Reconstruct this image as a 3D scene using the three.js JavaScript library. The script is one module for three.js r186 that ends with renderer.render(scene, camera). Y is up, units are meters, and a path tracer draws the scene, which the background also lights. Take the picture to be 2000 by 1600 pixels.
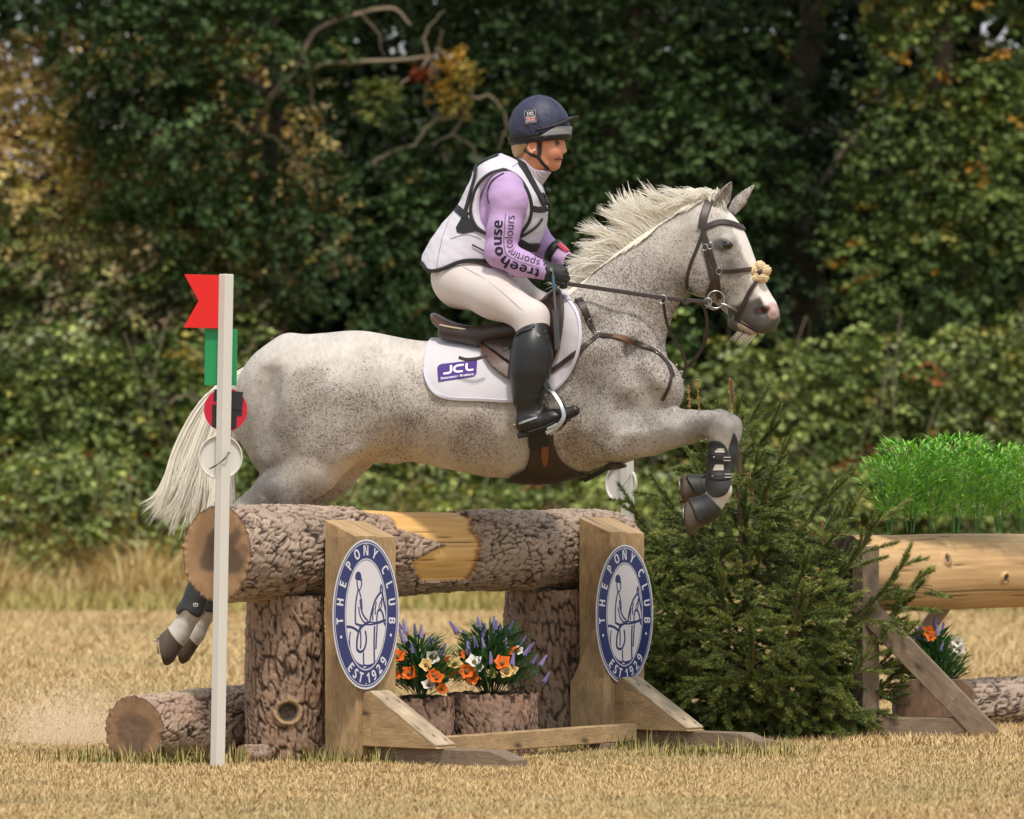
import * as THREE from 'three';
import { mergeGeometries } from 'three/addons/utils/BufferGeometryUtils.js';
import { RoundedBoxGeometry } from 'three/addons/geometries/RoundedBoxGeometry.js';

// ---------------------------------------------------------------- camera, sky, sun, exposure
const scene = new THREE.Scene();
const EYE = 1.1, DIST = 20, SCALE = 490, HORIZON = 929;          // eye height, metres to the jump, photo pixels per metre there, horizon row
const camera = new THREE.PerspectiveCamera(2 * Math.atan(800 / SCALE / DIST) * 180 / Math.PI, 2000 / 1600, 0.5, 400);
camera.position.set(0, EYE, DIST);
camera.lookAt(0, EYE + (HORIZON - 800) / SCALE, 0);
camera.focus = 20.0;
camera.userData.fStop = 4.4;
scene.add(camera);
const SUN = new THREE.Vector3(0.10, 0.82, 0.42).normalize();
{ // hazy bright sky: thin high cloud, whiter toward the sun
  const W = 256, H = 128, d = new Float32Array(W * H * 4), v = new THREE.Vector3();
  for (let j = 0; j < H; j++) for (let i = 0; i < W; i++) {
    const up = ((j + 0.5) / H - 0.5) * Math.PI, a = ((i + 0.5) / W - 0.5) * 2 * Math.PI;
    v.set(Math.cos(a) * Math.cos(up), Math.sin(up), Math.sin(a) * Math.cos(up));
    const t = Math.pow(Math.max(0, v.y), 0.6), g = Math.exp((v.dot(SUN) - 1) * 5) * 0.5, o = (j * W + i) * 4;
    const dn = (v.y < 0 ? 0.35 : 1) * 0.78;
    d[o] = (0.98 - 0.20 * t + g) * dn; d[o + 1] = (0.98 - 0.13 * t + g * 0.97) * dn; d[o + 2] = (0.98 - 0.02 * t + g * 0.9) * dn; d[o + 3] = 1;
  }
  const sky = new THREE.DataTexture(d, W, H, THREE.RGBAFormat, THREE.FloatType);
  sky.mapping = THREE.EquirectangularReflectionMapping; sky.magFilter = THREE.LinearFilter; sky.minFilter = THREE.LinearFilter; sky.needsUpdate = true;
  scene.background = sky; scene.environment = sky;
}
const sun = new THREE.DirectionalLight(0xfff3e4, 2.6);
sun.position.copy(SUN).multiplyScalar(40); scene.add(sun, sun.target);
sun.castShadow = true; sun.shadow.radius = 14; sun.shadow.mapSize.set(4096, 4096);
Object.assign(sun.shadow.camera, { left: -14, right: 14, top: 30, bottom: -12, near: 1, far: 110 });
const renderer = new THREE.WebGLRenderer({ antialias: true });
renderer.toneMapping = THREE.LinearToneMapping; renderer.toneMappingExposure = 1.08;
renderer.shadowMap.enabled = true; renderer.shadowMap.type = THREE.PCFSoftShadowMap;

// ---------------------------------------------------------------- helpers
const V = (x, y, z) => new THREE.Vector3(x, y, z);
const lerp = (a, b, t) => a + (b - a) * t, clamp = (x, a, b) => Math.min(b, Math.max(a, x));
const sstep = (a, b, x) => { const t = clamp((x - a) / (b - a), 0, 1); return t * t * (3 - 2 * t); };
function rng(seed) { let s = seed >>> 0; return () => { s = (s + 0x6d2b79f5) | 0; let t = Math.imul(s ^ (s >>> 15), 1 | s); t = (t + Math.imul(t ^ (t >>> 7), 61 | t)) ^ t; return ((t ^ (t >>> 14)) >>> 0) / 4294967296; }; }
const hsh = (x, y, z) => { let h = Math.imul(x, 374761393) ^ Math.imul(y, 668265263) ^ Math.imul(z, 1274126177); h = Math.imul(h ^ (h >>> 13), 1103515245); return ((h ^ (h >>> 16)) >>> 0) / 4294967296; };
function noise3(x, y, z) { // value noise 0..1
  const i = Math.floor(x), j = Math.floor(y), k = Math.floor(z); let u = x - i, v = y - j, w = z - k;
  u = u * u * (3 - 2 * u); v = v * v * (3 - 2 * v); w = w * w * (3 - 2 * w);
  return lerp(lerp(lerp(hsh(i, j, k), hsh(i + 1, j, k), u), lerp(hsh(i, j + 1, k), hsh(i + 1, j + 1, k), u), v), lerp(lerp(hsh(i, j, k + 1), hsh(i + 1, j, k + 1), u), lerp(hsh(i, j + 1, k + 1), hsh(i + 1, j + 1, k + 1), u), v), w);
}
function noise2(x, y) { const i = Math.floor(x), j = Math.floor(y); let u = x - i, v = y - j; u = u * u * (3 - 2 * u); v = v * v * (3 - 2 * v); return lerp(lerp(hsh(i, j, 7), hsh(i + 1, j, 7), u), lerp(hsh(i, j + 1, 7), hsh(i + 1, j + 1, 7), u), v); }
const fbm2 = (x, y, n = 4) => { let s = 0, a = 0.5, t = 0; for (let i = 0; i < n; i++) { s += a * noise2(x, y); t += a; x = x * 2.03 + 17; y = y * 2.03 + 5; a *= 0.5; } return s / t; };
const fbm3 = (x, y, z, n = 3) => { let s = 0, a = 0.5, t = 0; for (let i = 0; i < n; i++) { s += a * noise3(x, y, z); t += a; x = x * 2.03 + 17; y = y * 2.03 + 5; z = z * 2.03 + 9; a *= 0.5; } return s / t; };
const srgb = (r, g, b) => new THREE.Color().setRGB(r / 255, g / 255, b / 255, THREE.SRGBColorSpace);
const lin = (r, g, b) => new THREE.Color().setRGB(r, g, b);
// a point in the world that stands at depth z (towards the camera) in the direction of photo position (px, py)
const at = (px, py, z = 0) => { const k = (DIST - z) / (SCALE * DIST); return V((px - 1000) * k, EYE + (HORIZON - py) * k, z); };
const onGround = (px, z) => V((px - 1000) * (DIST - z) / (SCALE * DIST), 0, z);
const taken = new Map();
const numbered = (n) => { const k = (taken.get(n) ?? -1) + 1; taken.set(n, k); return k ? n + '_' + String(k).padStart(3, '0') : n; };
function mesh(name, geometry, material, parent) { const m = new THREE.Mesh(geometry, material); m.name = parent && parent !== scene ? name : numbered(name); m.castShadow = m.receiveShadow = true; (parent || scene).add(m); return m; }
function thing(name, label, category, position = V(0, 0, 0), turn = 0, group) {
  const o = new THREE.Group(); o.name = numbered(name); o.position.copy(position); o.rotation.y = turn; o.userData = { label, category }; if (group) o.userData.group = group; scene.add(o); return o;
}
const tag = (o, label, category, group) => { Object.assign(o.userData, { label, category }); if (group) o.userData.group = group; return o; };
const kind = (o, k) => { o.userData.kind = k; return o; };
const std = (color, roughness = 0.8, more = {}) => new THREE.MeshStandardMaterial({ color, roughness, ...more });
const phys = (color, roughness = 0.8, more = {}) => new THREE.MeshPhysicalMaterial({ color, roughness, ...more });
const box = (w, h, d, r = 0.004) => new RoundedBoxGeometry(w, h, d, 2, Math.min(r, w / 2.1, h / 2.1, d / 2.1));
function geo(pos, idx, nor, uv, col) {
  const g = new THREE.BufferGeometry(); g.setAttribute('position', new THREE.Float32BufferAttribute(pos, 3));
  if (uv) g.setAttribute('uv', new THREE.Float32BufferAttribute(uv, 2)); if (col) g.setAttribute('color', new THREE.Float32BufferAttribute(col, 3));
  if (idx) g.setIndex(idx); if (nor) g.setAttribute('normal', new THREE.Float32BufferAttribute(nor, 3)); else g.computeVertexNormals(); return g;
}
function merged(list) { const l = list.map((g) => { const c = g.index ? g.toNonIndexed() : g; for (const k of Object.keys(c.attributes)) if (!['position', 'normal', 'uv', 'color'].includes(k)) c.deleteAttribute(k); return c; }); return mergeGeometries(l); }
function canvasTex(w, h, draw, repeat) {
  const c = document.createElement('canvas'); c.width = w; c.height = h; draw(c.getContext('2d'), w, h);
  const t = new THREE.CanvasTexture(c); t.colorSpace = THREE.SRGBColorSpace; if (repeat) t.wrapS = t.wrapT = THREE.RepeatWrapping; return t;
}
function dataTex(w, h, f, color = true, repeat = true) { // f(x, y) -> [r,g,b] 0..1 (sRGB when color)
  const d = new Uint8Array(w * h * 4);
  for (let j = 0; j < h; j++) for (let i = 0; i < w; i++) { const c = f(i, j), o = (j * w + i) * 4; d[o] = clamp(c[0], 0, 1) * 255; d[o + 1] = clamp(c[1], 0, 1) * 255; d[o + 2] = clamp(c[2], 0, 1) * 255; d[o + 3] = 255; }
  const t = new THREE.DataTexture(d, w, h); if (color) t.colorSpace = THREE.SRGBColorSpace; t.magFilter = t.minFilter = THREE.LinearFilter; if (repeat) t.wrapS = t.wrapT = THREE.RepeatWrapping; t.needsUpdate = true; return t;
}
// tube along points with a radius per point (flat = thickness/width ratio across a given up vector)
function tubeAlong(pts, radius, seg = 6, cap = true) {
  const n = pts.length, pos = [], idx = [], uv = []; const T = V(), N = V(0, 0, 1), B = V(); let len = 0;
  for (let i = 0; i < n; i++) {
    T.subVectors(pts[Math.min(n - 1, i + 1)], pts[Math.max(0, i - 1)]).normalize();
    if (i === 0) { N.set(0.3, 0.2, 1).addScaledVector(T, -T.dot(V(0.3, 0.2, 1))).normalize(); } else N.addScaledVector(T, -T.dot(N)).normalize();
    B.crossVectors(T, N); if (i) len += pts[i].distanceTo(pts[i - 1]);
    const r = typeof radius === 'function' ? radius(i / (n - 1)) : radius;
    for (let k = 0; k <= seg; k++) { const a = k / seg * Math.PI * 2, c = Math.cos(a) * r, s = Math.sin(a) * r; pos.push(pts[i].x + N.x * c + B.x * s, pts[i].y + N.y * c + B.y * s, pts[i].z + N.z * c + B.z * s); uv.push(len, k / seg); }
  }
  for (let i = 0; i < n - 1; i++) for (let k = 0; k < seg; k++) { const a = i * (seg + 1) + k, b = a + seg + 1; idx.push(a, a + 1, b, b, a + 1, b + 1); }
  if (cap) for (const [i, s] of [[0, 1], [n - 1, -1]]) { const c = pos.length / 3; pos.push(pts[i].x, pts[i].y, pts[i].z); uv.push(0, 0); for (let k = 0; k < seg; k++) { const a = i * (seg + 1) + k; s > 0 ? idx.push(c, a + 1, a) : idx.push(c, a, a + 1); } }
  return geo(pos, idx, null, uv);
}
const curve = (pts, n = 24, closed = false) => new THREE.CatmullRomCurve3(pts, closed, 'centripetal').getPoints(n);
const turnTo = (dir, up = V(0, 1, 0)) => { const x = dir.clone().normalize(), z = V().crossVectors(x, up).normalize(), y = V().crossVectors(z, x); return new THREE.Matrix4().makeBasis(x, y, z); };

// ---------------------------------------------------------------- implicit surfaces
const smin = (a, b, k) => { const h = Math.max(k - Math.abs(a - b), 0) / k; return Math.min(a, b) - h * h * k * 0.25; };
const smax = (a, b, k) => -smin(-a, -b, k);
function capsule(a, b, ra, rb) { // round cone between two points
  const bx = b[0] - a[0], by = b[1] - a[1], bz = b[2] - a[2], L = bx * bx + by * by + bz * bz;
  const r = Math.max(ra, rb), f = (x, y, z) => { const px = x - a[0], py = y - a[1], pz = z - a[2]; let t = (px * bx + py * by + pz * bz) / L; t = t < 0 ? 0 : t > 1 ? 1 : t; const dx = px - bx * t, dy = py - by * t, dz = pz - bz * t; return Math.sqrt(dx * dx + dy * dy + dz * dz) - (ra + (rb - ra) * t); };
  f.bb = [0, 1, 2].flatMap((i) => [Math.min(a[i], b[i]) - r, Math.max(a[i], b[i]) + r]); return f;
}
function ellipsoid(c, r, ang = 0, yaw = 0) { // ang turns in the x-y plane, yaw about y afterwards
  const ca = Math.cos(ang), sa = Math.sin(ang), cy = Math.cos(yaw), sy = Math.sin(yaw);
  const f = (x, y, z) => { let px = x - c[0], py = y - c[1], pz = z - c[2]; const qx = cy * px - sy * pz; pz = sy * px + cy * pz; px = ca * qx + sa * py; py = -sa * qx + ca * py;
    px /= r[0]; py /= r[1]; pz /= r[2]; const k0 = Math.sqrt(px * px + py * py + pz * pz); px /= r[0]; py /= r[1]; pz /= r[2]; const k1 = Math.sqrt(px * px + py * py + pz * pz); return k1 < 1e-9 ? -Math.min(r[0], r[1], r[2]) : k0 * (k0 - 1) / k1; };
  const m = Math.max(...r); f.bb = c.flatMap((v) => [v - m, v + m]); return f;
}
function loft(A, dir, up, stations, wz = 0) { // stations [t, up, down, half width] along dir, ellipse sections
  const S = stations, n = S.length, m = 96, t0 = S[0][0], t1 = S[n - 1][0], tab = [];
  for (let i = 0; i <= m; i++) { // monotone-ish cubic resampling
    const t = lerp(t0, t1, i / m); let k = 0; while (k < n - 2 && t > S[k + 1][0]) k++;
    const a = S[k], b = S[k + 1], p = S[Math.max(0, k - 1)], q = S[Math.min(n - 1, k + 2)], h = b[0] - a[0], f = (t - a[0]) / h, f2 = f * f, f3 = f2 * f, r = [];
    for (let c = 1; c < 4; c++) { const ma = (b[c] - p[c]) / (b[0] - p[0] || 1) * h, mb = (q[c] - a[c]) / (q[0] - a[0] || 1) * h; r.push((2 * f3 - 3 * f2 + 1) * a[c] + (f3 - 2 * f2 + f) * ma + (-2 * f3 + 3 * f2) * b[c] + (f3 - f2) * mb); }
    tab.push(r);
  }
  return (x, y, z) => {
    const px = x - A[0], py = y - A[1]; const t = px * dir[0] + py * dir[1]; let v = px * up[0] + py * up[1], w = z - wz;
    const tc = t < t0 ? t0 : t > t1 ? t1 : t, f = (tc - t0) / (t1 - t0) * m, i = Math.min(m - 1, f | 0), g = f - i, a = tab[i], b = tab[i + 1];
    const u = a[0] + (b[0] - a[0]) * g, d = a[1] + (b[1] - a[1]) * g, hw = a[2] + (b[2] - a[2]) * g, h = (u + d) / 2; v -= (u - d) / 2;
    let X = v / h, Y = w / hw; const k0 = Math.sqrt(X * X + Y * Y); X /= h; Y /= hw; const k1 = Math.sqrt(X * X + Y * Y); let D = k1 < 1e-9 ? -Math.min(h, hw) : k0 * (k0 - 1) / k1;
    const e = t - tc; if (e !== 0) D = D > 0 ? Math.sqrt(D * D + e * e) : Math.max(D, Math.abs(e)); return D;
  };
}
// smooth union of many pieces [blend, f], and pieces to carve out; pieces far from a point are skipped
function blend(parts, cuts = [], base = null) {
  const box = (l) => l.map(([k, f]) => [k, f, (f.bb || [-9, 9, -9, 9, -9, 9]).map((v, i) => v + (i % 2 ? 1 : -1) * (k + 0.07))]), P = box(parts), C = box(cuts);
  return (x, y, z) => {
    let d = base ? base(x, y, z) : 1;
    for (let i = 0; i < P.length; i++) { const q = P[i], b = q[2]; if (x < b[0] || x > b[1] || y < b[2] || y > b[3] || z < b[4] || z > b[5]) continue; d = smin(d, q[1](x, y, z), q[0]); }
    if (d < 0.12 && d > -0.12) for (let i = 0; i < C.length; i++) { const q = C[i], b = q[2]; if (x < b[0] || x > b[1] || y < b[2] || y > b[3] || z < b[4] || z > b[5]) continue; d = smax(d, -q[1](x, y, z), q[0]); }
    return d;
  };
}
function poly2(pts) { // signed distance to a polygon in x-y (negative inside)
  const n = pts.length;
  return (x, y) => { let d = 1e9, s = 1; for (let i = 0, j = n - 1; i < n; j = i++) { const ax = pts[i][0], ay = pts[i][1], ex = pts[j][0] - ax, ey = pts[j][1] - ay, wx = x - ax, wy = y - ay, t = clamp((wx * ex + wy * ey) / (ex * ex + ey * ey), 0, 1), bx = wx - ex * t, by = wy - ey * t; d = Math.min(d, bx * bx + by * by); const c1 = y >= ay, c2 = y < pts[j][1], c3 = ex * wy > ey * wx; if ((c1 && c2 && c3) || (!c1 && !c2 && !c3)) s = -s; } return s * Math.sqrt(d); };
}
function surfaceNet(f, lo, hi, h, uvf, nf) { // naive surface nets, evaluated only near the surface; vertices pulled onto the surface
  const nx = Math.ceil((hi[0] - lo[0]) / h) + 1, ny = Math.ceil((hi[1] - lo[1]) / h) + 1, nz = Math.ceil((hi[2] - lo[2]) / h) + 1, val = new Float32Array(nx * ny * nz), B = 4, lim = h * B * 0.87 * 1.9;
  for (let k = 0; k < nz; k += B) for (let j = 0; j < ny; j += B) for (let i = 0; i < nx; i += B) {
    const d = f(lo[0] + (i + 1.5) * h, lo[1] + (j + 1.5) * h, lo[2] + (k + 1.5) * h), ie = Math.min(nx, i + B), je = Math.min(ny, j + B), ke = Math.min(nz, k + B);
    const far = Math.abs(d) > lim;
    for (let c = k; c < ke; c++) for (let b = j; b < je; b++) { let o = (c * ny + b) * nx + i; for (let a = i; a < ie; a++, o++) val[o] = far ? d : f(lo[0] + a * h, lo[1] + b * h, lo[2] + c * h); }
  }
  const pos = [], idx = [], id = new Map(), sx = 1, sy = nx, sz = nx * ny, offs = [0, sx, sy, sx + sy, sz, sx + sz, sy + sz, sx + sy + sz];
  const E = [[0, 1], [2, 3], [4, 5], [6, 7], [0, 2], [1, 3], [4, 6], [5, 7], [0, 4], [1, 5], [2, 6], [3, 7]];
  for (let k = 0; k < nz - 1; k++) for (let j = 0; j < ny - 1; j++) { let o = (k * ny + j) * nx; for (let i = 0; i < nx - 1; i++, o++) {
    let s = 0; for (let c = 0; c < 8; c++) s += val[o + offs[c]] < 0 ? 1 : 0; if (s === 0 || s === 8) continue;
    let X = 0, Y = 0, Z = 0, n = 0;
    for (const [a, b] of E) { const va = val[o + offs[a]], vb = val[o + offs[b]]; if ((va < 0) === (vb < 0)) continue; const t = va / (va - vb); X += lerp(a & 1, b & 1, t); Y += lerp((a >> 1) & 1, (b >> 1) & 1, t); Z += lerp(a >> 2, b >> 2, t); n++; }
    id.set(o, pos.length / 3); pos.push(lo[0] + (i + X / n) * h, lo[1] + (j + Y / n) * h, lo[2] + (k + Z / n) * h);
  } }
  const quad = (a, b, c, d, flip) => flip ? idx.push(a, c, b, b, c, d) : idx.push(a, b, c, b, d, c);
  for (let k = 1; k < nz - 1; k++) for (let j = 1; j < ny - 1; j++) { let o = (k * ny + j) * nx + 1; for (let i = 1; i < nx - 1; i++, o++) {
    const a = val[o] < 0;
    if (a !== (val[o + sx] < 0)) quad(id.get(o - sy - sz), id.get(o - sz), id.get(o - sy), id.get(o), !a);
    if (a !== (val[o + sy] < 0)) quad(id.get(o - sx - sz), id.get(o - sx), id.get(o - sz), id.get(o), !a);
    if (a !== (val[o + sz] < 0)) quad(id.get(o - sx - sy), id.get(o - sy), id.get(o - sx), id.get(o), !a);
  } }
  const nor = new Float32Array(pos.length), e = h * 0.5, g = nf || f, uv = uvf ? [] : null;
  for (let i = 0; i < pos.length; i += 3) {
    let x = pos[i], y = pos[i + 1], z = pos[i + 2];
    let gx = f(x + e, y, z) - f(x - e, y, z), gy = f(x, y + e, z) - f(x, y - e, z), gz = f(x, y, z + e) - f(x, y, z - e), l = Math.sqrt(gx * gx + gy * gy + gz * gz) || 1;
    const q = clamp(f(x, y, z) / Math.max(l / (2 * e), 0.5), -h * 0.6, h * 0.6) / l; x -= gx * q; y -= gy * q; z -= gz * q; pos[i] = x; pos[i + 1] = y; pos[i + 2] = z;
    gx = g(x + e, y, z) - g(x - e, y, z); gy = g(x, y + e, z) - g(x, y - e, z); gz = g(x, y, z + e) - g(x, y, z - e); l = Math.sqrt(gx * gx + gy * gy + gz * gz) || 1;
    nor[i] = gx / l; nor[i + 1] = gy / l; nor[i + 2] = gz / l; if (uv) uv.push(...uvf(x, y, z));
  }
  return geo(pos, idx, nor, uv);
}
// ---------------------------------------------------------------- ground and grass
{
  const tex = dataTex(1024, 1024, (i, j) => { const n = fbm2(i / 40, j / 40, 4), f = fbm2(i / 3, j / 3, 2), g = fbm2(i / 90 + 30, j / 90, 3); const v = .55 + .5 * f; return [(.60 + .14 * n) * v, (.49 + .12 * n + .05 * (g - .5)) * v, (.28 + .08 * n) * v]; });
  tex.repeat.set(60, 60);
  const g = new THREE.PlaneGeometry(300, 300, 1, 1).rotateX(-Math.PI / 2); g.translate(0, 0, -100);
  kind(mesh('ground', g, std(0xffffff, .95, { map: tex })), 'structure');
}
function scatter(name, geometry, material, list, parent) { // list of [x, y, z, scale, turn, color, tiltX, tiltZ, scaleY]
  const im = new THREE.InstancedMesh(geometry, material, list.length), q = new THREE.Object3D();
  list.forEach(([x, y, z, s, a, c, tx = 0, tz = 0, sy = 1], i) => { q.position.set(x, y, z); q.rotation.set(tx, a, tz, 'YXZ'); q.scale.set(s, s * sy, s); q.updateMatrix(); im.setMatrixAt(i, q.matrix); if (c) im.setColorAt(i, c); });
  im.name = parent ? name : numbered(name); im.castShadow = im.receiveShadow = true; im.userData.kind = 'stuff'; (parent || scene).add(im); return im;
}
// grass blades as tapering bent strips joined into one mesh; each blade [x, z, height, width, lean, colour]
function blades(name, material, list, seg, seed) {
  const r = rng(seed), n = list.length, vp = seg * 2 + 1, P = new Float32Array(n * vp * 3), N = new Float32Array(n * vp * 3), K = new Float32Array(n * vp * 3), I = new Uint32Array(n * (seg * 2 - 1) * 3); let q = 0;
  list.forEach(([x, z, h, w, l, c], i) => {
    const b = r() * 6.283, dx = Math.cos(b), dz = Math.sin(b), o = i * vp;
    for (let k = 0; k < vp; k++) { const lev = Math.floor(k / 2), t = lev / seg, s = k === vp - 1 ? 0 : k % 2 ? 1 : -1, ww = w * (1 - .6 * t), j = (o + k) * 3, f = l * h * t * t; P[j] = x + dx * f - dz * ww * s; P[j + 1] = h * t * (1 - .25 * l * t) - .003; P[j + 2] = z + dz * f + dx * ww * s; N[j] = dx * .35 * s; N[j + 1] = .9; N[j + 2] = .3; K[j] = c.r; K[j + 1] = c.g; K[j + 2] = c.b; }
    for (let k = 0; k < seg; k++) { const a = o + k * 2; I[q++] = a; I[q++] = a + 1; I[q++] = a + 2; if (k < seg - 1) { I[q++] = a + 2; I[q++] = a + 1; I[q++] = a + 3; } }
  });
  const g = new THREE.BufferGeometry(); g.setAttribute('position', new THREE.BufferAttribute(P, 3)); g.setAttribute('normal', new THREE.BufferAttribute(N, 3)); g.setAttribute('color', new THREE.BufferAttribute(K, 3)); g.setIndex(new THREE.BufferAttribute(I, 1));
  return kind(mesh(name, g, material), 'stuff');
}
{
  const mat = std(0xffffff, .8, { side: THREE.DoubleSide, vertexColors: true }), r = rng(21), straw = lin(.62, .42, .165), tan = lin(.46, .27, .095), green = lin(.24, .25, .075), pale = lin(.78, .62, .37);
  const tone = (x, z, extra = 0) => { const n = fbm2(x * 1.3 + 50, z * .9 + 20, 3), m = fbm2(x * .5 + 9, z * .35, 3), c = straw.clone().lerp(tan, clamp((m - .35) * 1.8, 0, 1) * .8); c.lerp(green, clamp((n - .54) * 3.2 + extra, 0, .75) * (r() < .75 ? 1 : .2)); c.lerp(pale, .12 + r() * .5); return c.multiplyScalar(.8 + .4 * r()); };
  const field = (z1, z0, den, hs, ws, side) => { const half = (z) => (DIST - z) * .104 + side, n = Math.round((z1 - z0) * (half(z0) + half(z1)) * den), L = []; for (let i = 0; i < n; i++) { const z = lerp(z0, z1, r()), x = (r() * 2 - 1) * half(z), cl = noise2(x * 9, z * 9); const jump = Math.exp(-(((z - .75 + x * 1.1) / .55) ** 2)) * .35 * (x > -1.7 && x < 1.2 ? 1 : 0); L.push([x, z, hs * (.45 + .5 * r() + .7 * cl), ws * (.6 + .8 * r()), .4 + 1.3 * r(), tone(x, z, jump)]); } return L; };
  tag(blades('mown_grass', mat, field(4.4, -.4, 5400, .021, .0010, .25), 2, 1), 'short sun-bleached grass around the log jump', 'grass');
  tag(blades('field_grass', mat, [...field(-.4, -7, 2200, .034, .0018, .3), ...field(-7, -23.4, 1000, .042, .0027, .4)], 1, 2), 'dry yellow mown field stretching back to the hedge', 'grass');
  const G = [], L = [], T = [];
  for (let i = 0; i < 26000; i++) { const z = lerp(-23.8, -20.4, Math.pow(r(), .7)), x = (r() * 2 - 1) * 5.6; G.push([x, z, .08 + .14 * r(), .005, 1.2 * r(), lin(.36, .36, .10).lerp(straw, Math.pow(r(), 1.4) * .8).multiplyScalar(.7 + .5 * r())]); }
  for (let i = 0; i < 42000; i++) { const z = lerp(-25.4, -22.3, r()), x = (r() * 2 - 1) * 5.8, n = fbm2(x * 1.1, z, 2), deep = (-22.3 - z) / 3; L.push([x, z, (x > 2.2 ? .7 : 1) * (.34 + .7 * r() * r() + .15 * r()) * (.25 + .55 * deep + 1.3 * Math.pow(fbm2(x * 2.3 + 7, z * 1.4, 3), 1.5)), .0035 + .003 * r(), .3 + 1.1 * r(), lin(.86, .66, .34).lerp(lin(.42, .38, .13), clamp(n * 1.8 - .4, 0, 1) * r()).multiplyScalar(.65 + .65 * r())]); }
  const feet = [[-1.19, .82], [-1.35, .85], [-.7, .7], [-.5, .75], [.2, -.3], [.45, -.2], [.75, .25], [-1.6, .7], [.95, .2]]; for (let i = 0; i < 2600; i++) { const f = feet[i % feet.length], x = f[0] + (r() + r() - 1) * .28, z = f[1] + (r() + r() - 1) * .16; T.push([x, z, .03 + .09 * r() * r(), .0024, .9 * r(), mix2(lin(.16, .22, .05), straw, r() * .8).multiplyScalar(.7 + .5 * r())]); }
  tag(blades('grass_verge', mat, G, 1, 5), 'greenish grass strip at the far edge of the field', 'grass');
  tag(blades('long_dry_grass', mat, L, 2, 6), 'tall pale dry grass along the foot of the bramble bank', 'grass');
  tag(blades('grass_tufts', mat, T, 2, 7), 'longer green grass tufts uncut around the jump timbers', 'grass');
}
function mix2(a, b, t) { return a.clone().lerp(b, t); }
// ---------------------------------------------------------------- bramble bank and trees
function spray(seed, n, len, leaf, width, droop = .3, cup = .25) { // leafy twig: folded leaves set along a short stem
  const r = rng(seed), pos = [], idx = [], col = [], p = V(), d = V(), s = V(), u = V();
  for (let i = 0; i < n; i++) {
    const t = (i + .5) / n, a = i * 2.4 + r() * .9, L = leaf * (.65 + .6 * r()), w = L * width * (.8 + .4 * r());
    p.set((t - .5) * len, (r() - .5) * .04 - droop * len * t * t, (r() - .5) * .05); d.set(.5 + r() * .4, Math.sin(a) * .55 - .25, Math.cos(a)).normalize(); s.set(r() - .5, .9, r() - .5).cross(d).normalize(); u.crossVectors(d, s).normalize(); if (u.y < 0) u.negate();
    const b = p.clone().addScaledVector(d, L * .15), tip = b.clone().addScaledVector(d, L).addScaledVector(u, -L * .22), mid = b.clone().addScaledVector(d, L * .5), l = mid.clone().addScaledVector(s, w).addScaledVector(u, L * cup * .4), q = mid.clone().addScaledVector(s, -w).addScaledVector(u, L * cup * .4), o = pos.length / 3, c = .7 + .6 * r(), y = (r() - .5) * .25;
    for (const v of [b, l, tip, q]) { pos.push(v.x, v.y, v.z); col.push(c + y, c, c - y * .6); } idx.push(o, o + 1, o + 2, o, o + 2, o + 3);
  }
  return { pos, idx, col };
}
const leafMat = (rough = .55) => phys(0xffffff, rough, { side: THREE.DoubleSide, vertexColors: true, specularIntensity: .5 });
const SPRAYS = { broad: spray(1, 9, .36, .13, .36), ivy: spray(2, 13, .30, .068, .44), bramble: spray(3, 11, .30, .078, .42, .5), fine: spray(4, 15, .30, .055, .38) };
const LEAF = leafMat(), BARKM = std(lin(.11, .085, .06), .9), TWIG = std(lin(.24, .19, .13), .85);
// leaf sprays through a set of lobes [px, py, z, rx, ry, rz] (photo place and depth, radii in metres)
function crownOf(parent, lobes, count, kindOf, palette, seed, { shell = .55, size = 1, holes = [], lift = 0 } = {}) {
  const r = rng(seed), list = [], base = parent.position, vol = lobes.map(([, , , a, b, c]) => Math.pow(a * b * c, .67)), sum = vol.reduce((a, b) => a + b, 0);
  lobes.forEach(([px, py, z, rx, ry, rz], li) => {
    const c = at(px, py, z), n = Math.round(count * .68 * vol[li] / sum);
    for (let i = 0; i < n; i++) {
      const th = r() * 6.283, cz = r() * 2 - 1, sx = Math.sqrt(1 - cz * cz), dir = V(sx * Math.cos(th), cz, sx * Math.sin(th)), rad = r() < shell ? .86 + .18 * r() : Math.cbrt(r());
      if (dir.z < 0 && r() < .8) continue;
      const bump = .78 + .5 * fbm3(dir.x * 2.2 + li * 9, dir.y * 2.2 + seed, dir.z * 2.2, 3), p = V(c.x + dir.x * rx * rad * bump, c.y + dir.y * ry * rad * bump, c.z + dir.z * rz * rad * bump); if (p.y < .05 + lift) continue;
      const k = SCALE * DIST / (DIST - p.z), sxp = 1000 + p.x * k, syp = HORIZON - (p.y - EYE) * k; if (holes.some(([hx, hy, hr]) => Math.hypot(sxp - hx, syp - hy) < hr * (.6 + .8 * r()))) continue;
      const patch = fbm3(p.x * 1.3 + seed, p.y * 1.3, p.z * 1.3, 2), col = palette(r, patch, p).multiplyScalar(.75 + .5 * r());
      list.push([p.x - base.x, p.y - base.y, p.z - base.z, size * (.7 + .65 * r()), Math.atan2(-dir.z, dir.x) + (r() - .5) * 2.2, col, (r() - .5) * .9, dir.y * .5 + (r() - .5) * .8]);
    }
  });
  return foliage('crown', SPRAYS[kindOf], LEAF, list, parent);
}
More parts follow.
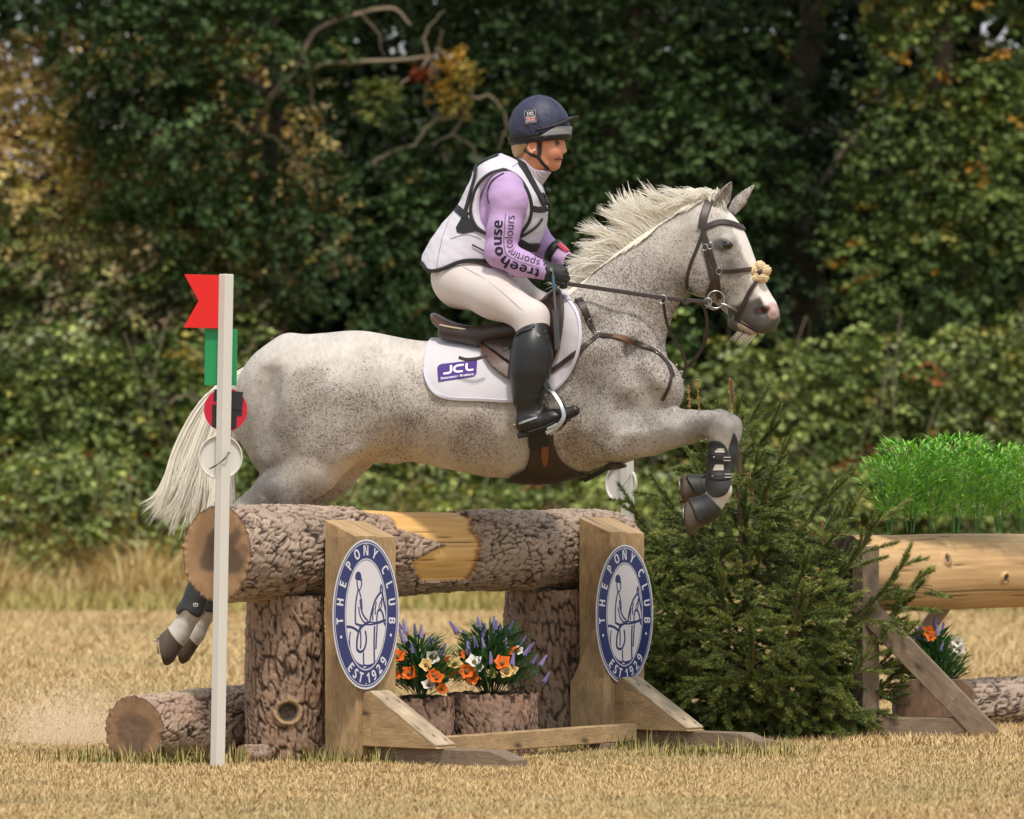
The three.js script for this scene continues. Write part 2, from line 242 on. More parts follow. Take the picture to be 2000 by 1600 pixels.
// sprays joined into one foliage mesh; list as for scatter()
function foliage(name, sp, material, list, parent) {
  const nv = sp.pos.length / 3, P = new Float32Array(list.length * nv * 3), Cc = new Float32Array(list.length * nv * 3), I = new Uint32Array(list.length * sp.idx.length), q = new THREE.Object3D(), v = V();
  list.forEach(([x, y, z, s, a, c, tx = 0, tz = 0], i) => { q.position.set(x, y, z); q.rotation.set(tx, a, tz, 'YXZ'); q.scale.setScalar(s); q.updateMatrix(); const o = i * nv; for (let k = 0; k < nv; k++) { v.set(sp.pos[k * 3], sp.pos[k * 3 + 1], sp.pos[k * 3 + 2]).applyMatrix4(q.matrix); const j = (o + k) * 3; P[j] = v.x; P[j + 1] = v.y; P[j + 2] = v.z; Cc[j] = sp.col[k * 3] * c.r; Cc[j + 1] = sp.col[k * 3 + 1] * c.g; Cc[j + 2] = sp.col[k * 3 + 2] * c.b; } for (let k = 0; k < sp.idx.length; k++) I[i * sp.idx.length + k] = sp.idx[k] + o; });
  const g = new THREE.BufferGeometry(); g.setAttribute('position', new THREE.BufferAttribute(P, 3)); g.setAttribute('color', new THREE.BufferAttribute(Cc, 3)); g.setIndex(new THREE.BufferAttribute(I, 1)); g.computeVertexNormals();
  return kind(mesh(name, g, material, parent), 'stuff');
}
const mix3 = (a, b, t) => a.clone().lerp(b, clamp(t, 0, 1));
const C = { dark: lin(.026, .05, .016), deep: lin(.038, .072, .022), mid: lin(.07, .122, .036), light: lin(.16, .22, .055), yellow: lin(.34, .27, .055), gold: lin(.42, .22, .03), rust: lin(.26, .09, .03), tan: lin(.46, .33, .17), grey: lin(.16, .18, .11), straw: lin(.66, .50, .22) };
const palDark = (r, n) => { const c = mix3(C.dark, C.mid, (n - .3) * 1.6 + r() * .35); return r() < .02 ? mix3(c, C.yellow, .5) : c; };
const palShade = (r, n) => mix3(C.dark, C.deep, n).multiplyScalar(.6 + .3 * r());  // deep shade of the wood put into the leaf colour
const palIvy = (r, n) => { const c = mix3(C.deep, C.light, (n - .32) * 1.5 + r() * .4), q = r(); return q < .035 ? C.gold.clone() : q < .09 ? mix3(c, C.yellow, .6) : c; };
const palBramble = (r, n) => { const c = mix3(lin(.075, .125, .032), lin(.33, .41, .125), (n - .3) * 1.6 + r() * .4), q = r(); return q < .015 ? C.rust.clone() : q < .10 ? mix3(c, lin(.30, .34, .22), .7) : q < .17 ? mix3(c, C.yellow, .5) : c; };
const palSun = (r, n) => { const q = r(); return q < .45 ? mix3(lin(.88, .70, .34), lin(.62, .50, .12), r()) : q < .8 ? mix3(C.tan, C.straw, r()) : mix3(C.light, C.yellow, r()); };  // straw and yellow leaves, colour brightened to carry sunlight
const palThicket = (r, n) => { const q = r(); return q < .3 ? mix3(C.tan, C.grey, r() * .8 + .2) : q < .65 ? mix3(C.light, C.straw, r() * .5) : mix3(C.mid, C.light, r()); };
function trunkAndLimbs(t, x, z, h, rad, limbs, seed, mat = BARKM) { // thing's own frame: base at origin
  const r = rng(seed), pts = []; for (let i = 0; i <= 10; i++) pts.push(V((noise2(i * .5, seed) - .5) * .35, h * i / 10, (noise2(i * .5, seed + 9) - .5) * .3));
  mesh('trunk', tubeAlong(pts, (s) => rad * (1.25 - .8 * s) * (s < .05 ? 1.3 : 1), 10), mat, t);
  for (let i = 0; i < limbs; i++) { const f = .3 + .65 * (i + r()) / limbs, b = pts[Math.floor(f * 10)], a = r() * 6.28, L = h * (.25 + .2 * r()), q = curve([b, V(b.x + Math.cos(a) * L * .5, b.y + L * .35, b.z - Math.abs(Math.sin(a)) * L * .5), V(b.x + Math.cos(a) * L, b.y + L * (.5 + .4 * r()), b.z - Math.abs(Math.sin(a)) * L)], 10); mesh('limb', tubeAlong(q, (s) => rad * .3 * (1 - .8 * s), 7), mat, t); }
}
function tree(name, label, group, px, z, h, rad, lobes, count, kindOf, pal, seed, opt) {
  const t = thing(name, label, 'tree', onGround(px, z), 0, group); trunkAndLimbs(t, 0, 0, h, rad, 3, seed); crownOf(t, lobes, count, kindOf, pal, seed, opt); return t;
}
{ // added dark rise, blocks the low sky behind the trees
  const pos = [], idx = [], n = 60; for (let j = 0; j <= 12; j++) for (let i = 0; i <= n; i++) { const x = lerp(-26, 26, i / n), z = lerp(-29.5, -60, j / 12), f = sstep(0, .35, j / 12); pos.push(x, f * (3.4 + .8 * fbm2(x * .3, z * .3, 2) + 4 * (j / 12)) * (x < -4.6 ? .75 : 1) - .05, z); } for (let j = 0; j < 12; j++) for (let i = 0; i < n; i++) { const a = j * (n + 1) + i, b = a + n + 1; idx.push(a, a + 1, b, b, a + 1, b + 1); } kind(mesh('added_hillside', geo(pos, idx), std(lin(.035, .036, .018), 1)), 'structure');
}
const HOLES = [[1948, 40, 38], [1905, 62, 18], [1345, 44, 30], [1312, 18, 14], [775, 72, 12], [1600, 355, 6]];
{
  // far layer: deep shade of the wood, then the separate trees in front of it
  tree('wood_tree', 'shadowy tree deep in the wood behind the bare branches', 'trees in the wood', 700, -34, 8, .2, [[560, 250, -34, 2.6, 2.6, 1.5], [900, 120, -34, 2.4, 2.6, 1.5], [760, 600, -33.5, 2.4, 1.8, 1.4], [700, -150, -34, 3, 1.6, 1.6]], 2600, 'broad', palShade, 101, { shell: .4, size: 1.6, holes: HOLES });
  tree('wood_tree', 'very dark tree deep in the wood behind the horse head', 'trees in the wood', 1350, -34, 8, .22, [[1180, 300, -34, 2.4, 3, 1.5], [1480, 220, -34, 2.3, 2.8, 1.4], [1380, 600, -33.5, 2.6, 1.7, 1.4], [1300, -150, -34, 3, 1.5, 1.6]], 2600, 'broad', palShade, 102, { shell: .4, size: 1.6, holes: HOLES });
  tree('wood_tree', 'dark tree deep in the wood at the right edge', 'trees in the wood', 1900, -34, 8, .22, [[1820, 260, -34, 2.4, 3, 1.5], [2150, 250, -34, 2.2, 3, 1.5], [1900, 600, -33.5, 2.6, 1.6, 1.4], [1950, -170, -34, 3, 1.5, 1.6]], 2600, 'broad', palShade, 103, { shell: .4, size: 1.6, holes: HOLES });
  { const w = kind(thing('distant_wood', 'dark mass of leaves deep in the wood behind all the trees', 'wood', V(0, 0, -37)), 'stuff'), L = []; for (let i = 0; i < 7; i++) L.push([330 + i * 270, 250 + (i % 2) * 150, -37, 1.9, 3.2, .9], [330 + i * 270, 560, -35.5, 1.7, 1.4, .8], [330 + i * 270, -120, -37.5, 2, 1.6, .9]); crownOf(w, L, 3000, 'broad', palShade, 120, { shell: .5, size: 2.0, holes: HOLES }); }
  // the sunlit clearing at the far left
  tree('thicket_shrub', 'sunlit straw and yellow leaved thicket at the far left', 'sunlit thicket', 60, -29.2, 3.4, .07, [[20, 330, -28.8, 1.1, 1.2, .8], [190, 420, -28.8, 1.0, .8, .7], [-160, 350, -29, 1.3, 1.4, .9], [70, 170, -29.2, .9, .55, .7], [290, 330, -29.4, .7, .9, .5]], 4600, 'fine', palSun, 104, { shell: .6, size: 1.1 });
  tree('thicket_shrub', 'dull brown leaved thicket low beside the flag', 'sunlit thicket', 180, -28.5, 2.6, .06, [[60, 560, -28.6, 1.5, .75, .8], [300, 540, -28.4, 1.3, .8, .8], [-180, 560, -28.6, 1.4, .8, .8]], 2800, 'fine', palThicket, 105, { shell: .6, size: 1.1 });
  tree('thicket_shrub', 'yellowing thicket showing through below the hanging foliage', 'sunlit thicket', 420, -31.5, 3.6, .06, [[380, 300, -31.5, 1.3, 1.4, .8], [480, 430, -31.2, 1.1, 1, .8]], 1500, 'fine', palSun, 106, { shell: .6, size: 1 });
  // leaning tree whose foliage hangs across the upper left
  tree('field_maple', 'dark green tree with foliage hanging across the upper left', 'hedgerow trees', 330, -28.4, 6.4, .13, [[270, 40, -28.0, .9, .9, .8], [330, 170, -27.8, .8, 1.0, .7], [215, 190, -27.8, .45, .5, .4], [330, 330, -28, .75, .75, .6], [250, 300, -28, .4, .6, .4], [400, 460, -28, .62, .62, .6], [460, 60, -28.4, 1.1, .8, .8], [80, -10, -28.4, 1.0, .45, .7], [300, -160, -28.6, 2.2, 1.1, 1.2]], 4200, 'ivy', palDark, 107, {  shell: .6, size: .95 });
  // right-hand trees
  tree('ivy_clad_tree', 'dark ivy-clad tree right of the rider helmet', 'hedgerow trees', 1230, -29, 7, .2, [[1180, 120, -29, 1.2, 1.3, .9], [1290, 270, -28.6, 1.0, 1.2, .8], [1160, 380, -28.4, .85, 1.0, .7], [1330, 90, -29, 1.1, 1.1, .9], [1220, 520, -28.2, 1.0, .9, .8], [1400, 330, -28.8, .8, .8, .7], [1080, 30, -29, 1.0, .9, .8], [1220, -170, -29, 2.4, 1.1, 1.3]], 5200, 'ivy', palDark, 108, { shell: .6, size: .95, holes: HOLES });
  tree('ivy_clad_tree', 'broad dark tree behind the horse ears', 'hedgerow trees', 1560, -30, 7, .2, [[1500, 150, -30, 1.0, 1.1, .8], [1600, 330, -29.6, .9, 1.0, .7], [1480, 430, -29.2, .9, .8, .7], [1560, 540, -28.8, 1.1, .8, .8], [1560, -100, -30, 2.0, 1.0, 1.2]], 2500, 'ivy', palShade, 109, { shell: .6, size: .95, holes: HOLES });
  tree('ivy_clad_tree', 'bright ivy-clad tree with scattered golden leaves at the right edge', 'hedgerow trees', 1860, -28.4, 7, .18, [[1830, 110, -28.4, .62, 1.1, .6], [1900, 300, -28.2, .95, .9, .7], [1790, 330, -28, .6, .8, .6], [1980, 430, -28, 1.0, 1.1, .8], [1800, 520, -27.8, .95, .8, .7], [2060, 150, -28.4, .7, 1.2, .8], [1850, -150, -28.6, 1.5, 1.0, 1.0]], 5200, 'ivy', palIvy, 110, { shell: .6, size: .95, holes: HOLES });
  // half-bare tree in the middle, with golden leaf clusters on dead branches
  const t = thing('half_bare_tree', 'half-bare tree with dead branches and golden leaf clusters behind the rider', 'tree', onGround(520, -29.6), 0, 'hedgerow trees'), b = t.position;
  trunkAndLimbs(t, 0, 0, 6, .12, 3, 61);
  const Z = -28.2, rel = (p) => p.sub(b), br = (pts, r0) => mesh('branch', tubeAlong(curve(pts.map(([x, y, dz = 0]) => rel(at(x, y, Z + dz))), 22).map((p, i) => p.add(V((noise2(i * .8, r0 * 900) - .5) * .04, (noise2(i * .8, r0 * 700 + 5) - .5) * .04, 0))), (s) => r0 * (1 - .72 * s), 6), TWIG, t);
  br([[470, 330, -.6], [520, 200], [590, 115], [612, 62], [700, 24], [770, 14], [805, 48]], .042); br([[540, 190, -.4], [640, 126], [760, 118], [850, 104], [862, 60, .2]], .034); br([[838, 116], [800, 150], [765, 186], [740, 200]], .02); br([[850, 95], [920, 150], [916, 200], [880, 262], [842, 282]], .024); br([[912, 190], [962, 192], [992, 240], [974, 292]], .02); br([[900, 222], [842, 240], [812, 282], [752, 298]], .02); br([[880, 262], [918, 282], [940, 320]], .012); br([[600, 118], [610, 200], [585, 290]], .02); br([[836, 118], [832, 60], [868, 20]], .018); br([[500, 250], [560, 290], [600, 350]], .02); br([[330, 790, 3], [360, 770, 3], [392, 790, 3], [368, 748, 3]], .012); br([[760, 298], [730, 320], [770, 350]], .014); br([[860, 104], [830, 190], [850, 240]], .011); br([[700, 24], [735, 60], [750, 110]], .012);
  const rr = rng(33); for (const [px, py, c, rad, n, lab] of [[880, 112, C.gold, .13, 16, 'orange leaf cluster'], [868, 172, C.gold, .12, 16, 'orange and yellow leaf cluster'], [892, 203, C.yellow, .12, 14, 'yellow leaf cluster'], [918, 140, C.yellow, .1, 12, 'yellow leaf cluster'], [820, 134, lin(.30, .035, .02), .05, 8, 'red leaf cluster'], [432, 60, C.gold, .15, 18, 'orange leaf cluster'], [398, 115, C.yellow, .17, 24, 'yellow leaf cluster'], [735, 190, C.light, .2, 34, 'fresh green leaf cluster'], [360, 695, C.yellow, .13, 20, 'yellow leaf cluster']]) {
    const l = [], dz = px === 360 ? 2.6 : .15; for (let i = 0; i < n; i++) { const p = at(px, py, Z + dz); l.push([p.x + (rr() - .5) * 2 * rad - b.x, p.y + (rr() - .5) * 2 * rad - b.y, p.z + (rr() - .5) * rad - b.z, .5 + .3 * rr(), rr() * 6.28, mix3(c, C.yellow, rr() * .5).multiplyScalar(.7 + .5 * rr()), rr() - .5, rr() - .5]); } const s = foliage('leaf_cluster', SPRAYS.ivy, LEAF, l, t); s.userData.label = lab; }
  crownOf(t, [[560, -40, -29, 1.3, .7, .9], [640, 330, -29, 1.2, .9, .8], [480, 480, -28.6, .8, .8, .7], [700, 470, -28.4, 1.3, .9, .8], [930, 520, -28.4, 1.2, .8, .8], [980, 320, -29, 1.0, 1.0, .7], [740, -60, -29.2, 1.2, .7, .8], [1000, 90, -29.4, .9, 1.0, .7]], 4600, 'ivy', palDark, 111, { shell: .6, size: .9, holes: HOLES });
}
{ // bramble bank: overlapping bushes
  const spots = [[-120, -26.2, 1.15, 2.5, 'bramble bush at the left edge of the photo'], [110, -25.8, 1.1, 2.35, 'bramble bush left of the flag pole, below the brown thicket'], [330, -26, 1.05, 2.3, 'bramble bush directly behind the red flag'], [560, -26.2, 1.1, 2.2, 'bramble bush behind the horse rump'], [800, -26.2, 1.1, 2.0, 'bramble bush behind the saddle'], [1030, -26.2, 1.1, 1.9, 'bramble bush behind the rider boot'], [1270, -26.2, 1.1, 1.95, 'bramble bush behind the horse neck'], [1500, -26, 1.1, 2.35, 'bramble bush below the horse muzzle'], [1730, -25.8, 1.1, 2.35, 'bramble bush behind the spruce tip'], [1960, -25.8, 1.15, 2.4, 'bramble bush above the green plastic plants'], [2190, -26, 1.1, 2.4, 'bramble bush at the right edge of the photo']];
  const low = [[20, -24.2, .9, 1.35, 'low bramble clump at the far left of the long grass'], [250, -24.0, .9, 1.25, 'low bramble clump behind the horse tail'], [520, -24.7, 1, 1.05, 'low bramble clump behind the big log end'], [800, -24.8, 1, 1.0, 'low bramble clump behind the peeled log'], [1100, -24.8, 1, 1.0, 'low bramble clump behind the girth'], [1380, -23.9, .9, 1.1, 'low bramble clump behind the front hooves'], [1620, -23.7, .9, 1.25, 'low bramble clump right of the spruce'], [1880, -23.7, 1, 1.2, 'low bramble clump behind the debarked log']];
  let i = 0; for (const [px, z, rx, h, label] of [...spots, ...low]) {
    const t = thing('bramble_bush', label, 'bush', onGround(px, z), 0, 'bramble bank'), r = rng(300 + i), L = [], k = (DIST - z) / (SCALE * DIST);
    for (let q = 0; q < 5; q++) { const a = (q - 2) / 2; L.push([px + a * rx * .8 / k, HORIZON - (h * (q % 2 ? .34 : .48) - EYE) / k, z + (r() - .5) * .5, rx * (.5 + .25 * r()), h * (q % 2 ? .45 : .55), .75]); }
    for (let q = 0; q < 5; q++) { const x = (r() - .5) * rx * 1.2, y = h * (.8 + .35 * r()), e = (r() - .5) * 1.6; mesh('cane', tubeAlong(curve([V(x * .5, 0, -.4), V(x * .8, y * .7, -.1), V(x + e * .3, y, .3), V(x + e * .7, y * .85, .7), V(x + e, y * .6, .95)], 9), (s) => .0045 * (1 - .5 * s), 4, false), TWIG, t); }
    crownOf(t, L, h > 1.5 ? 3300 : 1900, 'bramble', palBramble, 400 + i, { shell: .75, size: .85 }); i++;
  }
}
{ // the hedgerow goes on past both edges of the photo
  const more = (src, dx, dz, label) => { const o = src.clone(); o.name = numbered(src.name.replace(/_\d{3}$/, '')); o.position.x += dx; o.position.z += dz; o.userData = { ...src.userData, label }; scene.add(o); }, by = (s) => scene.children.find((o) => o.userData.label && o.userData.label.startsWith(s));
  more(by('bright ivy-clad tree'), 2.9, -.4, 'ivy-clad tree beyond the right edge of the photo'); more(by('dark tree deep in the wood at the right'), 3.4, .3, 'dark wood tree beyond the right edge of the photo'); more(by('broad dark tree'), 5.2, .6, 'broad dark tree beyond the right edge of the photo'); more(by('dark green tree with foliage'), -3.6, -.5, 'dark green tree beyond the left edge of the photo'); more(by('shadowy tree deep'), -6.2, 0, 'shadowy wood tree beyond the left edge of the photo');
  more(by('bramble bush at the right edge'), 1.1, .1, 'nearest bramble bush beyond the right edge of the photo'); more(by('bramble bush above the green'), 3.2, -.1, 'further bramble bush beyond the right edge of the photo'); more(by('bramble bush at the left edge'), -1.1, .1, 'nearest bramble bush beyond the left edge of the photo'); more(by('bramble bush left of the flag'), -3.2, -.1, 'further bramble bush beyond the left edge of the photo');
}
// ---------------------------------------------------------------- timber, bark
const LA = Math.atan2(1.664, 2.1);                       // the jump's log runs away from the camera at this angle
const LD = V(Math.sin(LA), 0, -Math.cos(LA)), QD = V(Math.cos(LA), 0, Math.sin(LA));   // along the log; across it, towards the landing side
const TURN = Math.atan2(-LD.z, LD.x);                    // rotation.y that lays local x along the log
function grainTex(seed, a, b, dark) { return dataTex(512, 512, (i, j) => { const w = fbm2(i / 150 + seed, j / 60, 2) * 3, l = Math.sin((j / 512 * 22 + w * 1.7 + fbm2(i / 60, j / 5 + seed, 2) * 1.2) * 6.283), f = fbm2(i / 40 + seed * 3, j / 1.6, 2), s = fbm2(i / 70 + 7 * seed, j / 70, 3), t = clamp(.5 + .22 * l + (f - .5) * .7, 0, 1), m = .84 + .32 * s; const kx = ((i + seed * 97) % 512) - 256, ky = ((j + seed * 53) % 512) - 256, kn = Math.exp(-(kx * kx / 700 + ky * ky / 250)) * dark; return [0, 1, 2].map((c) => lerp(lerp(a[c], b[c], t), a[c] * .45, kn) * m); }); }
const TIMBER = [1, 2, 3].map((s) => std(0xffffff, .82, { map: grainTex(s, [.58, .475, .34], [.76, .65, .49], .8), bumpMap: null }));
const WEATHERED = [4, 5].map((s) => std(0xffffff, .88, { map: grainTex(s, [.42, .36, .30], [.60, .53, .45], .7) }));
const PALEWOOD = std(0xffffff, .85, { map: grainTex(6, [.60, .52, .42], [.78, .72, .62], .5) });
function woodUV(g, long = 0, k = 2.2, off = 0) { // grain runs along the long axis; uv in metres
  const p = g.attributes.position, n = g.attributes.normal, uv = new Float32Array(p.count * 2);
  for (let i = 0; i < p.count; i++) { const P = [p.getX(i), p.getY(i), p.getZ(i)], N = [Math.abs(n.getX(i)), Math.abs(n.getY(i)), Math.abs(n.getZ(i))], o = [0, 1, 2].filter((a) => a !== long), a = N[o[0]] > N[o[1]] ? o[1] : o[0]; uv[i * 2] = P[long] * k + off; uv[i * 2 + 1] = P[a] * k * 1.6 + off * 1.7 + (a === o[0] ? 0 : .37); }
  g.setAttribute('uv', new THREE.BufferAttribute(uv, 2)); return g;
}
const plank = (w, h, d, long, off = 0) => woodUV(box(w, h, d, .005), long, 2.2, off);
function cutBoard(pts, depth, long, off = 0) { // polygon in x-y, extruded along z (centred), edges eased
  const s = new THREE.Shape(pts.map(([x, y]) => new THREE.Vector2(x, y))), g = new THREE.ExtrudeGeometry(s, { depth: depth - .008, bevelEnabled: true, bevelSize: .003, bevelThickness: .004, bevelSegments: 1, steps: 1 }); g.translate(0, 0, -(depth - .008) / 2); return woodUV(g, long, 2.2, off);
}
function cells(u, v, nv, seed) { // two nearest cell distances, wrapped in v
  const i = Math.floor(u), j = Math.floor(v); let a = 9, b = 9, id = 0, ox = 0, oy = 0; for (let y = -1; y <= 1; y++) for (let x = -1; x <= 1; x++) { const cx = i + x, cy = j + y, w = ((cy % nv) + nv) % nv, hx = cx + .5 + (hsh(cx, w, seed) - .5) * .95, hy = cy + .5 + (hsh(cx, w, seed + 5) - .5) * .95, d = (hx - u) ** 2 + (hy - v) ** 2; if (d < a) { b = a; a = d; id = hsh(cx, w, seed + 11); ox = u - hx; oy = v - hy; } else if (d < b) b = d; } return [Math.sqrt(a), Math.sqrt(b), id, ox, oy];
}
const BARK = std(0xffffff, .93, { vertexColors: true }), BARE = std(0xffffff, .7, { vertexColors: true }), ENDWOOD = std(0xffffff, .85, { vertexColors: true });
// a log between two points: plated bark with real relief; peel(u, phi) > 0 where bark is gone
function logMeshes(parent, A, B, r0, r1, { seed = 1, step = .0058, plate = [.08, .024], deep = .011, tone = [.37, .27, .205], peel = null, bend = .012, bare = [.80, .50, .18], red = .25, knots = [], endTone = [.40, .26, .14], endDark = .55, ends = [true, true], cracks = .5 } = {}) {
  const o = parent.position, T = B.clone().sub(A), Ln = T.length(); T.normalize(); const W = V().crossVectors(T, Math.abs(T.y) > .9 ? V(0, 0, 1) : V(0, 1, 0)).normalize(), U = V().crossVectors(W, T).normalize();
  const nu = Math.max(8, Math.round(Ln / step)), nv = Math.round(6.283 * (r0 + r1) / 2 / step), R = (r0 + r1) / 2, cv = Math.max(6, Math.round(6.283 * R / plate[1])), pos = [], col = [], ib = [], iw = [], isBare = new Uint8Array((nu + 1) * nv);
  const rim = [[], []], vert = Math.abs(T.y) > .7;
  for (let i = 0; i <= nu; i++) { const u = i / nu, s = u * Ln; for (let j = 0; j < nv; j++) {
    const ph = j / nv * 6.283, c = Math.cos(ph), n = Math.sin(ph), k = i * nv + j; let r = lerp(r0, r1, u) + (fbm3(s * 2.2 + seed, c * 1.1, n * 1.1, 2) - .5) * bend * 2;
    const pe = peel ? peel(u, ph) : -1; let cr;
    if (pe > 0) { // bare wood with drying cracks and worm lines
      isBare[k] = 1; const g = fbm3(s * 5 + seed, c * 14, n * 14, 3), sl = s * 3 + 2 * fbm2(ph * 3, s, 2), cc = cells(s * 2.6, ph / 6.283 * 34 + (fbm2(s * 4, 3) - .5) * 1.2, 34, seed + 3), e = cc[1] - cc[0]; void e; const q = ph * R / .021 + .9 * fbm2(s * 2.4, ph * 1.5 + seed, 2), qc = Math.floor(q), crack = (1 - sstep(.03, .11, Math.abs(q - qc - .5 - (hsh(qc, seed, 3) - .5) * .5))) * sstep(1 - cracks * .9, 1 - cracks * .9 + .08, noise2(s * 2.2 + qc * 7.3, qc * 3.1 + seed)); const ed = sstep(.014, 0, pe); r -= deep * .9 + crack * .004 + (g - .5) * .002; const v = .74 + .5 * g; cr = [bare[0] * v, bare[1] * v * (.93 + .1 * g), bare[2] * v * (.85 + .25 * g)]; const rr = clamp(ed * .8 * (noise2(s * 40, ph * 8) > .3 ? 1 : .2), 0, 1); cr = [lerp(cr[0], .24, rr), lerp(cr[1], .075, rr), lerp(cr[2], .03, rr)]; cr = cr.map((q) => q * (1 - .75 * crack)); void sl;
    } else {
      // scaly plates: long warped cells, each tilted so that one edge lifts, split by short ragged cracks
      const w1 = fbm3(s * 9, c * 2.2 + seed, n * 2.2, 3) - .5, w2 = fbm3(s * 8 + 40, c * 2.2, n * 2.2 + seed, 3) - .5, wu = s + w1 * (vert ? .05 : .09), wv = ph / 6.283 * cv + w2 * (vert ? 1.7 : 3.2), cc = cells(wu / plate[0], wv, cv, seed), c2 = cells(wu / plate[0] * 2.1 + 3 + w2, ((wv * 1.0 + 400 * cv + w1 * 2) % cv) * 2, cv * 2, seed + 31);
      const gap = noise3(s * 22, c * 5 + seed, n * 5), e = cc[1] - cc[0], p = sstep(lerp(-.16, .10, gap), lerp(.07, .34, gap), e), e2 = sstep(-.1 + .12 * gap, .16, c2[1] - c2[0]), f = fbm3(s * 70, c * 12, n * 12, 3), tilt = cc[3] * (cc[2] - .4) * .9 + cc[4] * (hsh(cc[2] * 999 | 0, 3, 1) - .3) * .9;
      r += (p * (.35 + .4 * cc[2]) + tilt * .55 * p + e2 * .3 * p + (f - .5) * .75 - .45) * deep;
      const lo = sstep(.5, .7, fbm3(s * 3.4 + 9 * seed, c * 1.6, n * 1.6, 3) + (1 - p) * .12) * red, big = fbm3(s * 2.6 + 70, c * 1.5, n * 1.5 + seed, 3), v = (.74 + .5 * big) * (.78 + .22 * cc[2] + .3 * f * .8), d = clamp(p * .7 + e2 * .3 * p + .12 * f, 0, 1), tn = [lerp(tone[0], .36, lo), lerp(tone[1], .19, lo), lerp(tone[2], .12, lo)]; const dd = Math.pow(d, 1.7); cr = [lerp(.045, tn[0] * v, dd), lerp(.027, tn[1] * v, dd), lerp(.02, tn[2] * v, dd)];
    }
    for (const [ku, kp, kr, kd] of knots) { let dp = ph - kp; if (dp > 3.14) dp -= 6.283; if (dp < -3.14) dp += 6.283; const q = Math.hypot((s - ku * Ln), dp * R) / kr; if (q < 1.5) { r += .016 * Math.exp(-((q - 1) ** 2) / .05) - (q < .8 ? .004 : 0); const t = 1 - sstep(.7, .95, q), ring = 1 - sstep(.85, 1.2, q); cr = [lerp(lerp(cr[0], .50, ring), .05 * kd, t), lerp(lerp(cr[1], .34, ring), .035 * kd, t), lerp(lerp(cr[2], .18, ring), .028 * kd, t)]; } }
    const wob = (i === 0 || i === nu) ? (noise2(j * .4, seed + i) - .5) * .012 : 0, P = A.clone().addScaledVector(T, s + wob).addScaledVector(W, n * r).addScaledVector(U, c * r); if (i === 0) rim[0].push(P.clone()); if (i === nu) rim[1].push(P.clone());
    pos.push(P.x - o.x, P.y - o.y, P.z - o.z); col.push(...cr);
  } }
  for (let i = 0; i < nu; i++) for (let j = 0; j < nv; j++) { const a = i * nv + j, b = i * nv + (j + 1) % nv, c = a + nv, d = b + nv; (isBare[a] + isBare[b] + isBare[c] + isBare[d] > 2 ? iw : ib).push(a, b, c, b, d, c); }
  const full = geo(pos, [...ib, ...iw], null, null, col), sub = (idx) => { const g = new THREE.BufferGeometry(), m = new Map(), q = [[], [], []], I = []; for (const k of idx) { if (!m.has(k)) { m.set(k, m.size); for (const [t, at_] of [[0, full.attributes.position], [1, full.attributes.normal], [2, full.attributes.color]]) q[t].push(at_.array[k * 3], at_.array[k * 3 + 1], at_.array[k * 3 + 2]); } I.push(m.get(k)); } g.setAttribute('position', new THREE.Float32BufferAttribute(q[0], 3)); g.setAttribute('normal', new THREE.Float32BufferAttribute(q[1], 3)); g.setAttribute('color', new THREE.Float32BufferAttribute(q[2], 3)); g.setIndex(I); return g; };
  if (ib.length) mesh('bark', iw.length ? sub(ib) : full, BARK, parent);
  if (iw.length) mesh('bare_wood', ib.length ? sub(iw) : full, BARE, parent);
  ends.forEach((on, e) => { if (!on) return; // sawn end: rings and checks
    const cN = 16, C0 = (e ? B : A).clone(), P = [], K = [], I = [], nrm = T.clone().multiplyScalar(e ? 1 : -1); for (let i = 0; i <= cN; i++) for (let j = 0; j < nv; j++) { const t = i / cN, ph = j / nv * 6.283, q = C0.clone().lerp(rim[e][j], t); q.addScaledVector(T, -rim[e][j].clone().sub(C0).dot(T) * (t - Math.pow(t, 12))); const h = (fbm2(Math.cos(ph) * t * 9 + seed, Math.sin(ph) * t * 9, 2) - .5) * .004; q.addScaledVector(nrm, h * (1 - t) + (t > .97 ? 0 : .001)); P.push(q.x - o.x, q.y - o.y, q.z - o.z);
      const x = Math.cos(ph) * t, y = Math.sin(ph) * t, w = fbm2(x * 2.2 + seed, y * 2.2, 3), rg = .5 + .5 * Math.sin((t * 1.05 + (w - .5) * .1) * 90), st = sstep(.38, .62, fbm2(x * 1.5 + 7 * seed, y * 1.5 + 3, 3) + (.62 - t) * .9), ck = cells(x * 3.2 + fbm2(x * 5, y * 5, 2), y * 3.2, 9999, seed + 8), cr = (1 - sstep(0, .03, ck[1] - ck[0])) * (ck[2] > .55 && t < .9 ? .6 : 0), v = (.72 + .3 * rg * .5 + .35 * w) * (1 - cr * .7), dk = st * endDark; let c = [endTone[0], endTone[1], endTone[2]]; if (t > .955) c = [.16, .09, .06]; else c = c.map((q2, z) => lerp(q2, [.13, .085, .06][z], dk)); K.push(c[0] * v, c[1] * v, c[2] * v); }
    for (let i = 0; i < cN; i++) for (let j = 0; j < nv; j++) { const a = i * nv + j, b = i * nv + (j + 1) % nv, c = a + nv, d = b + nv; e ? I.push(a, c, b, b, c, d) : I.push(a, b, c, b, d, c); }
    mesh('sawn_end', geo(P, I, null, null, K), ENDWOOD, parent); });
}
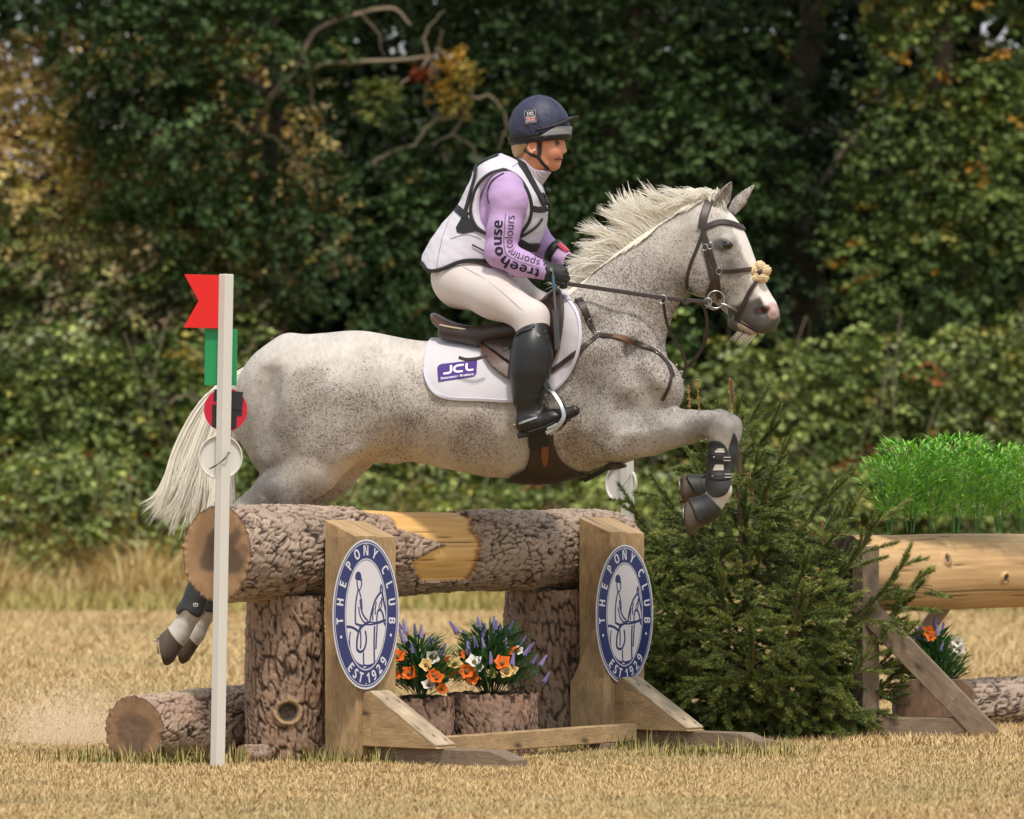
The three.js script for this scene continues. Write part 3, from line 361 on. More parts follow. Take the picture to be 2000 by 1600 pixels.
// ---------------------------------------------------------------- the log jump
{ // the rail: a big peeling conifer log
  const A = at(424, 1081, .85), B = at(1198, 1074, -1.13), t = thing('jump_log', 'big peeling log laid across two upright stumps under the horse', 'log', V((A.x + B.x) / 2, A.y - .18, (A.z + B.z) / 2));
  // phi 0 is the top; the visible side is phi around 90 degrees for this axis
  const peel = (u0, ph) => { const u = u0 * .942 + .075, d = ph > Math.PI ? ph - 6.283 : ph, a = d / 1.571; const j = (fbm2(ph * 3, 3.1, 3) - .5) * .05 + (fbm2(ph * 9, u * 4, 2) - .5) * .014; const v = Math.abs(a), L = v < .35 ? lerp(.352, .40, v / .35) : v < .9 ? lerp(.40, .505, Math.pow((v - .35) / .55, 2)) : v < 1.15 ? lerp(.505, .43, (v - .9) / .25) : lerp(.43, .5, clamp((v - 1.15) / .6, 0, 1)), Rr = v < .5 ? lerp(.63, .597, v / .5) : v < 1.1 ? .60 : lerp(.60, .57, v - 1.1); if (v > 1.5) return -1; return Math.min(u - L - j, Rr - u + j * .6); };
  logMeshes(t, A, B, .178, .156, { seed: 3, peel, plate: [.075, .022], deep: .0115, tone: [.43, .33, .255], endTone: [.44, .27, .14], endDark: .9, red: .3 });
  const b2 = at(1246, 1073, -1.25).addScaledVector(LD, -.02); void b2;
}
{ // upright stumps
  const p1 = onGround(556, .5), t1 = thing('upright_stump', 'upright bark stump with a sawn-off knot holding the near end of the log', 'stump', p1, 0, 'stumps carrying the jump log');
  logMeshes(t1, p1.clone().add(V(0, -.03, 0)), p1.clone().add(V(.005, .635, 0)), .158, .148, { seed: 11, step: .006, plate: [.085, .026], deep: .013, tone: [.33, .225, .155], red: .45, knots: [[.33, 5.05 + 1.35, .046, 1.0]], endTone: [.36, .24, .13], bend: .02 });
  const p2 = onGround(1072, -.80), t2 = thing('upright_stump', 'upright bark stump behind the far sign post', 'stump', p2, 0, 'stumps carrying the jump log');
  logMeshes(t2, p2.clone().add(V(0, -.03, 0)), p2.clone().add(V(-.01, .625, 0)), .165, .158, { seed: 13, step: .0065, plate: [.085, .026], deep: .013, tone: [.30, .205, .145], red: .4, peel: (u, ph) => { const d = Math.abs(ph - (.0 + 5.75)); return .055 - d * (.8 + .5 * noise2(u * 9, 2)) + (fbm2(u * 8, 1, 2) - .5) * .1 - (u < .35 ? .2 : 0); }, bare: [.46, .31, .18], bend: .02 });
  const pw = onGround(492, .72), tw = thing('wood_offcut', 'small round offcut lying at the foot of the near stump', 'log', pw); logMeshes(tw, pw.clone().add(V(-.03, .028, .05)), pw.clone().add(V(.05, .028, -.05)), .034, .03, { seed: 15, step: .006, plate: [.03, .02], deep: .004, endTone: [.45, .33, .16], endDark: .3 });
}
{ // loose log on the ground at the left
  const A = at(262, 1414, .78), d = V(Math.sin(.6), 0, -Math.cos(.6)), B = A.clone().addScaledVector(d, 1.0); A.y = .128; B.y = .135; const t = thing('ground_log', 'short dark log lying on the grass left of the flag pole', 'log', V((A.x + B.x) / 2, 0, (A.z + B.z) / 2));
  logMeshes(t, A, B, .132, .138, { seed: 21, plate: [.075, .021], deep: .0115, tone: [.47, .355, .27], endTone: [.30, .18, .095], endDark: .7, red: .35 });
}
// wing of the jump: post, brace and foot, built in its own frame (x across the jump to the landing side, z along the log)
function wing(px, z, label, variant) {
  const p = onGround(px, z), t = thing('jump_wing', label, 'wing stand', p, Math.atan2(-QD.z, QD.x), 'sign stands of the jump');
  // in this frame +x = across (QD); local +z = QD rotated: pointing back along -LD
  const put = (n, g, m, x, y, zz, rx = 0) => { const o = mesh(n, g, m, t); o.position.set(x, y, zz); return o; };
  put('post', cutBoard([[-.155, 0], [0, 0], [0, .865], [-.155, .925]], .118, 1, .1 + variant), TIMBER[variant % 3], 0, 0, .062); put('post', cutBoard([[-.155, 0], [0, 0], [0, .86], [-.155, .92]], .116, 1, .6 + variant), TIMBER[(variant + 1) % 3], 0, 0, -.058);
  put('foot', cutBoard([[-.5, 0], [.70, 0], [.70, .03], [.60, .062], [-.5, .062]], .1, 0, .3 + variant), WEATHERED[0], 0, -.004, .0);
  const br = put('brace', cutBoard([[.002, .268], [.034, .268], [.37, .064], [.31, .064], [.002, .064]].map(([x, y]) => [x, y]), .115, 0, .9 + variant), TIMBER[(variant + 2) % 3], .002, 0, .03);
  // paler upper face of the brace, with slots where screws went in
  const L = Math.hypot(.336, .204), cap = mesh('brace_cap', plank(L - .01, .012, .117, 0, .2), PALEWOOD, t); cap.position.set(.002 + .202, .166 + .006, .03); cap.rotation.z = -Math.atan2(.204, .336);
  for (const [s, zz] of [[-.13, .02], [-.11, -.025], [.13, .01], [.16, -.03]]) { const h = mesh('screw_hole', new THREE.CapsuleGeometry(.0045, .012, 3, 8).rotateZ(Math.PI / 2), std(lin(.06, .05, .045), .8), cap); h.position.set(s, .0035, zz); }
  if (variant === 1) { const g = put('side_plank', cutBoard([[-.14, .07], [.03, .07], [.03, .43], [-.02, .47], [-.12, .28], [-.14, .25]], .05, 1, .4), TIMBER[1], -.02, 0, .15); void g; }
  return t;
}
const W1 = wing(735, .655, 'near timber sign stand with pale diagonal brace', 0), W2 = wing(1225, -.653, 'far timber sign stand with a chamfered side plank', 1);
{ // low beam across the front
  const A = at(812, 1456, .84), B = at(1232, 1443, -.33), t = thing('front_beam', 'long square timber lying across the front between both sign stands', 'beam', V((A.x + B.x) / 2, 0, (A.z + B.z) / 2), Math.atan2(-(B.z - A.z), B.x - A.x)); const L = A.distanceTo(B);
  const m = mesh('timber', plank(L, .07, .06, 0, .15), TIMBER[2], t); m.position.y = .062; for (const s of [-.38, .36]) { const b = mesh('bearer', plank(.09, .026, .07, 0, .7), WEATHERED[1], t); b.position.set(s * L, .013, 0); }
}
// oval signs
{
  const W = 720, H = 1040, tex = canvasTex(W, H, (g) => {
    g.fillStyle = '#dcdce6'; g.fillRect(0, 0, W, H); const el = (a, b) => { g.beginPath(); g.ellipse(W / 2, H / 2, a, b, 0, 0, 7); };
    g.fillStyle = '#26336f'; el(W / 2 - 14, H / 2 - 14); g.fill(); g.strokeStyle = '#dcdce6'; g.lineWidth = 6; el(W / 2 - 26, H / 2 - 26); g.stroke();
    g.fillStyle = '#dcdce6'; el(228, 388); g.fill(); g.strokeStyle = '#26336f'; g.lineWidth = 5; el(217, 377); g.stroke(); g.save(); el(214, 374); g.clip(); g.fillStyle = '#e2e1e8'; g.fillRect(0, 0, W, H);
    // line drawing of a rider on a standing horse
    g.strokeStyle = '#26336f'; g.fillStyle = '#26336f'; g.lineCap = 'round'; g.lineJoin = 'round'; const ln = (w, ...p) => { g.lineWidth = w * 2.1; g.beginPath(); g.moveTo(p[0], p[1]); for (let i = 2; i + 3 < p.length; i += 4) g.quadraticCurveTo(p[i], p[i + 1], p[i + 2], p[i + 3]); g.stroke(); };
    g.beginPath(); g.ellipse(276, 262, 34, 40, -.1, 3.0, 6.5); g.lineTo(322, 288); g.lineTo(250, 280); g.closePath(); g.fill(); ln(6, 262, 286, 262, 330, 282, 352); ln(6, 306, 290, 318, 312, 306, 326); ln(5, 306, 326, 304, 346, 286, 350); ln(6, 272, 350, 268, 370, 262, 384);
    ln(7, 262, 384, 236, 470, 246, 580); ln(6, 288, 362, 326, 440, 312, 500); ln(7, 296, 420, 300, 520, 372, 560); ln(6, 280, 470, 290, 560, 362, 584); ln(8, 246, 580, 300, 606, 352, 590);
    ln(9, 150, 602, 220, 598, 280, 640); ln(8, 280, 640, 330, 580, 400, 572, 420, 480, 462, 420, 500, 376, 520, 372); ln(7, 516, 372, 510, 340, 524, 320, 540, 350, 536, 380); ln(9, 536, 380, 552, 440, 572, 500, 590, 560, 570, 600); ln(8, 570, 600, 552, 590, 548, 540, 520, 470, 488, 500); ln(7, 488, 500, 470, 540, 480, 580); ln(5, 400, 572, 470, 590, 560, 560); ln(6, 352, 590, 470, 598, 566, 566); ln(6, 526, 410, 534, 450, 520, 480); ln(5, 540, 420, 500, 440, 498, 490); ln(6, 470, 440, 452, 480, 460, 520); ln(6, 440, 480, 424, 520, 432, 560);
    ln(9, 300, 606, 250, 680, 262, 760, 290, 790, 330, 770); ln(8, 330, 770, 380, 720, 352, 640); ln(7, 300, 640, 306, 700, 300, 750); ln(7, 332, 790, 330, 830, 336, 880); ln(8, 452, 610, 440, 740, 452, 880); ln(7, 480, 600, 470, 680, 466, 760);
    ln(10, 180, 760, 240, 880, 340, 880, 430, 884, 480, 850); ln(12, 366, 890, 372, 930, 366, 990); ln(10, 416, 880, 408, 930, 416, 990); ln(9, 440, 880, 436, 930, 440, 990); ln(6, 190, 640, 170, 720, 200, 790); g.beginPath(); g.ellipse(345, 884, 22, 12, 0, 0, 7); g.fillStyle = '#e2e1e8'; g.fill(); g.stroke();
    g.restore();
    // lettering round the band
    g.fillStyle = '#e4e4ec'; g.font = 'bold 100px sans-serif'; g.textAlign = 'center'; g.textBaseline = 'middle'; const ring = (txt, a0, a1, flip) => { for (let i = 0; i < txt.length; i++) { const a = lerp(a0, a1, txt.length < 2 ? 0 : i / (txt.length - 1)), x = W / 2 + 283 * Math.sin(a), y = H / 2 - 443 * Math.cos(a), nx = Math.sin(a) / 283, ny = -Math.cos(a) / 443; g.save(); g.translate(x, y); g.rotate(Math.atan2(ny, nx) + (flip ? -Math.PI / 2 : Math.PI / 2)); g.scale(.86, 1); g.fillText(txt[i], 0, 0); g.restore(); } };
    ring('THE', -1.66, -1.07); ring('PONY', -.70, .34); ring('CLUB', .80, 1.68); ring('EST', Math.PI + .62, Math.PI + .20, true); ring('1929', Math.PI - .10, Math.PI - .74, true);
    for (const s of [-1, 1]) { g.beginPath(); g.arc(W / 2 + s * 268, H / 2 + 150, 11, 0, 7); g.fill(); } g.fillStyle = '#8c90a8'; for (const y of [34, H - 36]) { g.beginPath(); g.arc(W / 2, y, 6, 0, 7); g.fill(); }
  });
  const face = phys(0xffffff, .38, { map: tex, clearcoat: .25, clearcoatRoughness: .3 }), back = std(lin(.62, .62, .66), .5);
  const sign = (px, py, z, a, b, label) => { const t = thing('oval_sign', label, 'sign', at(px, py, z), Math.atan2(QD.x, QD.z), 'oval club signs'), n = 72, pos = [], uv = [], idx = []; pos.push(0, 0, 0); uv.push(.5, .5); for (let i = 0; i < n; i++) { const q = i / n * 6.2832; pos.push(Math.cos(q) * a, Math.sin(q) * b, 0); uv.push(.5 + Math.cos(q) * .5, .5 + Math.sin(q) * .5); idx.push(0, i + 1, (i + 1) % n + 1); }
    const f = mesh('printed_face', geo(pos, idx, null, uv), face, t); f.position.z = .0055; const s = new THREE.Shape(); s.absellipse(0, 0, a - .001, b - .001, 0, 6.2832); const g = new THREE.ExtrudeGeometry(s, { depth: .008, bevelEnabled: true, bevelSize: .001, bevelThickness: .001, bevelSegments: 1, curveSegments: 36 }); g.translate(0, 0, -.0045); mesh('sign_panel', g, back, t);
    for (const s2 of [1, -1]) { const sc = mesh('screw', new THREE.SphereGeometry(.005, 10, 6), std(lin(.5, .5, .52), .35, { metalness: 1 }), t); sc.scale.z = .5; sc.position.set(0, s2 * b * .93, .006); } };
  sign(713, 1200, .735, .199, .288, 'round blue and white club sign on the near sign stand'); sign(1218, 1200, -.612, .196, .286, 'round blue and white club sign on the far stand beside the spruce');
}
// ---------------------------------------------------------------- flag poles
const PAINT = std(lin(.72, .70, .65), .55), WIRE = std(lin(.12, .12, .12), .4, { metalness: .8 });
{
  const z = .98, foot = onGround(425, z), t = thing('flag_pole', 'white square pole with red swallow-tail flag and coloured plates', 'flag pole', foot), top = at(441.5, 538, z), h = top.y, lean = Math.atan2(top.x - foot.x, h), k = (DIST - z) / (SCALE * DIST);
  const post = mesh('post', woodUV(box(.041, h + .05, .041, .003), 1), PAINT, t); post.position.set((top.x - foot.x) / 2, h / 2 - .02, 0); post.rotation.set(0, .72, -lean, 'ZYX');
  const rel = (px, py, dz = 0) => at(px, py, z + dz).sub(foot);
  const shapeOf = (pts, depth, dz) => { const s = new THREE.Shape(pts.map(([x, y]) => { const q = rel(x, y); return new THREE.Vector2(q.x, q.y); })); const g = new THREE.ExtrudeGeometry(s, { depth, bevelEnabled: true, bevelSize: .0008, bevelThickness: .0008, bevelSegments: 1 }); g.translate(0, 0, dz - depth); return g; };
  const red = std(srgb(228, 26, 22), .5), flag = mesh('flag', shapeOf([[360, 536], [434, 538], [434, 641], [358.5, 639.5], [388, 588]], .004, -.004), red, t); flag.rotation.y = .06;
  mesh('green_plate', shapeOf([[399.5, 643], [462, 643.5], [461, 753], [398.5, 752]], .004, -.026), std(srgb(28, 150, 92), .45), t);
  const disc = (px, py, r, depth, dz, m, n) => { const g = new THREE.CylinderGeometry(r * k, r * k, depth, 48).rotateX(Math.PI / 2); const o = mesh(n, g, m, t); o.position.copy(rel(px, py, dz)); return o; };
  const rd = disc(440.5, 800.5, 42.5, .004, -.03, std(srgb(205, 24, 58), .5), 'red_disc'), black = std(lin(.02, .02, .021), .6);
  const tape = (x0, y0, x1, y1, rz, dz) => { const q0 = rel(x0, y0), q1 = rel(x1, y1), c = rel((x0 + x1) / 2, (y0 + y1) / 2, -.03), o = mesh('black_tape', box(q1.x - q0.x, q0.y - q1.y, .001, .0004), black, rd); o.position.copy(c).sub(rd.position); o.position.z = .0026 + dz; o.rotation.z = rz; }; tape(417, 763, 474, 786, -.1, 0); tape(414, 791, 473, 812, -.02, .0012); tape(414, 811, 462, 836, -.04, .0024); tape(440, 776, 474, 800, -.12, .0036);
  const lid = new THREE.LatheGeometry([[0, 0], [.075, 0], [.0775, .001], [.078, .009], [.083, .0105], [.0845, .006], [.0845, -.004], [.082, -.006], [.06, -.003], [0, -.003]].map(([x, y]) => new THREE.Vector2(x, y)), 56).rotateX(Math.PI / 2), wd = mesh('white_lid', lid, phys(lin(.74, .72, .68), .45), t); wd.position.copy(rel(430.5, 893, -.036)); wd.rotation.y = .1;
  for (const o of [0, .004]) mesh('wire_tie', tubeAlong(curve([rel(408, 916, -.02), rel(416, 912 + o * 300, .02), rel(428, 905, .034), rel(440, 896 - o * 500, .034), rel(446, 884, .02), rel(450, 886, -.01)], 20), .0019, 6), WIRE, t);
  const f2 = onGround(1232, -1.62), t2 = thing('flag_pole', 'white pole with a round white lid behind the far end of the log', 'flag pole', f2), p2 = mesh('post', box(.043, 1.6, .043, .003), PAINT, t2); p2.position.set(-.012, .8, 0); p2.rotation.set(0, .72, .012, 'ZYX'); const l2 = mesh('white_lid', lid, phys(lin(.74, .72, .68), .45), t2); l2.position.copy(at(1214, 945, -1.66).sub(f2)); l2.rotation.y = -.7; mesh('wire_tie', tubeAlong(curve([at(1205, 958, -1.6), at(1216, 950, -1.57), at(1228, 935, -1.57), at(1232, 926, -1.6)].map((p) => p.sub(f2)), 16), .0013, 6), WIRE, t2);
}
// ---------------------------------------------------------------- planters and artificial flowers
const petalG = (() => { const pos = [], idx = [], n = 6; for (let i = 0; i <= n; i++) { const t = i / n, w = Math.sin(Math.PI * Math.pow(t, .62)) * .5 + .02; for (let j = -1; j <= 1; j++) pos.push(t, .22 * t * t + Math.abs(j) * .12 * Math.sin(3.14 * t) - .05 * Math.sin(t * 9) * Math.abs(j), j * w); } for (let i = 0; i < n; i++) for (let j = 0; j < 2; j++) { const a = i * 3 + j; idx.push(a, a + 1, a + 3, a + 1, a + 4, a + 3); } return geo(pos, idx); })();
function flower(r, petals) { const l = []; for (let i = 0; i < petals; i++) { const g = petalG.clone(), s = r * (.85 + .25 * hsh(i, petals, 3)); g.scale(s, s, s * 1.05).rotateZ(.15 + .4 * hsh(i, 3, 9)).rotateY(i / petals * 6.283 + hsh(i, 8, 1) * .25); l.push(g); } return merged(l); }
const FLW = [flower(.028, 5), flower(.024, 6), flower(.026, 5)], FCOL = { orange: std(lin(.80, .155, .012), .6, { side: THREE.DoubleSide }), cream: std(lin(.78, .56, .22), .65, { side: THREE.DoubleSide }), white: std(lin(.78, .75, .70), .65, { side: THREE.DoubleSide }) }, CENT = std(lin(.18, .13, .04), .8), centG = new THREE.SphereGeometry(.0065, 10, 8);
const lavG = (() => { const l = []; for (let i = 0; i < 42; i++) { const t = i / 42, a = i * 2.4, g = new THREE.OctahedronGeometry(.0054 * (1.1 - .6 * t), 0).scale(1, 1.7, 1).translate(Math.cos(a) * .0075 * (1.05 - .75 * t), t * .06, Math.sin(a) * .0075 * (1.05 - .75 * t)); l.push(g); } return merged(l); })(), LAV = [std(lin(.20, .17, .40), .75), std(lin(.32, .27, .52), .75)];
function spikyLeaves(seed, n, R, Hh, w, L0) { const r = rng(seed), pos = [], idx = [], col = []; for (let i = 0; i < n; i++) { const a = r() * 6.283, el = .15 + 1.25 * r(), s = .25 + .75 * r(), b = V(Math.cos(a) * R * s * Math.cos(el), Hh * (.08 + .8 * s * Math.sin(el)), Math.sin(a) * R * s * Math.cos(el)), d = V(Math.cos(a + (r() - .5)) * (.55 + r() * .4), .35 + r() * .8, Math.sin(a + (r() - .5)) * .7).normalize(), sd = V().crossVectors(d, V(r() - .5, 1, r() - .5)).normalize(), L = L0 * (.6 + .7 * r()), o = pos.length / 3, c = .55 + .8 * r(), yl = r() * .25; for (const [t, ww, dr] of [[0, .3, 0], [.45, 1, .03], [1, 0, -.12]]) for (const q of ww ? [-1, 1] : [0]) { const p = b.clone().addScaledVector(d, L * t).addScaledVector(sd, q * ww * w); p.y += dr * L; pos.push(p.x, p.y, p.z); col.push(c * (.7 + yl), c, c * .8); } idx.push(o, o + 1, o + 2, o + 2, o + 1, o + 3, o + 2, o + 3, o + 4); } return geo(pos, idx, null, null, col); }
const STEM = std(lin(.045, .10, .035), .7), LEAFG = std(lin(.085, .19, .07), .5, { side: THREE.DoubleSide, vertexColors: true });
function bouquet(label, p, R, Hh, seed, blooms, spikes, nl = 420) { // blooms [colour, px, py, dz, scale]
  const t = thing('flower_arrangement', label, 'flowers', p, 0, 'artificial flowers in the planters'), r = rng(seed), k = (DIST - p.z) / (SCALE * DIST);
  kind(mesh('leaves', spikyLeaves(seed, nl, R, Hh, .0056, .08), LEAFG, t), 'stuff');
  const loc = (px, py, dz) => at(px, py, p.z + dz).sub(p), stem = (q) => mesh('stem', tubeAlong(curve([V(q.x * .15, .0, q.z * .2), V(q.x * .5, q.y * .6, q.z * .6), q], 6), .002, 4, false), STEM, t);
  blooms.forEach(([c, px, py, dz, s], i) => { const q = loc(px, py, dz), f = mesh('flower', FLW[i % 3], FCOL[c], t); f.position.copy(q); f.scale.setScalar(s * 1.22); f.rotation.set(.75 + r() * .7, r() * 6, (r() - .5) * .7, 'ZXY'); const ce = mesh('flower_centre', centG, CENT, f); ce.position.y = .006; stem(q); });
  spikes.forEach(([px, py, dz], i) => { const q = loc(px, py + 14, dz), f = mesh('lavender_spike', lavG, LAV[i % 2], t); f.position.copy(q); const s = .75 + .35 * r(); f.scale.set(s, s * .9, s); f.rotation.set((r() - .5) * .4, r() * 6, -clamp(q.x / R, -1, 1) * .55 + (r() - .5) * .35, 'ZXY'); stem(q); }); void k; return t;
}
function barkPlanter(label, p, r, h, seed, a0, a1) { // ring of upright bark slabs round a dark soil core
  const t = thing('bark_planter', label, 'planter', p, 0, 'bark planters under the jump'); logMeshes(t, p.clone(), p.clone().add(V(0, h, 0)), r, r * .985, { seed, step: .0065, plate: [.08, .024], deep: .009, tone: [.30, .20, .145], red: .45, ends: [false, false], bend: .012 });
  const soil = mesh('soil', new THREE.CylinderGeometry(r * .97, r * .97, .02, 40), std(lin(.05, .04, .03), 1), t); soil.position.y = h - .025;
}
{
  const p1 = onGround(822, .12), p2 = onGround(960, -.02);
  barkPlanter('small bark planter half hidden behind the near sign stand', p1, .125, .225, 41); barkPlanter('wide bark planter in the middle below the log', p2, .175, .235, 43);
  bouquet('lavender and orange flowers in the bark planter next to the near sign', p1.clone().setY(.21), .13, .27, 51, [['orange', 776, 1285, .1, 1.15], ['orange', 770, 1322, .1, 1.1], ['orange', 800, 1318, .13, 1.2], ['white', 845, 1285, .1, 1], ['orange', 845, 1320, .14, 1.05], ['orange', 853, 1327, .15, 1.1], ['white', 838, 1340, .13, 1], ['orange', 864, 1346, .12, .9], ['cream', 832, 1300, .12, 1]], [[782, 1215, -.02], [794, 1222, .04], [812, 1228, 0], [822, 1232, .05], [838, 1252, .02], [848, 1255, -.03], [858, 1268, .03], [790, 1240, .08], [806, 1262, .1]], 900);
  bouquet('large bunch of lavender, orange and cream flowers in the middle planter', p2.clone().setY(.22), .17, .30, 53, [['orange', 868, 1298, .1, 1.2], ['orange', 876, 1310, .13, 1.1], ['cream', 888, 1300, .14, 1.2], ['cream', 895, 1318, .12, 1], ['orange', 912, 1312, .16, 1.25], ['orange', 912, 1282, .08, .9], ['white', 926, 1295, .15, 1.1], ['white', 934, 1302, .13, .9], ['cream', 900, 1280, .06, .9], ['orange', 981, 1298, .17, 1.2], ['cream', 990, 1316, .18, 1.2], ['cream', 1000, 1312, .14, 1], ['orange', 1004, 1275, .1, .8], ['white', 1012, 1272, .08, .8], ['cream', 960, 1318, .12, .9], ['orange', 924, 1324, .14, 1]], [[893, 1222, 0], [938, 1218, 0], [945, 1230, .06], [964, 1214, 0], [968, 1226, .05], [974, 1232, -.04], [994, 1222, .02], [1004, 1240, -.03], [930, 1250, .1], [946, 1252, .12], [958, 1246, .09], [988, 1252, .1], [1016, 1250, .03], [1030, 1258, 0], [1040, 1282, .04], [1056, 1285, 0], [1062, 1318, .04], [1000, 1285, .14], [1024, 1266, .08], [916, 1266, .1], [912, 1240, .02], [960, 1282, .16]], 1500);
}
// ---------------------------------------------------------------- spruce beside the jump
{
  const p = onGround(1478, -1.35), t = thing('spruce_tree', 'young green spruce standing between the two jumps', 'tree', p), H = 1.5, r = rng(404), tw = [];
  const trunk = []; for (let i = 0; i <= 12; i++) trunk.push(V((noise2(i * .4, 3) - .5) * .03 - .11 * i / 12, H * i / 12, 0)); mesh('trunk', tubeAlong(trunk, (s) => .032 * (1 - .88 * s) + .002, 9), std(lin(.13, .085, .05), .9), t);
  const BR = std(lin(.17, .105, .05), .85), branches = [];
  // needle twig: stem and a brush of needles, 9 cm long, x forward
  const twig = (seed, len, nd, n) => { const q = rng(seed), pos = [], idx = [], col = []; for (let i = 0; i < n; i++) { const f = i / n, a = i * 2.4 + q(), L = nd * (.75 + .4 * q()) * (f > .9 ? .8 : 1), d = V(.75 + .2 * q() + (f > .93 ? .6 : 0), Math.cos(a) * .8 + .12, Math.sin(a) * .95).normalize(), s = V().crossVectors(d, V(q() - .5, q() - .5, q() - .5)).normalize(), o = pos.length / 3, b = V(f * len, 0, 0), c = .7 + .6 * q(), y = f > .78 ? .3 * q() : .08 * q(); for (const [u, w] of [[0, -1], [0, 1], [1, 0]]) { const P = b.clone().addScaledVector(d, L * u).addScaledVector(s, w * .0022); pos.push(P.x, P.y, P.z); col.push(c * (1 + y * 1.2), c * (1 + y * .5), c * (1 - y * .3)); } idx.push(o, o + 1, o + 2); } return geo(pos, idx, null, null, col); };
  const twigs = [twig(1, .10, .023, 130), twig(2, .085, .021, 112), twig(3, .12, .024, 144)], up = V(0, 1, 0), lists = [[], [], []];
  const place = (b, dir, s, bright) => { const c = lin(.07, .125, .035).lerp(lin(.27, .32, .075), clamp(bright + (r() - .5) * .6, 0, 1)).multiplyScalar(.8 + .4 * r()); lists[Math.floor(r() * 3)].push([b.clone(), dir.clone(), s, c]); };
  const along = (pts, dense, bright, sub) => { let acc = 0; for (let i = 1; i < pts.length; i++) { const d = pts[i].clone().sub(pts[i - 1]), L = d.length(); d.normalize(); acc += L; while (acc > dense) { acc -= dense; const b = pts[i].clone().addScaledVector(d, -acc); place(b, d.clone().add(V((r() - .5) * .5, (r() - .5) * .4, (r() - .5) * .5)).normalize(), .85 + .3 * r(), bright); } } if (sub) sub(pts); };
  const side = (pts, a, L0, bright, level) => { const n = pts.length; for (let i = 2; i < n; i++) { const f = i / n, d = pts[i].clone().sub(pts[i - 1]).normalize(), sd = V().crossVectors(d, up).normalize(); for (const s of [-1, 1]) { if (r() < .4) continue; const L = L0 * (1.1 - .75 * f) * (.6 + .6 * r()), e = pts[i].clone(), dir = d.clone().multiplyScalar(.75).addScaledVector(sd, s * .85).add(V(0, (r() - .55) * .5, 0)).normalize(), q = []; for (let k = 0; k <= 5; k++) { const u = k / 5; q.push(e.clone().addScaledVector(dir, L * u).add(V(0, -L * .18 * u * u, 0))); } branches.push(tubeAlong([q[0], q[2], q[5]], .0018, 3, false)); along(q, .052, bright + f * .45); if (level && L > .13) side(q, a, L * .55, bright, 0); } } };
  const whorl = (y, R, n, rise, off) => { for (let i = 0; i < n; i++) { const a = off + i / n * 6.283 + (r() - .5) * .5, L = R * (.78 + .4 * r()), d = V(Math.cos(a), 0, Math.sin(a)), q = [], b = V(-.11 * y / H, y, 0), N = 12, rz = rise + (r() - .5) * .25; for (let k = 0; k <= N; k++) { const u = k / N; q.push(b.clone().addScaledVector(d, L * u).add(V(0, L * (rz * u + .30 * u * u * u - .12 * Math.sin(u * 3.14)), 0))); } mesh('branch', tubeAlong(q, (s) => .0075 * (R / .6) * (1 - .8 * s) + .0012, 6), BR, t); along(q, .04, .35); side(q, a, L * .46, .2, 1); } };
  [[.10, .50, 9, .02], [.20, .60, 9, .0], [.32, .60, 8, .05], [.43, .58, 8, .08], [.55, .52, 8, .15], [.68, .42, 6, .2], [.81, .35, 6, .25], [.94, .28, 5, .3], [1.06, .21, 5, .4], [1.18, .15, 4, .5], [1.30, .10, 4, .6]].forEach(([y, R, n, rise], i) => whorl(y, R, n, rise, i * 1.1));
  // bare upright leaders with orange-brown buds
  for (const [px, y0, y1] of [[1362, 800, 745], [1425, 880, 738], [1432, 870, 745], [1345, 815, 752], [1463, 960, 925], [1605, 1130, 1020]]) { const a = at(px + 4, y0, -1.35).sub(p), b = at(px, y1, -1.35).sub(p), q = curve([a.clone().add(V(.01, -.06, 0)), a, b], 10), m = mesh('leader_shoot', tubeAlong(q, .0035, 6), std(lin(.30, .17, .06), .8), t); const g = []; for (let i = 0; i < 26; i++) { const o = q[Math.min(10, 3 + Math.floor(r() * 8))]; g.push(new THREE.IcosahedronGeometry(.0042, 0).translate(o.x + (r() - .5) * .014, o.y + (r() - .5) * .02, o.z + (r() - .5) * .014)); } kind(mesh('buds', merged(g), std(lin(.42, .24, .07), .8), m), 'stuff'); }
  kind(mesh('side_twigs', merged(branches), BR, t), 'stuff');
  const M4 = new THREE.Matrix4();
  lists.forEach((l, i) => { const im = new THREE.InstancedMesh(twigs[i], std(0xffffff, .55, { side: THREE.DoubleSide, vertexColors: true }), l.length); l.forEach(([b, d, s, c], k) => { M4.copy(turnTo(d, V(.01, 1, .02))).scale(V(s, s, s)).setPosition(b); im.setMatrixAt(k, M4); im.setColorAt(k, c); }); im.name = 'needles'; im.castShadow = im.receiveShadow = true; im.userData.kind = 'stuff'; t.add(im); });
}
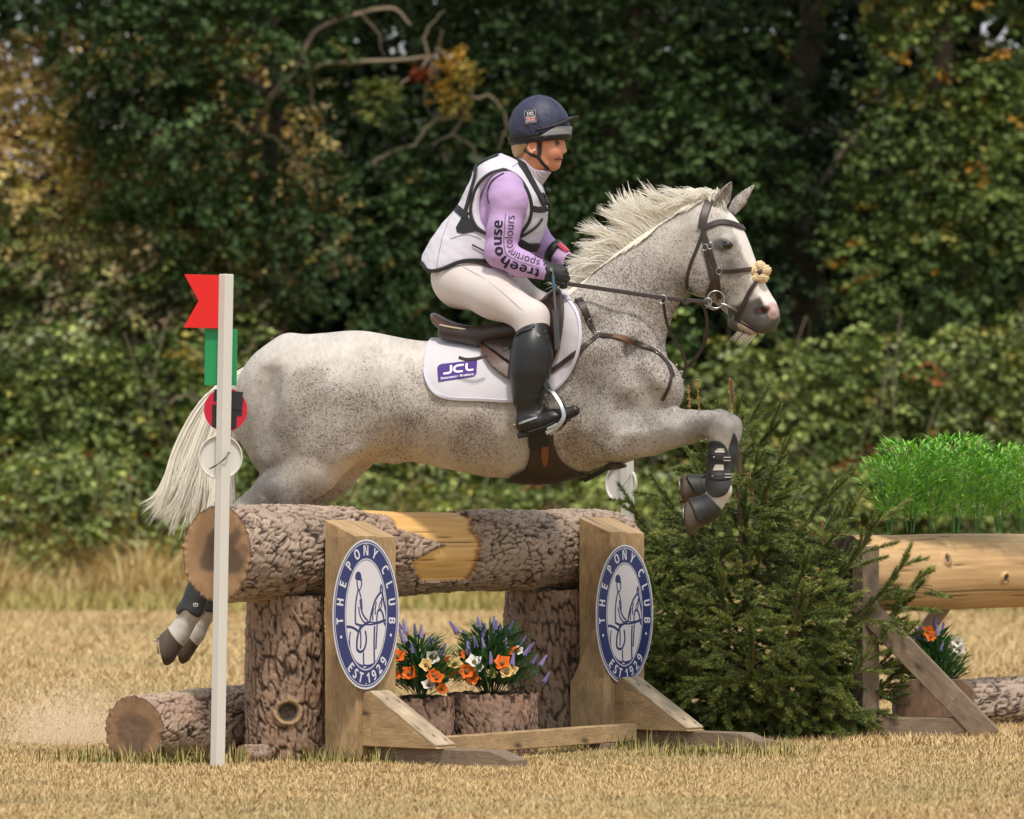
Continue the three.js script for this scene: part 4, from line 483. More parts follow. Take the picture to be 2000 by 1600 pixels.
// ---------------------------------------------------------------- second jump at the right edge
{
  const A = at(1655, 1120, -1.45), d = V(Math.sin(.80), 0, -Math.cos(.80)), B = A.clone().addScaledVector(d, 1.7); B.y = A.y + .0; const k = (DIST + 1.45) / (SCALE * DIST);
  const t = thing('debarked_log', 'smooth yellow debarked log of the second jump with dark sawn end', 'log', V((A.x + B.x) / 2, A.y - .17, (A.z + B.z) / 2));
  logMeshes(t, A, B, .168, .17, { seed: 61, step: .0075, peel: () => 1, bare: [.62, .41, .20], bend: .016, deep: .01, cracks: .35, endTone: [.15, .11, .085], endDark: .4, knots: [[.28, 1.2, .022, 2], [.5, 1.75, .02, 2]] });
  // timber frame
  const fp = onGround(1700, -1.32), f = thing('jump_stand', 'grey weathered timber frame with sloping strut carrying the debarked log', 'stand', fp), post = mesh('post', plank(.085, .80, .085, 1, .3), WEATHERED[0], f); post.position.set(-.02, .40, 0); post.rotation.y = .5;
  const foot = at(1925, 1436, -1.25).sub(fp), head = at(1735, 1240, -1.3).sub(fp), dv = foot.clone().sub(head), st = mesh('strut', plank(dv.length() + .22, .1, .09, 0, .6), WEATHERED[1], f); st.position.copy(head.clone().add(foot).multiplyScalar(.5)).addScaledVector(dv.clone().normalize(), -.08); st.position.y += .012; st.rotation.z = Math.atan2(dv.y, dv.x); st.rotation.order = 'YXZ'; st.rotation.y = -.12;
  const sill = mesh('sill', plank(.62, .075, .085, 0, .1), WEATHERED[0], f); sill.position.set(.12, .0375, .02); sill.rotation.y = -.12; const rs = mesh('rear_strut', plank(.5, .07, .05, 0, .9), PALEWOOD, f); rs.position.copy(at(1812, 1225, -2.2).sub(fp)); rs.rotation.z = .95;
  // ground log and planter behind
  const a2 = at(1860, 1335, -2.1), b2 = a2.clone().add(V(.95, .0, -.65)); a2.y = .10; b2.y = .11; const g2 = thing('ground_log', 'rough bark log lying under the second jump at the right', 'log', V((a2.x + b2.x) / 2, 0, (a2.z + b2.z) / 2)); logMeshes(g2, a2, b2, .10, .11, { seed: 71, step: .0072, plate: [.07, .02], deep: .013, tone: [.44, .35, .28] });
  const a3 = at(1735, 1390, -2.2), b3 = a3.clone().add(V(.0, 0, 0)); void b3;
  const pp = onGround(1822, -1.75), pl = thing('wooden_planter', 'low weathered wooden planter below the debarked log', 'planter', pp); [[0, 0], [1, .09], [2, -.09], [3, 0]].forEach(([i, x]) => void [i, x]);
  const bd = (w, h, dd, x, y, z) => { const m = mesh('board', cutBoard([[-w / 2, 0], [w / 2, 0], [w / 2, h - .05], [w / 2 - .05, h], [-w / 2 + .05, h], [-w / 2, h - .05]], dd, 1, x + z), std(0xffffff, .9, { map: WEATHERED[1].map, color: lin(.92, .78, .70) }), pl); m.position.set(x, y, z); return m; }; bd(.33, .22, .03, 0, 0, .12); bd(.33, .22, .03, 0, 0, -.12); bd(.21, .2, .03, -.15, 0, 0).rotation.y = 1.571; bd(.21, .2, .03, .15, 0, 0).rotation.y = 1.571; const so = mesh('soil', box(.28, .02, .22), std(lin(.05, .04, .03), 1), pl); so.position.y = .17;
  bouquet('lavender and orange flowers in the wooden planter at the right', pp.clone().setY(.17), .14, .27, 57, [['orange', 1812, 1236, .08, 1], ['orange', 1818, 1245, .1, .9], ['orange', 1757, 1255, .1, 1], ['orange', 1766, 1260, .08, .9], ['white', 1772, 1248, .06, 1], ['white', 1870, 1256, .05, 1], ['white', 1874, 1270, .06, .9], ['white', 1778, 1256, .1, .8]], [[1826, 1210, 0], [1832, 1228, .03], [1840, 1218, -.02], [1800, 1222, .02], [1762, 1208, .02], [1744, 1230, .03], [1796, 1236, .06], [1838, 1258, .08], [1776, 1275, .1]], 900);
  // bright plastic bamboo plants standing behind the log
  const leaf = (seed) => { const q = rng(seed), pos = [], idx = [], col = []; for (let i = 0; i < 900; i++) { const h = .36 * (.16 + .84 * Math.pow(q(), .8)), a = q() * 6.283, R = .155 * Math.sin(Math.min(3.0, Math.pow(h / .36, 1.3) * 2.35)) * Math.sqrt(q()), b = V(Math.cos(a) * R, h, Math.sin(a) * R), aa = a + (q() - .5) * 2, d = V(Math.cos(aa) * .8, .45 + q() * .7 - .5 * (q() < .3 ? 1 : 0), Math.sin(aa) * .8).normalize(), s = V().crossVectors(d, V(q() - .5, 1, q() - .5)).normalize(), L = .03 + .03 * q(), w = .003 + .0015 * q(), o = pos.length / 3, c = .7 + .55 * q(), y = q() * .5; for (const [u, ww, dr] of [[0, .2, 0], [.4, 1, .03], [1, 0, -.14]]) for (const z of ww > 0 ? [-1, 1] : [0]) { const P = b.clone().addScaledVector(d, L * u).addScaledVector(s, z * ww * w); P.y += dr * L; pos.push(P.x, P.y, P.z); col.push(c * (.75 + y), c, c * (.85 - y * .5)); } idx.push(o, o + 1, o + 2, o + 2, o + 1, o + 3, o + 2, o + 3, o + 4); } return geo(pos, idx, null, null, col); };
  const stemsOf = (seed) => { const q = rng(seed), l = []; for (let i = 0; i < 9; i++) { const a = q() * 6.283, R = .05 + .06 * q(); l.push(tubeAlong(curve([V(Math.cos(a) * .012, 0, Math.sin(a) * .012), V(Math.cos(a) * R * .4, .14, Math.sin(a) * R * .4), V(Math.cos(a) * R, .27 + .06 * q(), Math.sin(a) * R)], 6), .002, 4, false)); } return merged(l); };
  const GL = std(lin(.20, .48, .06), .5, { side: THREE.DoubleSide, vertexColors: true }), GS = std(lin(.07, .22, .06), .6), variants = [1, 2, 3].map((s) => [leaf(500 + s), stemsOf(600 + s)]);
  const names = ['leftmost bright green plastic plant on the debarked log', 'second bright green plastic plant from the left', 'third bright green plastic plant from the left', 'fourth bright green plastic plant from the left', 'fifth bright green plastic plant from the left', 'sixth bright green plastic plant from the left', 'bright green plastic plant nearest the right photo edge'];
  [[1738, -1.55], [1778, -1.62], [1822, -1.68], [1866, -1.76], [1908, -1.84], [1952, -1.92], [1998, -2.0]].forEach(([px, z], i) => { const base = at(px, 1040, z), o = thing('plastic_plant', names[i], 'plastic plant', base, i * 1.7, 'plastic plants along the second jump'), [lv, sm] = variants[i % 3]; kind(mesh('leaves', lv, GL, o), 'stuff'); mesh('stems', sm, GS, o); o.scale.setScalar([.88, 1.08, .94, 1.13, .9, 1.04, .95][i]); });
}
{ // dust kicked up at the take-off
  const r = rng(88), l = [], c = lin(.95, .80, .62), p = onGround(140, .1); for (let i = 0; i < 26000; i++) { const g = () => (r() + r() + r() - 1.5) / 1.5, x = p.x + g() * .42, y = .06 + Math.abs(g()) * .34 * (1 - .5 * Math.abs(g())), z = p.z + g() * .3; l.push([x, y - .02, z, .6 + .8 * r(), r() * 6, c]); } const o = scatter('dust_cloud', new THREE.OctahedronGeometry(.0012, 0), std(0xffffff, 1), l); tag(o, 'pale dust kicked up beside the ground log', 'dust');
}
// ---------------------------------------------------------------- horse
const YAW = -0.14, CY = Math.cos(YAW), SY = Math.sin(YAW), HORSE_AT = at(900, 900, 0);
// local point of horse and rider whose place in the photograph is (px, py), z metres to the horse's left of its middle
const HP = (px, py, z = 0) => [((px - 900) / SCALE - z * SY) / CY, (900 - py) / SCALE, z];
const HV = (px, py, z = 0) => V(...HP(px, py, z));
const M = (px) => px / SCALE;
let horseSDF;
{
  const parts = []; const add = (k, f) => parts.push([k, f]);
  const cap = (k, a, b, ra, rb) => add(k, capsule(HP(...a), HP(...b), ra, rb));
  const chain = (k, ...p) => { for (let i = 0; i < p.length - 1; i++) cap(i ? 0.025 : k, p[i][0], p[i + 1][0], p[i][1], p[i + 1][1]); };
  // trunk
  const mid = 790;
  const trunk = loft([0, (900 - mid) / SCALE, 0], [1, 0], [0, 1], [
    [452, 800, 838, .05], [470, 752, 868, .13], [500, 706, 890, .205], [540, 681, 905, .25], [600, 661, 908, .278], [660, 648, 900, .288], [705, 646, 893, .28], [765, 656, 893, .275], [830, 666, 906, .287], [900, 669, 922, .298],
    [960, 666, 932, .294], [1020, 648, 938, .275], [1080, 612, 936, .25], [1120, 590, 928, .23], [1165, 588, 914, .222], [1220, 612, 886, .215], [1268, 655, 855, .19], [1300, 705, 810, .14], [1313, 745, 775, .07]].map(([x, t, b, w]) => [HP(x, 0, 0)[0], M(mid - t), M(b - mid), w]));
  // neck and head, both in the plane of the horse
  const plane = (A, B) => { const a = HP(...A), b = HP(...B), l = Math.hypot(b[0] - a[0], b[1] - a[1]), d = [(b[0] - a[0]) / l, (b[1] - a[1]) / l]; return [a, d]; };
  const [na, nd] = plane([1170, 690], [1385, 450]);
  const neck = loft(na, nd, [-nd[1], nd[0]], [[-20, 112, 130, .18], [40, 117, 112, .16], [100, 116, 84, .128], [160, 108, 56, .108], [205, 99, 44, .098], [250, 88, 48, .092], [290, 77, 50, .088], [330, 60, 40, .078], [352, 40, 25, .05]].map(([t, u, d, w]) => [M(t), M(u), M(d), w]));
  const [ha, hd] = plane([1372, 430, 0], [1500, 628, 0]);
  const head = loft(ha, hd, [-hd[1], hd[0]], [[-30, 25, 25, .05], [-8, 40, 40, .075], [20, 50, 55, .088], [45, 53, 72, .098], [64, 53, 86, .1], [93, 48, 95, .094], [125, 41, 84, .08], [150, 36, 72, .068], [178, 31, 64, .058], [200, 29, 53, .054], [220, 28, 48, .055], [238, 21, 40, .050], [250, 9, 28, .036], [256, 1, 18, .02]].map(([t, u, d, w]) => [M(t), M(u), M(d), w]));
  add(0.06, head);
  add(0.02, capsule(HP(1436, 630, 0), HP(1463, 646, 0), .034, .026));                       // chin
  for (const s of [-1, 1]) {
    add(0.02, ellipsoid(HP(1413, 481, s * .082), [.036, .028, .026], 0.5));                    // eye socket
    add(0.03, capsule(HP(1425, 505, s * .06), HP(1462, 565, s * .034), .026, .018));           // facial crest
    add(0.04, ellipsoid(HP(1374, 545, s * .055), [.075, .075, .038]));                         // cheek
    add(0.015, capsule(HP(1483, 592, s * .036), HP(1502, 612, s * .038), .02, .018));          // nostril rim
    add(0.02, capsule(HP(1502, 622, s * .018), HP(1488, 636, s * .024), .022, .02));           // upper lip
  }
  // shoulders and forelegs
  for (const s of [-1, 1]) {
    cap(0.12, [1130, 640, s * .12], [1262, 762, s * .15], .11, .115);
    cap(0.1, [1262, 762, s * .15], [1185, 850, s * .165], .105, .095);
  }
  cap(0.03, [1205, 818, .245], [1335, 818, .19], .03, .02); cap(0.03, [1195, 872, .22], [1320, 852, .19], .045, .025); cap(0.03, [1240, 845, .262], [1330, 838, .215], .016, .012); cap(0.012, [1382, 815, .185], [1402, 826, .185], .014, .016);
  // near fore, folded
  chain(0.06, [[1192, 846, .185], .095], [[1245, 842, .185], .098], [[1300, 838, .175], .077], [[1350, 830, .165], .052], [[1385, 826, .16], .046]);
  cap(0.02, [1376, 824, .16], [1404, 836, .16], .041, .046); cap(0.02, [1392, 848, .16], [1400, 856, .16], .042, .036);
  chain(0.02, [[1402, 850, .16], .036], [[1398, 895, .16], .029], [[1397, 940, .16], .034], [[1401, 957, .16], .041]);
  chain(0.02, [[1401, 958, .16], .04], [[1388, 982, .16], .034], [[1372, 996, .16], .042]);
  // far fore
  chain(0.06, [[1205, 860, -.17], .09], [[1270, 850, -.17], .082], [[1340, 838, -.16], .062], [[1400, 826, -.155], .047]);
  cap(0.02, [1408, 821, -.155], [1428, 832, -.155], .043, .044); cap(0.02, [1422, 846, -.155], [1428, 852, -.155], .04, .035);
  chain(0.02, [[1430, 848, -.155], .035], [[1424, 885, -.155], .029], [[1414, 922, -.155], .033], [[1410, 936, -.155], .04]);
  chain(0.02, [[1408, 936, -.155], .038], [[1388, 948, -.155], .034], [[1368, 954, -.155], .042]);
  // haunches and hind legs, stretched out behind
  for (const [s, dx, dy] of [[1, 0, 0], [-1, 28, 6]]) {
    const z = s * .155;
    cap(0.14, [575 + dx, 760, s * .12], [640 + dx, 845 + dy, s * .15], .17, .13);
    cap(0.1, [530 + dx * .3, 770, s * .1], [545 + dx, 880, s * .13], .12, .115);
    chain(0.07, [[655 + dx, 862 + dy, s * .16], .098], [[612 + dx, 912 + dy, z], .108], [[548 + dx, 960 + dy, z], .1], [[492 + dx * .9, 1004 + dy, s * .145], .075], [[440 + dx * .8, 1046 + dy, s * .135], .052]);
    cap(0.03, [444 + dx * .8, 1034, s * .135], [414 + dx * .8, 1068, s * .135], .048, .046); cap(0.02, [452 + dx * .8, 1018, s * .135], [412 + dx * .8, 1050, s * .135], .03, .033);
    chain(0.025, [[418 + dx * .8, 1064, s * .135], .044], [[397 + dx * .8, 1120, s * .135], .034], [[382 + dx * .8, 1170, s * .135], .036], [[374 + dx * .8, 1192, s * .135], .046]);
    chain(0.02, [[371 + dx * .8, 1198, s * .135], .045], [[356 + dx * .8, 1226, s * .135], .036], [[346 + dx * .8, 1240, s * .135], .043]);
  }
  cap(0.06, [560, 690, 0], [512, 716, 0], .07, .045); cap(0.03, [512, 714, 0], [462, 765, 0], .04, .026);              // dock
  cap(0.06, [700, 872, 0], [770, 885, 0], .04, .03);                                                          // sheath
  // hooves: cones cut flat at the sole
  const hoof = (a, b, ra, rb, tilt) => { let f; const A = HP(...a), B = HP(...b), c = capsule(A, B, ra, rb), d = [B[0] - A[0], B[1] - A[1], B[2] - A[2]], l = Math.hypot(...d); const n = [d[0] / l, d[1] / l]; const ca = Math.cos(tilt), sa = Math.sin(tilt), m = [n[0] * ca - n[1] * sa, n[0] * sa + n[1] * ca]; f = (x, y, z) => smax(c(x, y, z), (x - B[0]) * m[0] + (y - B[1]) * m[1], 0.01); f.bb = c.bb; add(0.012, f); };
  hoof([1378, 992, .16], [1336, 1012, .16], .042, .066, -0.44);
  hoof([1372, 952, -.155], [1333, 957, -.155], .042, .06, -0.1);
  hoof([349, 1238, .135], [316, 1272, .135], .042, .062, -0.6);
  hoof([372, 1242, -.135], [340, 1274, -.135], .042, .06, -0.6);
  // carved details
  const cut = [];
  for (const s of [-1, 1]) {
    cut.push([0.012, ellipsoid(HP(1489, 611, s * .06), [.021, .014, .028], 0.7)]);           // nostril
    cut.push([0.02, capsule(HP(1347, 590, s * .11), HP(1338, 520, s * .13), .03, .02)]);     // behind the jaw
    cut.push([0.012, ellipsoid(HP(1414, 483, s * .112), [.02, .012, .014], -0.25)]);           // eye
    cut.push([0.03, capsule(HP(1462, 520, s * .12), HP(1490, 575, s * .1), .03, .03)]);      // hollow beside the nose
    cut.push([0.05, capsule(HP(1165, 640, s * .235), HP(1335, 478, s * .155), .06, .05)]); cut.push([0.04, capsule(HP(1235, 690, s * .205), HP(1330, 594, s * .135), .045, .035)]); cut.push([0.05, capsule(HP(610, 745, s * .36), HP(600, 850, s * .355), .06, .06)]); cut.push([0.04, capsule(HP(1220, 700, s * .31), HP(1262, 790, s * .30), .05, .05)]);
    cut.push([0.05, capsule(HP(1205, 806, s * .325), HP(1300, 792, s * .29), .065, .055)]);     // breast above the forearm
    cut.push([0.06, capsule(HP(1128, 740, s * .345), HP(1150, 860, s * .32), .07, .07)]);     // behind the shoulder
    cut.push([0.05, capsule(HP(1125, 880, s * .27), HP(1170, 908, s * .24), .05, .04)]);     // elbow pocket
    cut.push([0.07, capsule(HP(742, 745, s * .345), HP(705, 862, s * .335), .06, .06)]);       // flank
    cut.push([0.05, capsule(HP(522, 735, s * .30), HP(512, 885, s * .31), .055, .05)]);       // between the thigh muscles
  }
  { const m = capsule(HP(1436, 624, 0), HP(1476, 651, 0), .005, .007), f = (x, y, z) => smax(m(x, y, 0), .026 - Math.abs(z), .004); f.bb = [...m.bb.slice(0, 4), -.2, .2]; cut.push([0.006, f]); }
  const body = blend(parts, cut, (x, y, z) => smin(trunk(x, y, z), neck(x, y, z), 0.09));
  horseSDF = (x, y, z) => { const d = body(x, y, z); return d > 0.1 || d < -0.1 ? d : d + (noise3(x * 11 + 3, y * 11, z * 11) - 0.5) * 0.009 + (noise3(x * 26 + 3, y * 22, z * 26) - 0.5) * 0.0022; };
}
// where the surface of an implicit body lies when one comes from the left side (+z) at photo position (px, py)
function onSide(f, px, py, from = 0.6, to = -0.2) {
  let z = from; for (let i = 0; i < 160; i++) { const p = HP(px, py, z), d = f(p[0], p[1], p[2]); if (d < 0.0012) break; z -= clamp(d * 0.7, 0.0012, 0.03); if (z < to) return null; }
  return HP(px, py, z);
}
const gradient = (f, p, e = 0.004) => V(f(p[0] + e, p[1], p[2]) - f(p[0] - e, p[1], p[2]), f(p[0], p[1] + e, p[2]) - f(p[0], p[1] - e, p[2]), f(p[0], p[1], p[2] + e) - f(p[0], p[1], p[2] - e)).normalize();
// strap of rectangular section laid over an implicit body, along photo positions
function strapOn(f, pts, width, thick, lift = 0.001, n = 40, side = 1) {
  const c = curve(pts.map((p) => V(p[0], p[1], 0)), n), P = [], N = []; let last = null;
  for (const q of c) { let p = onSide(f, q.x, q.y); if (!p) p = HP(q.x, q.y, last ? last[2] : 0); last = p; P.push(V(p[0], p[1], p[2])); N.push(gradient(f, p, 0.012)); }
  for (let r = 0; r < 3; r++) { const z = P.map((p) => p.z); for (let i = 1; i < P.length - 1; i++) { P[i].z = (z[i - 1] + z[i] * 2 + z[i + 1]) / 4; N[i].add(N[i - 1]).add(N[i + 1]).normalize(); } }
  if (side < 0) { for (const p of P) p.z *= -1; for (const m of N) m.z *= -1; }
  return strapFree(P.map((p, i) => p.addScaledVector(N[i], lift)), N, width, thick, side);
}
function strapFree(P, N, width, thick, side = 1) { // N: outward direction per point (or one vector)
  const pos = [], idx = [], n = P.length, T = V(), B = V(), prof = [[-.5, 0], [-.46, .8], [-.36, 1], [.36, 1], [.46, .8], [.5, 0]], m = prof.length, W = typeof width === 'function' ? width : () => width;
  for (let i = 0; i < n; i++) { const up = Array.isArray(N) ? N[i] : N; T.subVectors(P[Math.min(n - 1, i + 1)], P[Math.max(0, i - 1)]).normalize(); B.crossVectors(T, up).normalize(); const u = V().crossVectors(B, T), w = W(i / (n - 1)); for (const [a, b] of prof) pos.push(P[i].x + B.x * a * w + u.x * b * thick, P[i].y + B.y * a * w + u.y * b * thick, P[i].z + B.z * a * w + u.z * b * thick); }
  for (let i = 0; i < n - 1; i++) for (let k = 0; k < m; k++) { const a = i * m + k, b = i * m + (k + 1) % m, c = a + m, d = b + m; idx.push(a, c, b, b, c, d); }
  for (let k = 1; k < m - 1; k++) { idx.push(0, k, k + 1); const o = (n - 1) * m; idx.push(o, o + k + 1, o + k); }
  const g = geo(pos, idx).toNonIndexed(); g.computeVertexNormals(); return g;
}
// curved sheet of print laid over an implicit body: corners follow f(u, v) -> [px, py]
function patchOn(f, map, nu, nv, lift) {
  const pos = [], uv = [], idx = [], nor = []; let last = [0, 0, .2];
  for (let j = 0; j <= nv; j++) for (let i = 0; i <= nu; i++) { const q = map(i / nu, j / nv), p = onSide(f, q[0], q[1]) || HP(q[0], q[1], last[2]); last = p; const n = gradient(f, p, 0.006); pos.push(p[0] + n.x * lift, p[1] + n.y * lift, p[2] + n.z * lift); nor.push(n.x, n.y, n.z); uv.push(i / nu, j / nv); }
  for (let j = 0; j < nv; j++) for (let i = 0; i < nu; i++) { const a = j * (nu + 1) + i, b = a + nu + 1; idx.push(a, b, a + 1, a + 1, b, b + 1); }
  const g = geo(pos, idx, nor, uv); const P = (k) => V(pos[k * 3], pos[k * 3 + 1], pos[k * 3 + 2]); const t = V().crossVectors(P(idx[1]).sub(P(idx[0])), P(idx[2]).sub(P(idx[0]))); if (t.z < 0) for (let k = 0; k < idx.length; k += 3) { const s = idx[k + 1]; idx[k + 1] = idx[k + 2]; idx[k + 2] = s; } g.setIndex(idx); return g;
}
const horse = thing('horse', 'flea-bitten grey horse leaping over the log jump with a rider', 'horse', HORSE_AT, YAW);
{
  // coat: white hair peppered with brown, greyer on legs and muzzle, white blaze; painted in the horse's own side plane
  const X0 = 270, Y0 = 340, PW = 1290, PH = 980, K = 1.5, W = Math.round(PW * K), H = Math.round(PH * K), buf = new Float32Array(W * H * 3);
  const G = (x, y, cx, cy, rx, ry) => { const a = (x - cx) / rx, b = (y - cy) / ry; return Math.exp(-(a * a + b * b)); };
  const seg = (x, y, ax, ay, bx, by) => { const ex = bx - ax, ey = by - ay, t = clamp(((x - ax) * ex + (y - ay) * ey) / (ex * ex + ey * ey), 0, 1); return Math.hypot(x - ax - ex * t, y - ay - ey * t); };
  const grey = (x, y) => clamp(G(x, y, 515, 960, 70, 55) * .9 + G(x, y, 430, 1050, 60, 60) * .5 + G(x, y, 1330, 835, 105, 45) * .6 + G(x, y, 1400, 830, 40, 40) * .5 + G(x, y, 1200, 700, 130, 130) * .22 + G(x, y, 1330, 560, 40, 60) * .3 + G(x, y, 1418, 490, 34, 34) * .75 + G(x, y, 1430, 540, 40, 60) * .5 + G(x, y, 535, 830, 80, 120) * .5 + G(x, y, 1250, 800, 80, 40) * .25, 0, 1);
  const dens = (x, y) => { const n = fbm2(x / 46, y / 46, 3); return clamp(.35 + .5 * G(x, y, 1190, 700, 190, 170) + .35 * G(x, y, 1280, 560, 130, 130) + .4 * G(x, y, 640, 800, 170, 90) + .3 * G(x, y, 870, 840, 150, 60) + .25 * G(x, y, 1130, 850, 80, 80) - .4 * G(x, y, 660, 670, 160, 45) - .25 * G(x, y, 560, 740, 60, 60) - .25 * G(x, y, 900, 925, 260, 25) - .5 * G(x, y, 380, 1200, 90, 120) - .45 * G(x, y, 1400, 940, 60, 90) - .4 * G(x, y, 690, 930, 60, 40) + .9 * (n - .5), 0, 1); };
  for (let j = 0; j < H; j++) for (let i = 0; i < W; i++) {
    const x = X0 + i / K, y = Y0 + j / K, n = fbm2(x / 60 + 4, y / 60, 3), f = fbm2(x / 5 + 40, y / 8, 2), m = fbm2(x / 22, y / 18 + 9, 3);
    let r = .61, g = .565, b = .51;
    const tan = clamp(G(x, y, 880, 900, 330, 44) * .55 + G(x, y, 900, 830, 120, 50) * .4 + G(x, y, 700, 930, 90, 40) * .6 + G(x, y, 1120, 880, 60, 60) * .7, 0, 1) * clamp(2.2 * n - .3, 0, 1.3); r = lerp(r, .60, tan); g = lerp(g, .49, tan); b = lerp(b, .38, tan);  // belly tan: stained hair, plus some light off the grass painted in
    const de = dens(x, y); r = lerp(r, .26, de * .55); g = lerp(g, .238, de * .55); b = lerp(b, .222, de * .55);
    const gr = clamp(grey(x, y) * (0.45 + 1.1 * m), 0, 1); r = lerp(r, .17, gr); g = lerp(g, .158, gr); b = lerp(b, .15, gr);
    const dap = sstep(.46, .64, fbm2(x / 9 + 90, y / 9, 3)) * clamp(G(x, y, 560, 800, 150, 130) + G(x, y, 1230, 690, 120, 120) * .6 + G(x, y, 1330, 830, 110, 40), 0, 1) * .32; r = lerp(r, .30, dap); g = lerp(g, .275, dap); b = lerp(b, .255, dap);
    const v = .86 + .28 * f * (0.6 + .8 * n); r *= v; g *= v; b *= v;
    const bl = seg(x, y, 1440, 425, 1496, 566); const blaze = 1 - sstep(9, 17, bl + (m - .5) * 10 - (y > 545 ? 6 : 0)); if (x > 1400) { r = lerp(r, .78, blaze); g = lerp(g, .73, blaze); b = lerp(b, .68, blaze); }
    // muzzle
    const mz = 1 - sstep(-4, 6, (1462 - x) * .35 + (590 - y) * .95 + (m - .5) * 14 + (x > 1478 ? (x - 1478) * .3 : 0)); const mzl = mz * (x > 1425 && y > 560 && y < 690 ? 1 : 0) * (1 - sstep(4, 12, 520 - x > 0 ? 0 : 0)); const dark = mzl * sstep(560, 590, y); r = lerp(r, .07, dark * .95); g = lerp(g, .062, dark * .95); b = lerp(b, .062, dark * .95);
    const snip = 1 - sstep(10, 17, seg(x, y, 1497, 566, 1509, 592) + (m - .5) * 8); r = lerp(r, .78, snip * (x > 1470 ? 1 : 0)); g = lerp(g, .72, snip * (x > 1470 ? 1 : 0)); b = lerp(b, .67, snip * (x > 1470 ? 1 : 0));
    const pink = 1 - sstep(6, 12, seg(x, y, 1513, 602, 1514, 616) + (m - .5) * 6); r = lerp(r, .56, pink); g = lerp(g, .38, pink); b = lerp(b, .34, pink);
    const lip = 1 - sstep(5, 10, seg(x, y, 1452, 640, 1478, 654) + (m - .5) * 10); r = lerp(r, .55, lip * .7); g = lerp(g, .42, lip * .7); b = lerp(b, .3, lip * .7);
    const mo = 1 - sstep(1.2, 2.6, seg(x, y, 1440, 628, 1482, 651)); r = lerp(r, .02, mo); g = lerp(g, .016, mo); b = lerp(b, .016, mo);
    const nos = 1 - sstep(5, 11, Math.hypot((x - 1486) * .75, y - 611)); r = lerp(r, .03, nos); g = lerp(g, .018, nos); b = lerp(b, .018, nos);
    const nr = 1 - sstep(2, 4.5, Math.hypot(x - 1490, y - 611)); r = lerp(r, .20, nr); g = lerp(g, .035, nr); b = lerp(b, .03, nr);
    const eyeR = 1 - sstep(8, 17, Math.hypot((x - 1414) * .75, y - 483)); r = lerp(r, .05, eyeR * .85); g = lerp(g, .045, eyeR * .85); b = lerp(b, .045, eyeR * .85);
    // hooves
    const hf = Math.max(y > 985 && x < 1386 + (985 - y) * .0 && x > 1310 && (x - 1333) * .45 < y - 983 + 12 ? 1 : 0, y > 925 && y < 992 && x > 1310 && x < 1366 ? 1 : 0, y > 1222 && x < 420 && (x - 318) * .86 + (1236 - y) * -.62 < 42 + 18 && (x - 330) < (y - 1238) * .78 + 12 ? 1 : 0);
    if (hf) { const h = .8 + .5 * noise2(x / 3, y / 40); r = .085 * h; g = .062 * h; b = .046 * h; }
    const o = (j * W + i) * 3; buf[o] = r; buf[o + 1] = g; buf[o + 2] = b;
  }
  const R = rng(77);
  for (let s = 0; s < 260000; s++) { // flecks, stretched along the lie of the hair
    const x = X0 + R() * PW, y = Y0 + R() * PH, d = dens(x, y); if (R() > d * d * 1.1) continue; if (x > 1425 && y > 585) continue; if (seg(x, y, 1442, 430, 1500, 590) < 14) continue; if ((x < 430 && y > 1190) || (x > 1320 && x < 1400 && y > 960)) continue;
    const a = .9 + (noise2(x / 150, y / 150) - .5) * 2.4 + (R() - .5) * .8, L = (.7 + R() * 1.5) * (.7 + d * .5), w = .55 + R() * .55, ca = Math.cos(a), sa = Math.sin(a), st = .45 + R() * .5, c = R() < .5 ? [.085, .06, .05] : [.14, .09, .07], rr = Math.ceil((L + 1.5) * K);
    const ci = Math.round((x - X0) * K), cj = Math.round((y - Y0) * K);
    for (let j = Math.max(0, cj - rr); j <= Math.min(H - 1, cj + rr); j++) for (let i = Math.max(0, ci - rr); i <= Math.min(W - 1, ci + rr); i++) { const dx = (i - ci) / K, dy = (j - cj) / K, u = (dx * ca + dy * sa) / L, v = (-dx * sa + dy * ca) / w, k = st * clamp(1.6 - 1.6 * (u * u + v * v), 0, 1); if (k <= 0) continue; const o = (j * W + i) * 3; for (let q = 0; q < 3; q++) buf[o + q] = lerp(buf[o + q], c[q], k); }
  }
  const g8 = (x) => (x <= .0031308 ? 12.92 * x : 1.055 * Math.pow(x, 1 / 2.4) - .055);
  const coat = dataTex(W, H, (i, j) => { const o = ((H - 1 - j) * W + i) * 3; return [g8(buf[o]), g8(buf[o + 1]), g8(buf[o + 2])]; }, true, false);
  const hairBump = dataTex(512, 512, (i, j) => { const v = fbm2(i / 3, j / 9, 2) * .6 + fbm2(i / 26, j / 26, 2) * .4; return [v, v, v]; }, false);
  hairBump.repeat.set(9, 7);
  const coatMat = phys(0xffffff, 0.72, { map: coat, bumpMap: hairBump, bumpScale: 0.0012, sheen: 0.25, sheenRoughness: 0.6, sheenColor: lin(.9, .88, .85) });
  const uvf = (x, y) => [(900 + x * SCALE - X0) / PW, 1 - (900 - y * SCALE - Y0) / PH];
  const lo = [HP(270, 0, 0)[0], HP(0, 1320)[1], -.42], hi = [HP(1545, 0, 0)[0], HP(0, 350)[1], .42];
  const bodyG = surfaceNet(horseSDF, lo, hi, 0.0072, uvf);
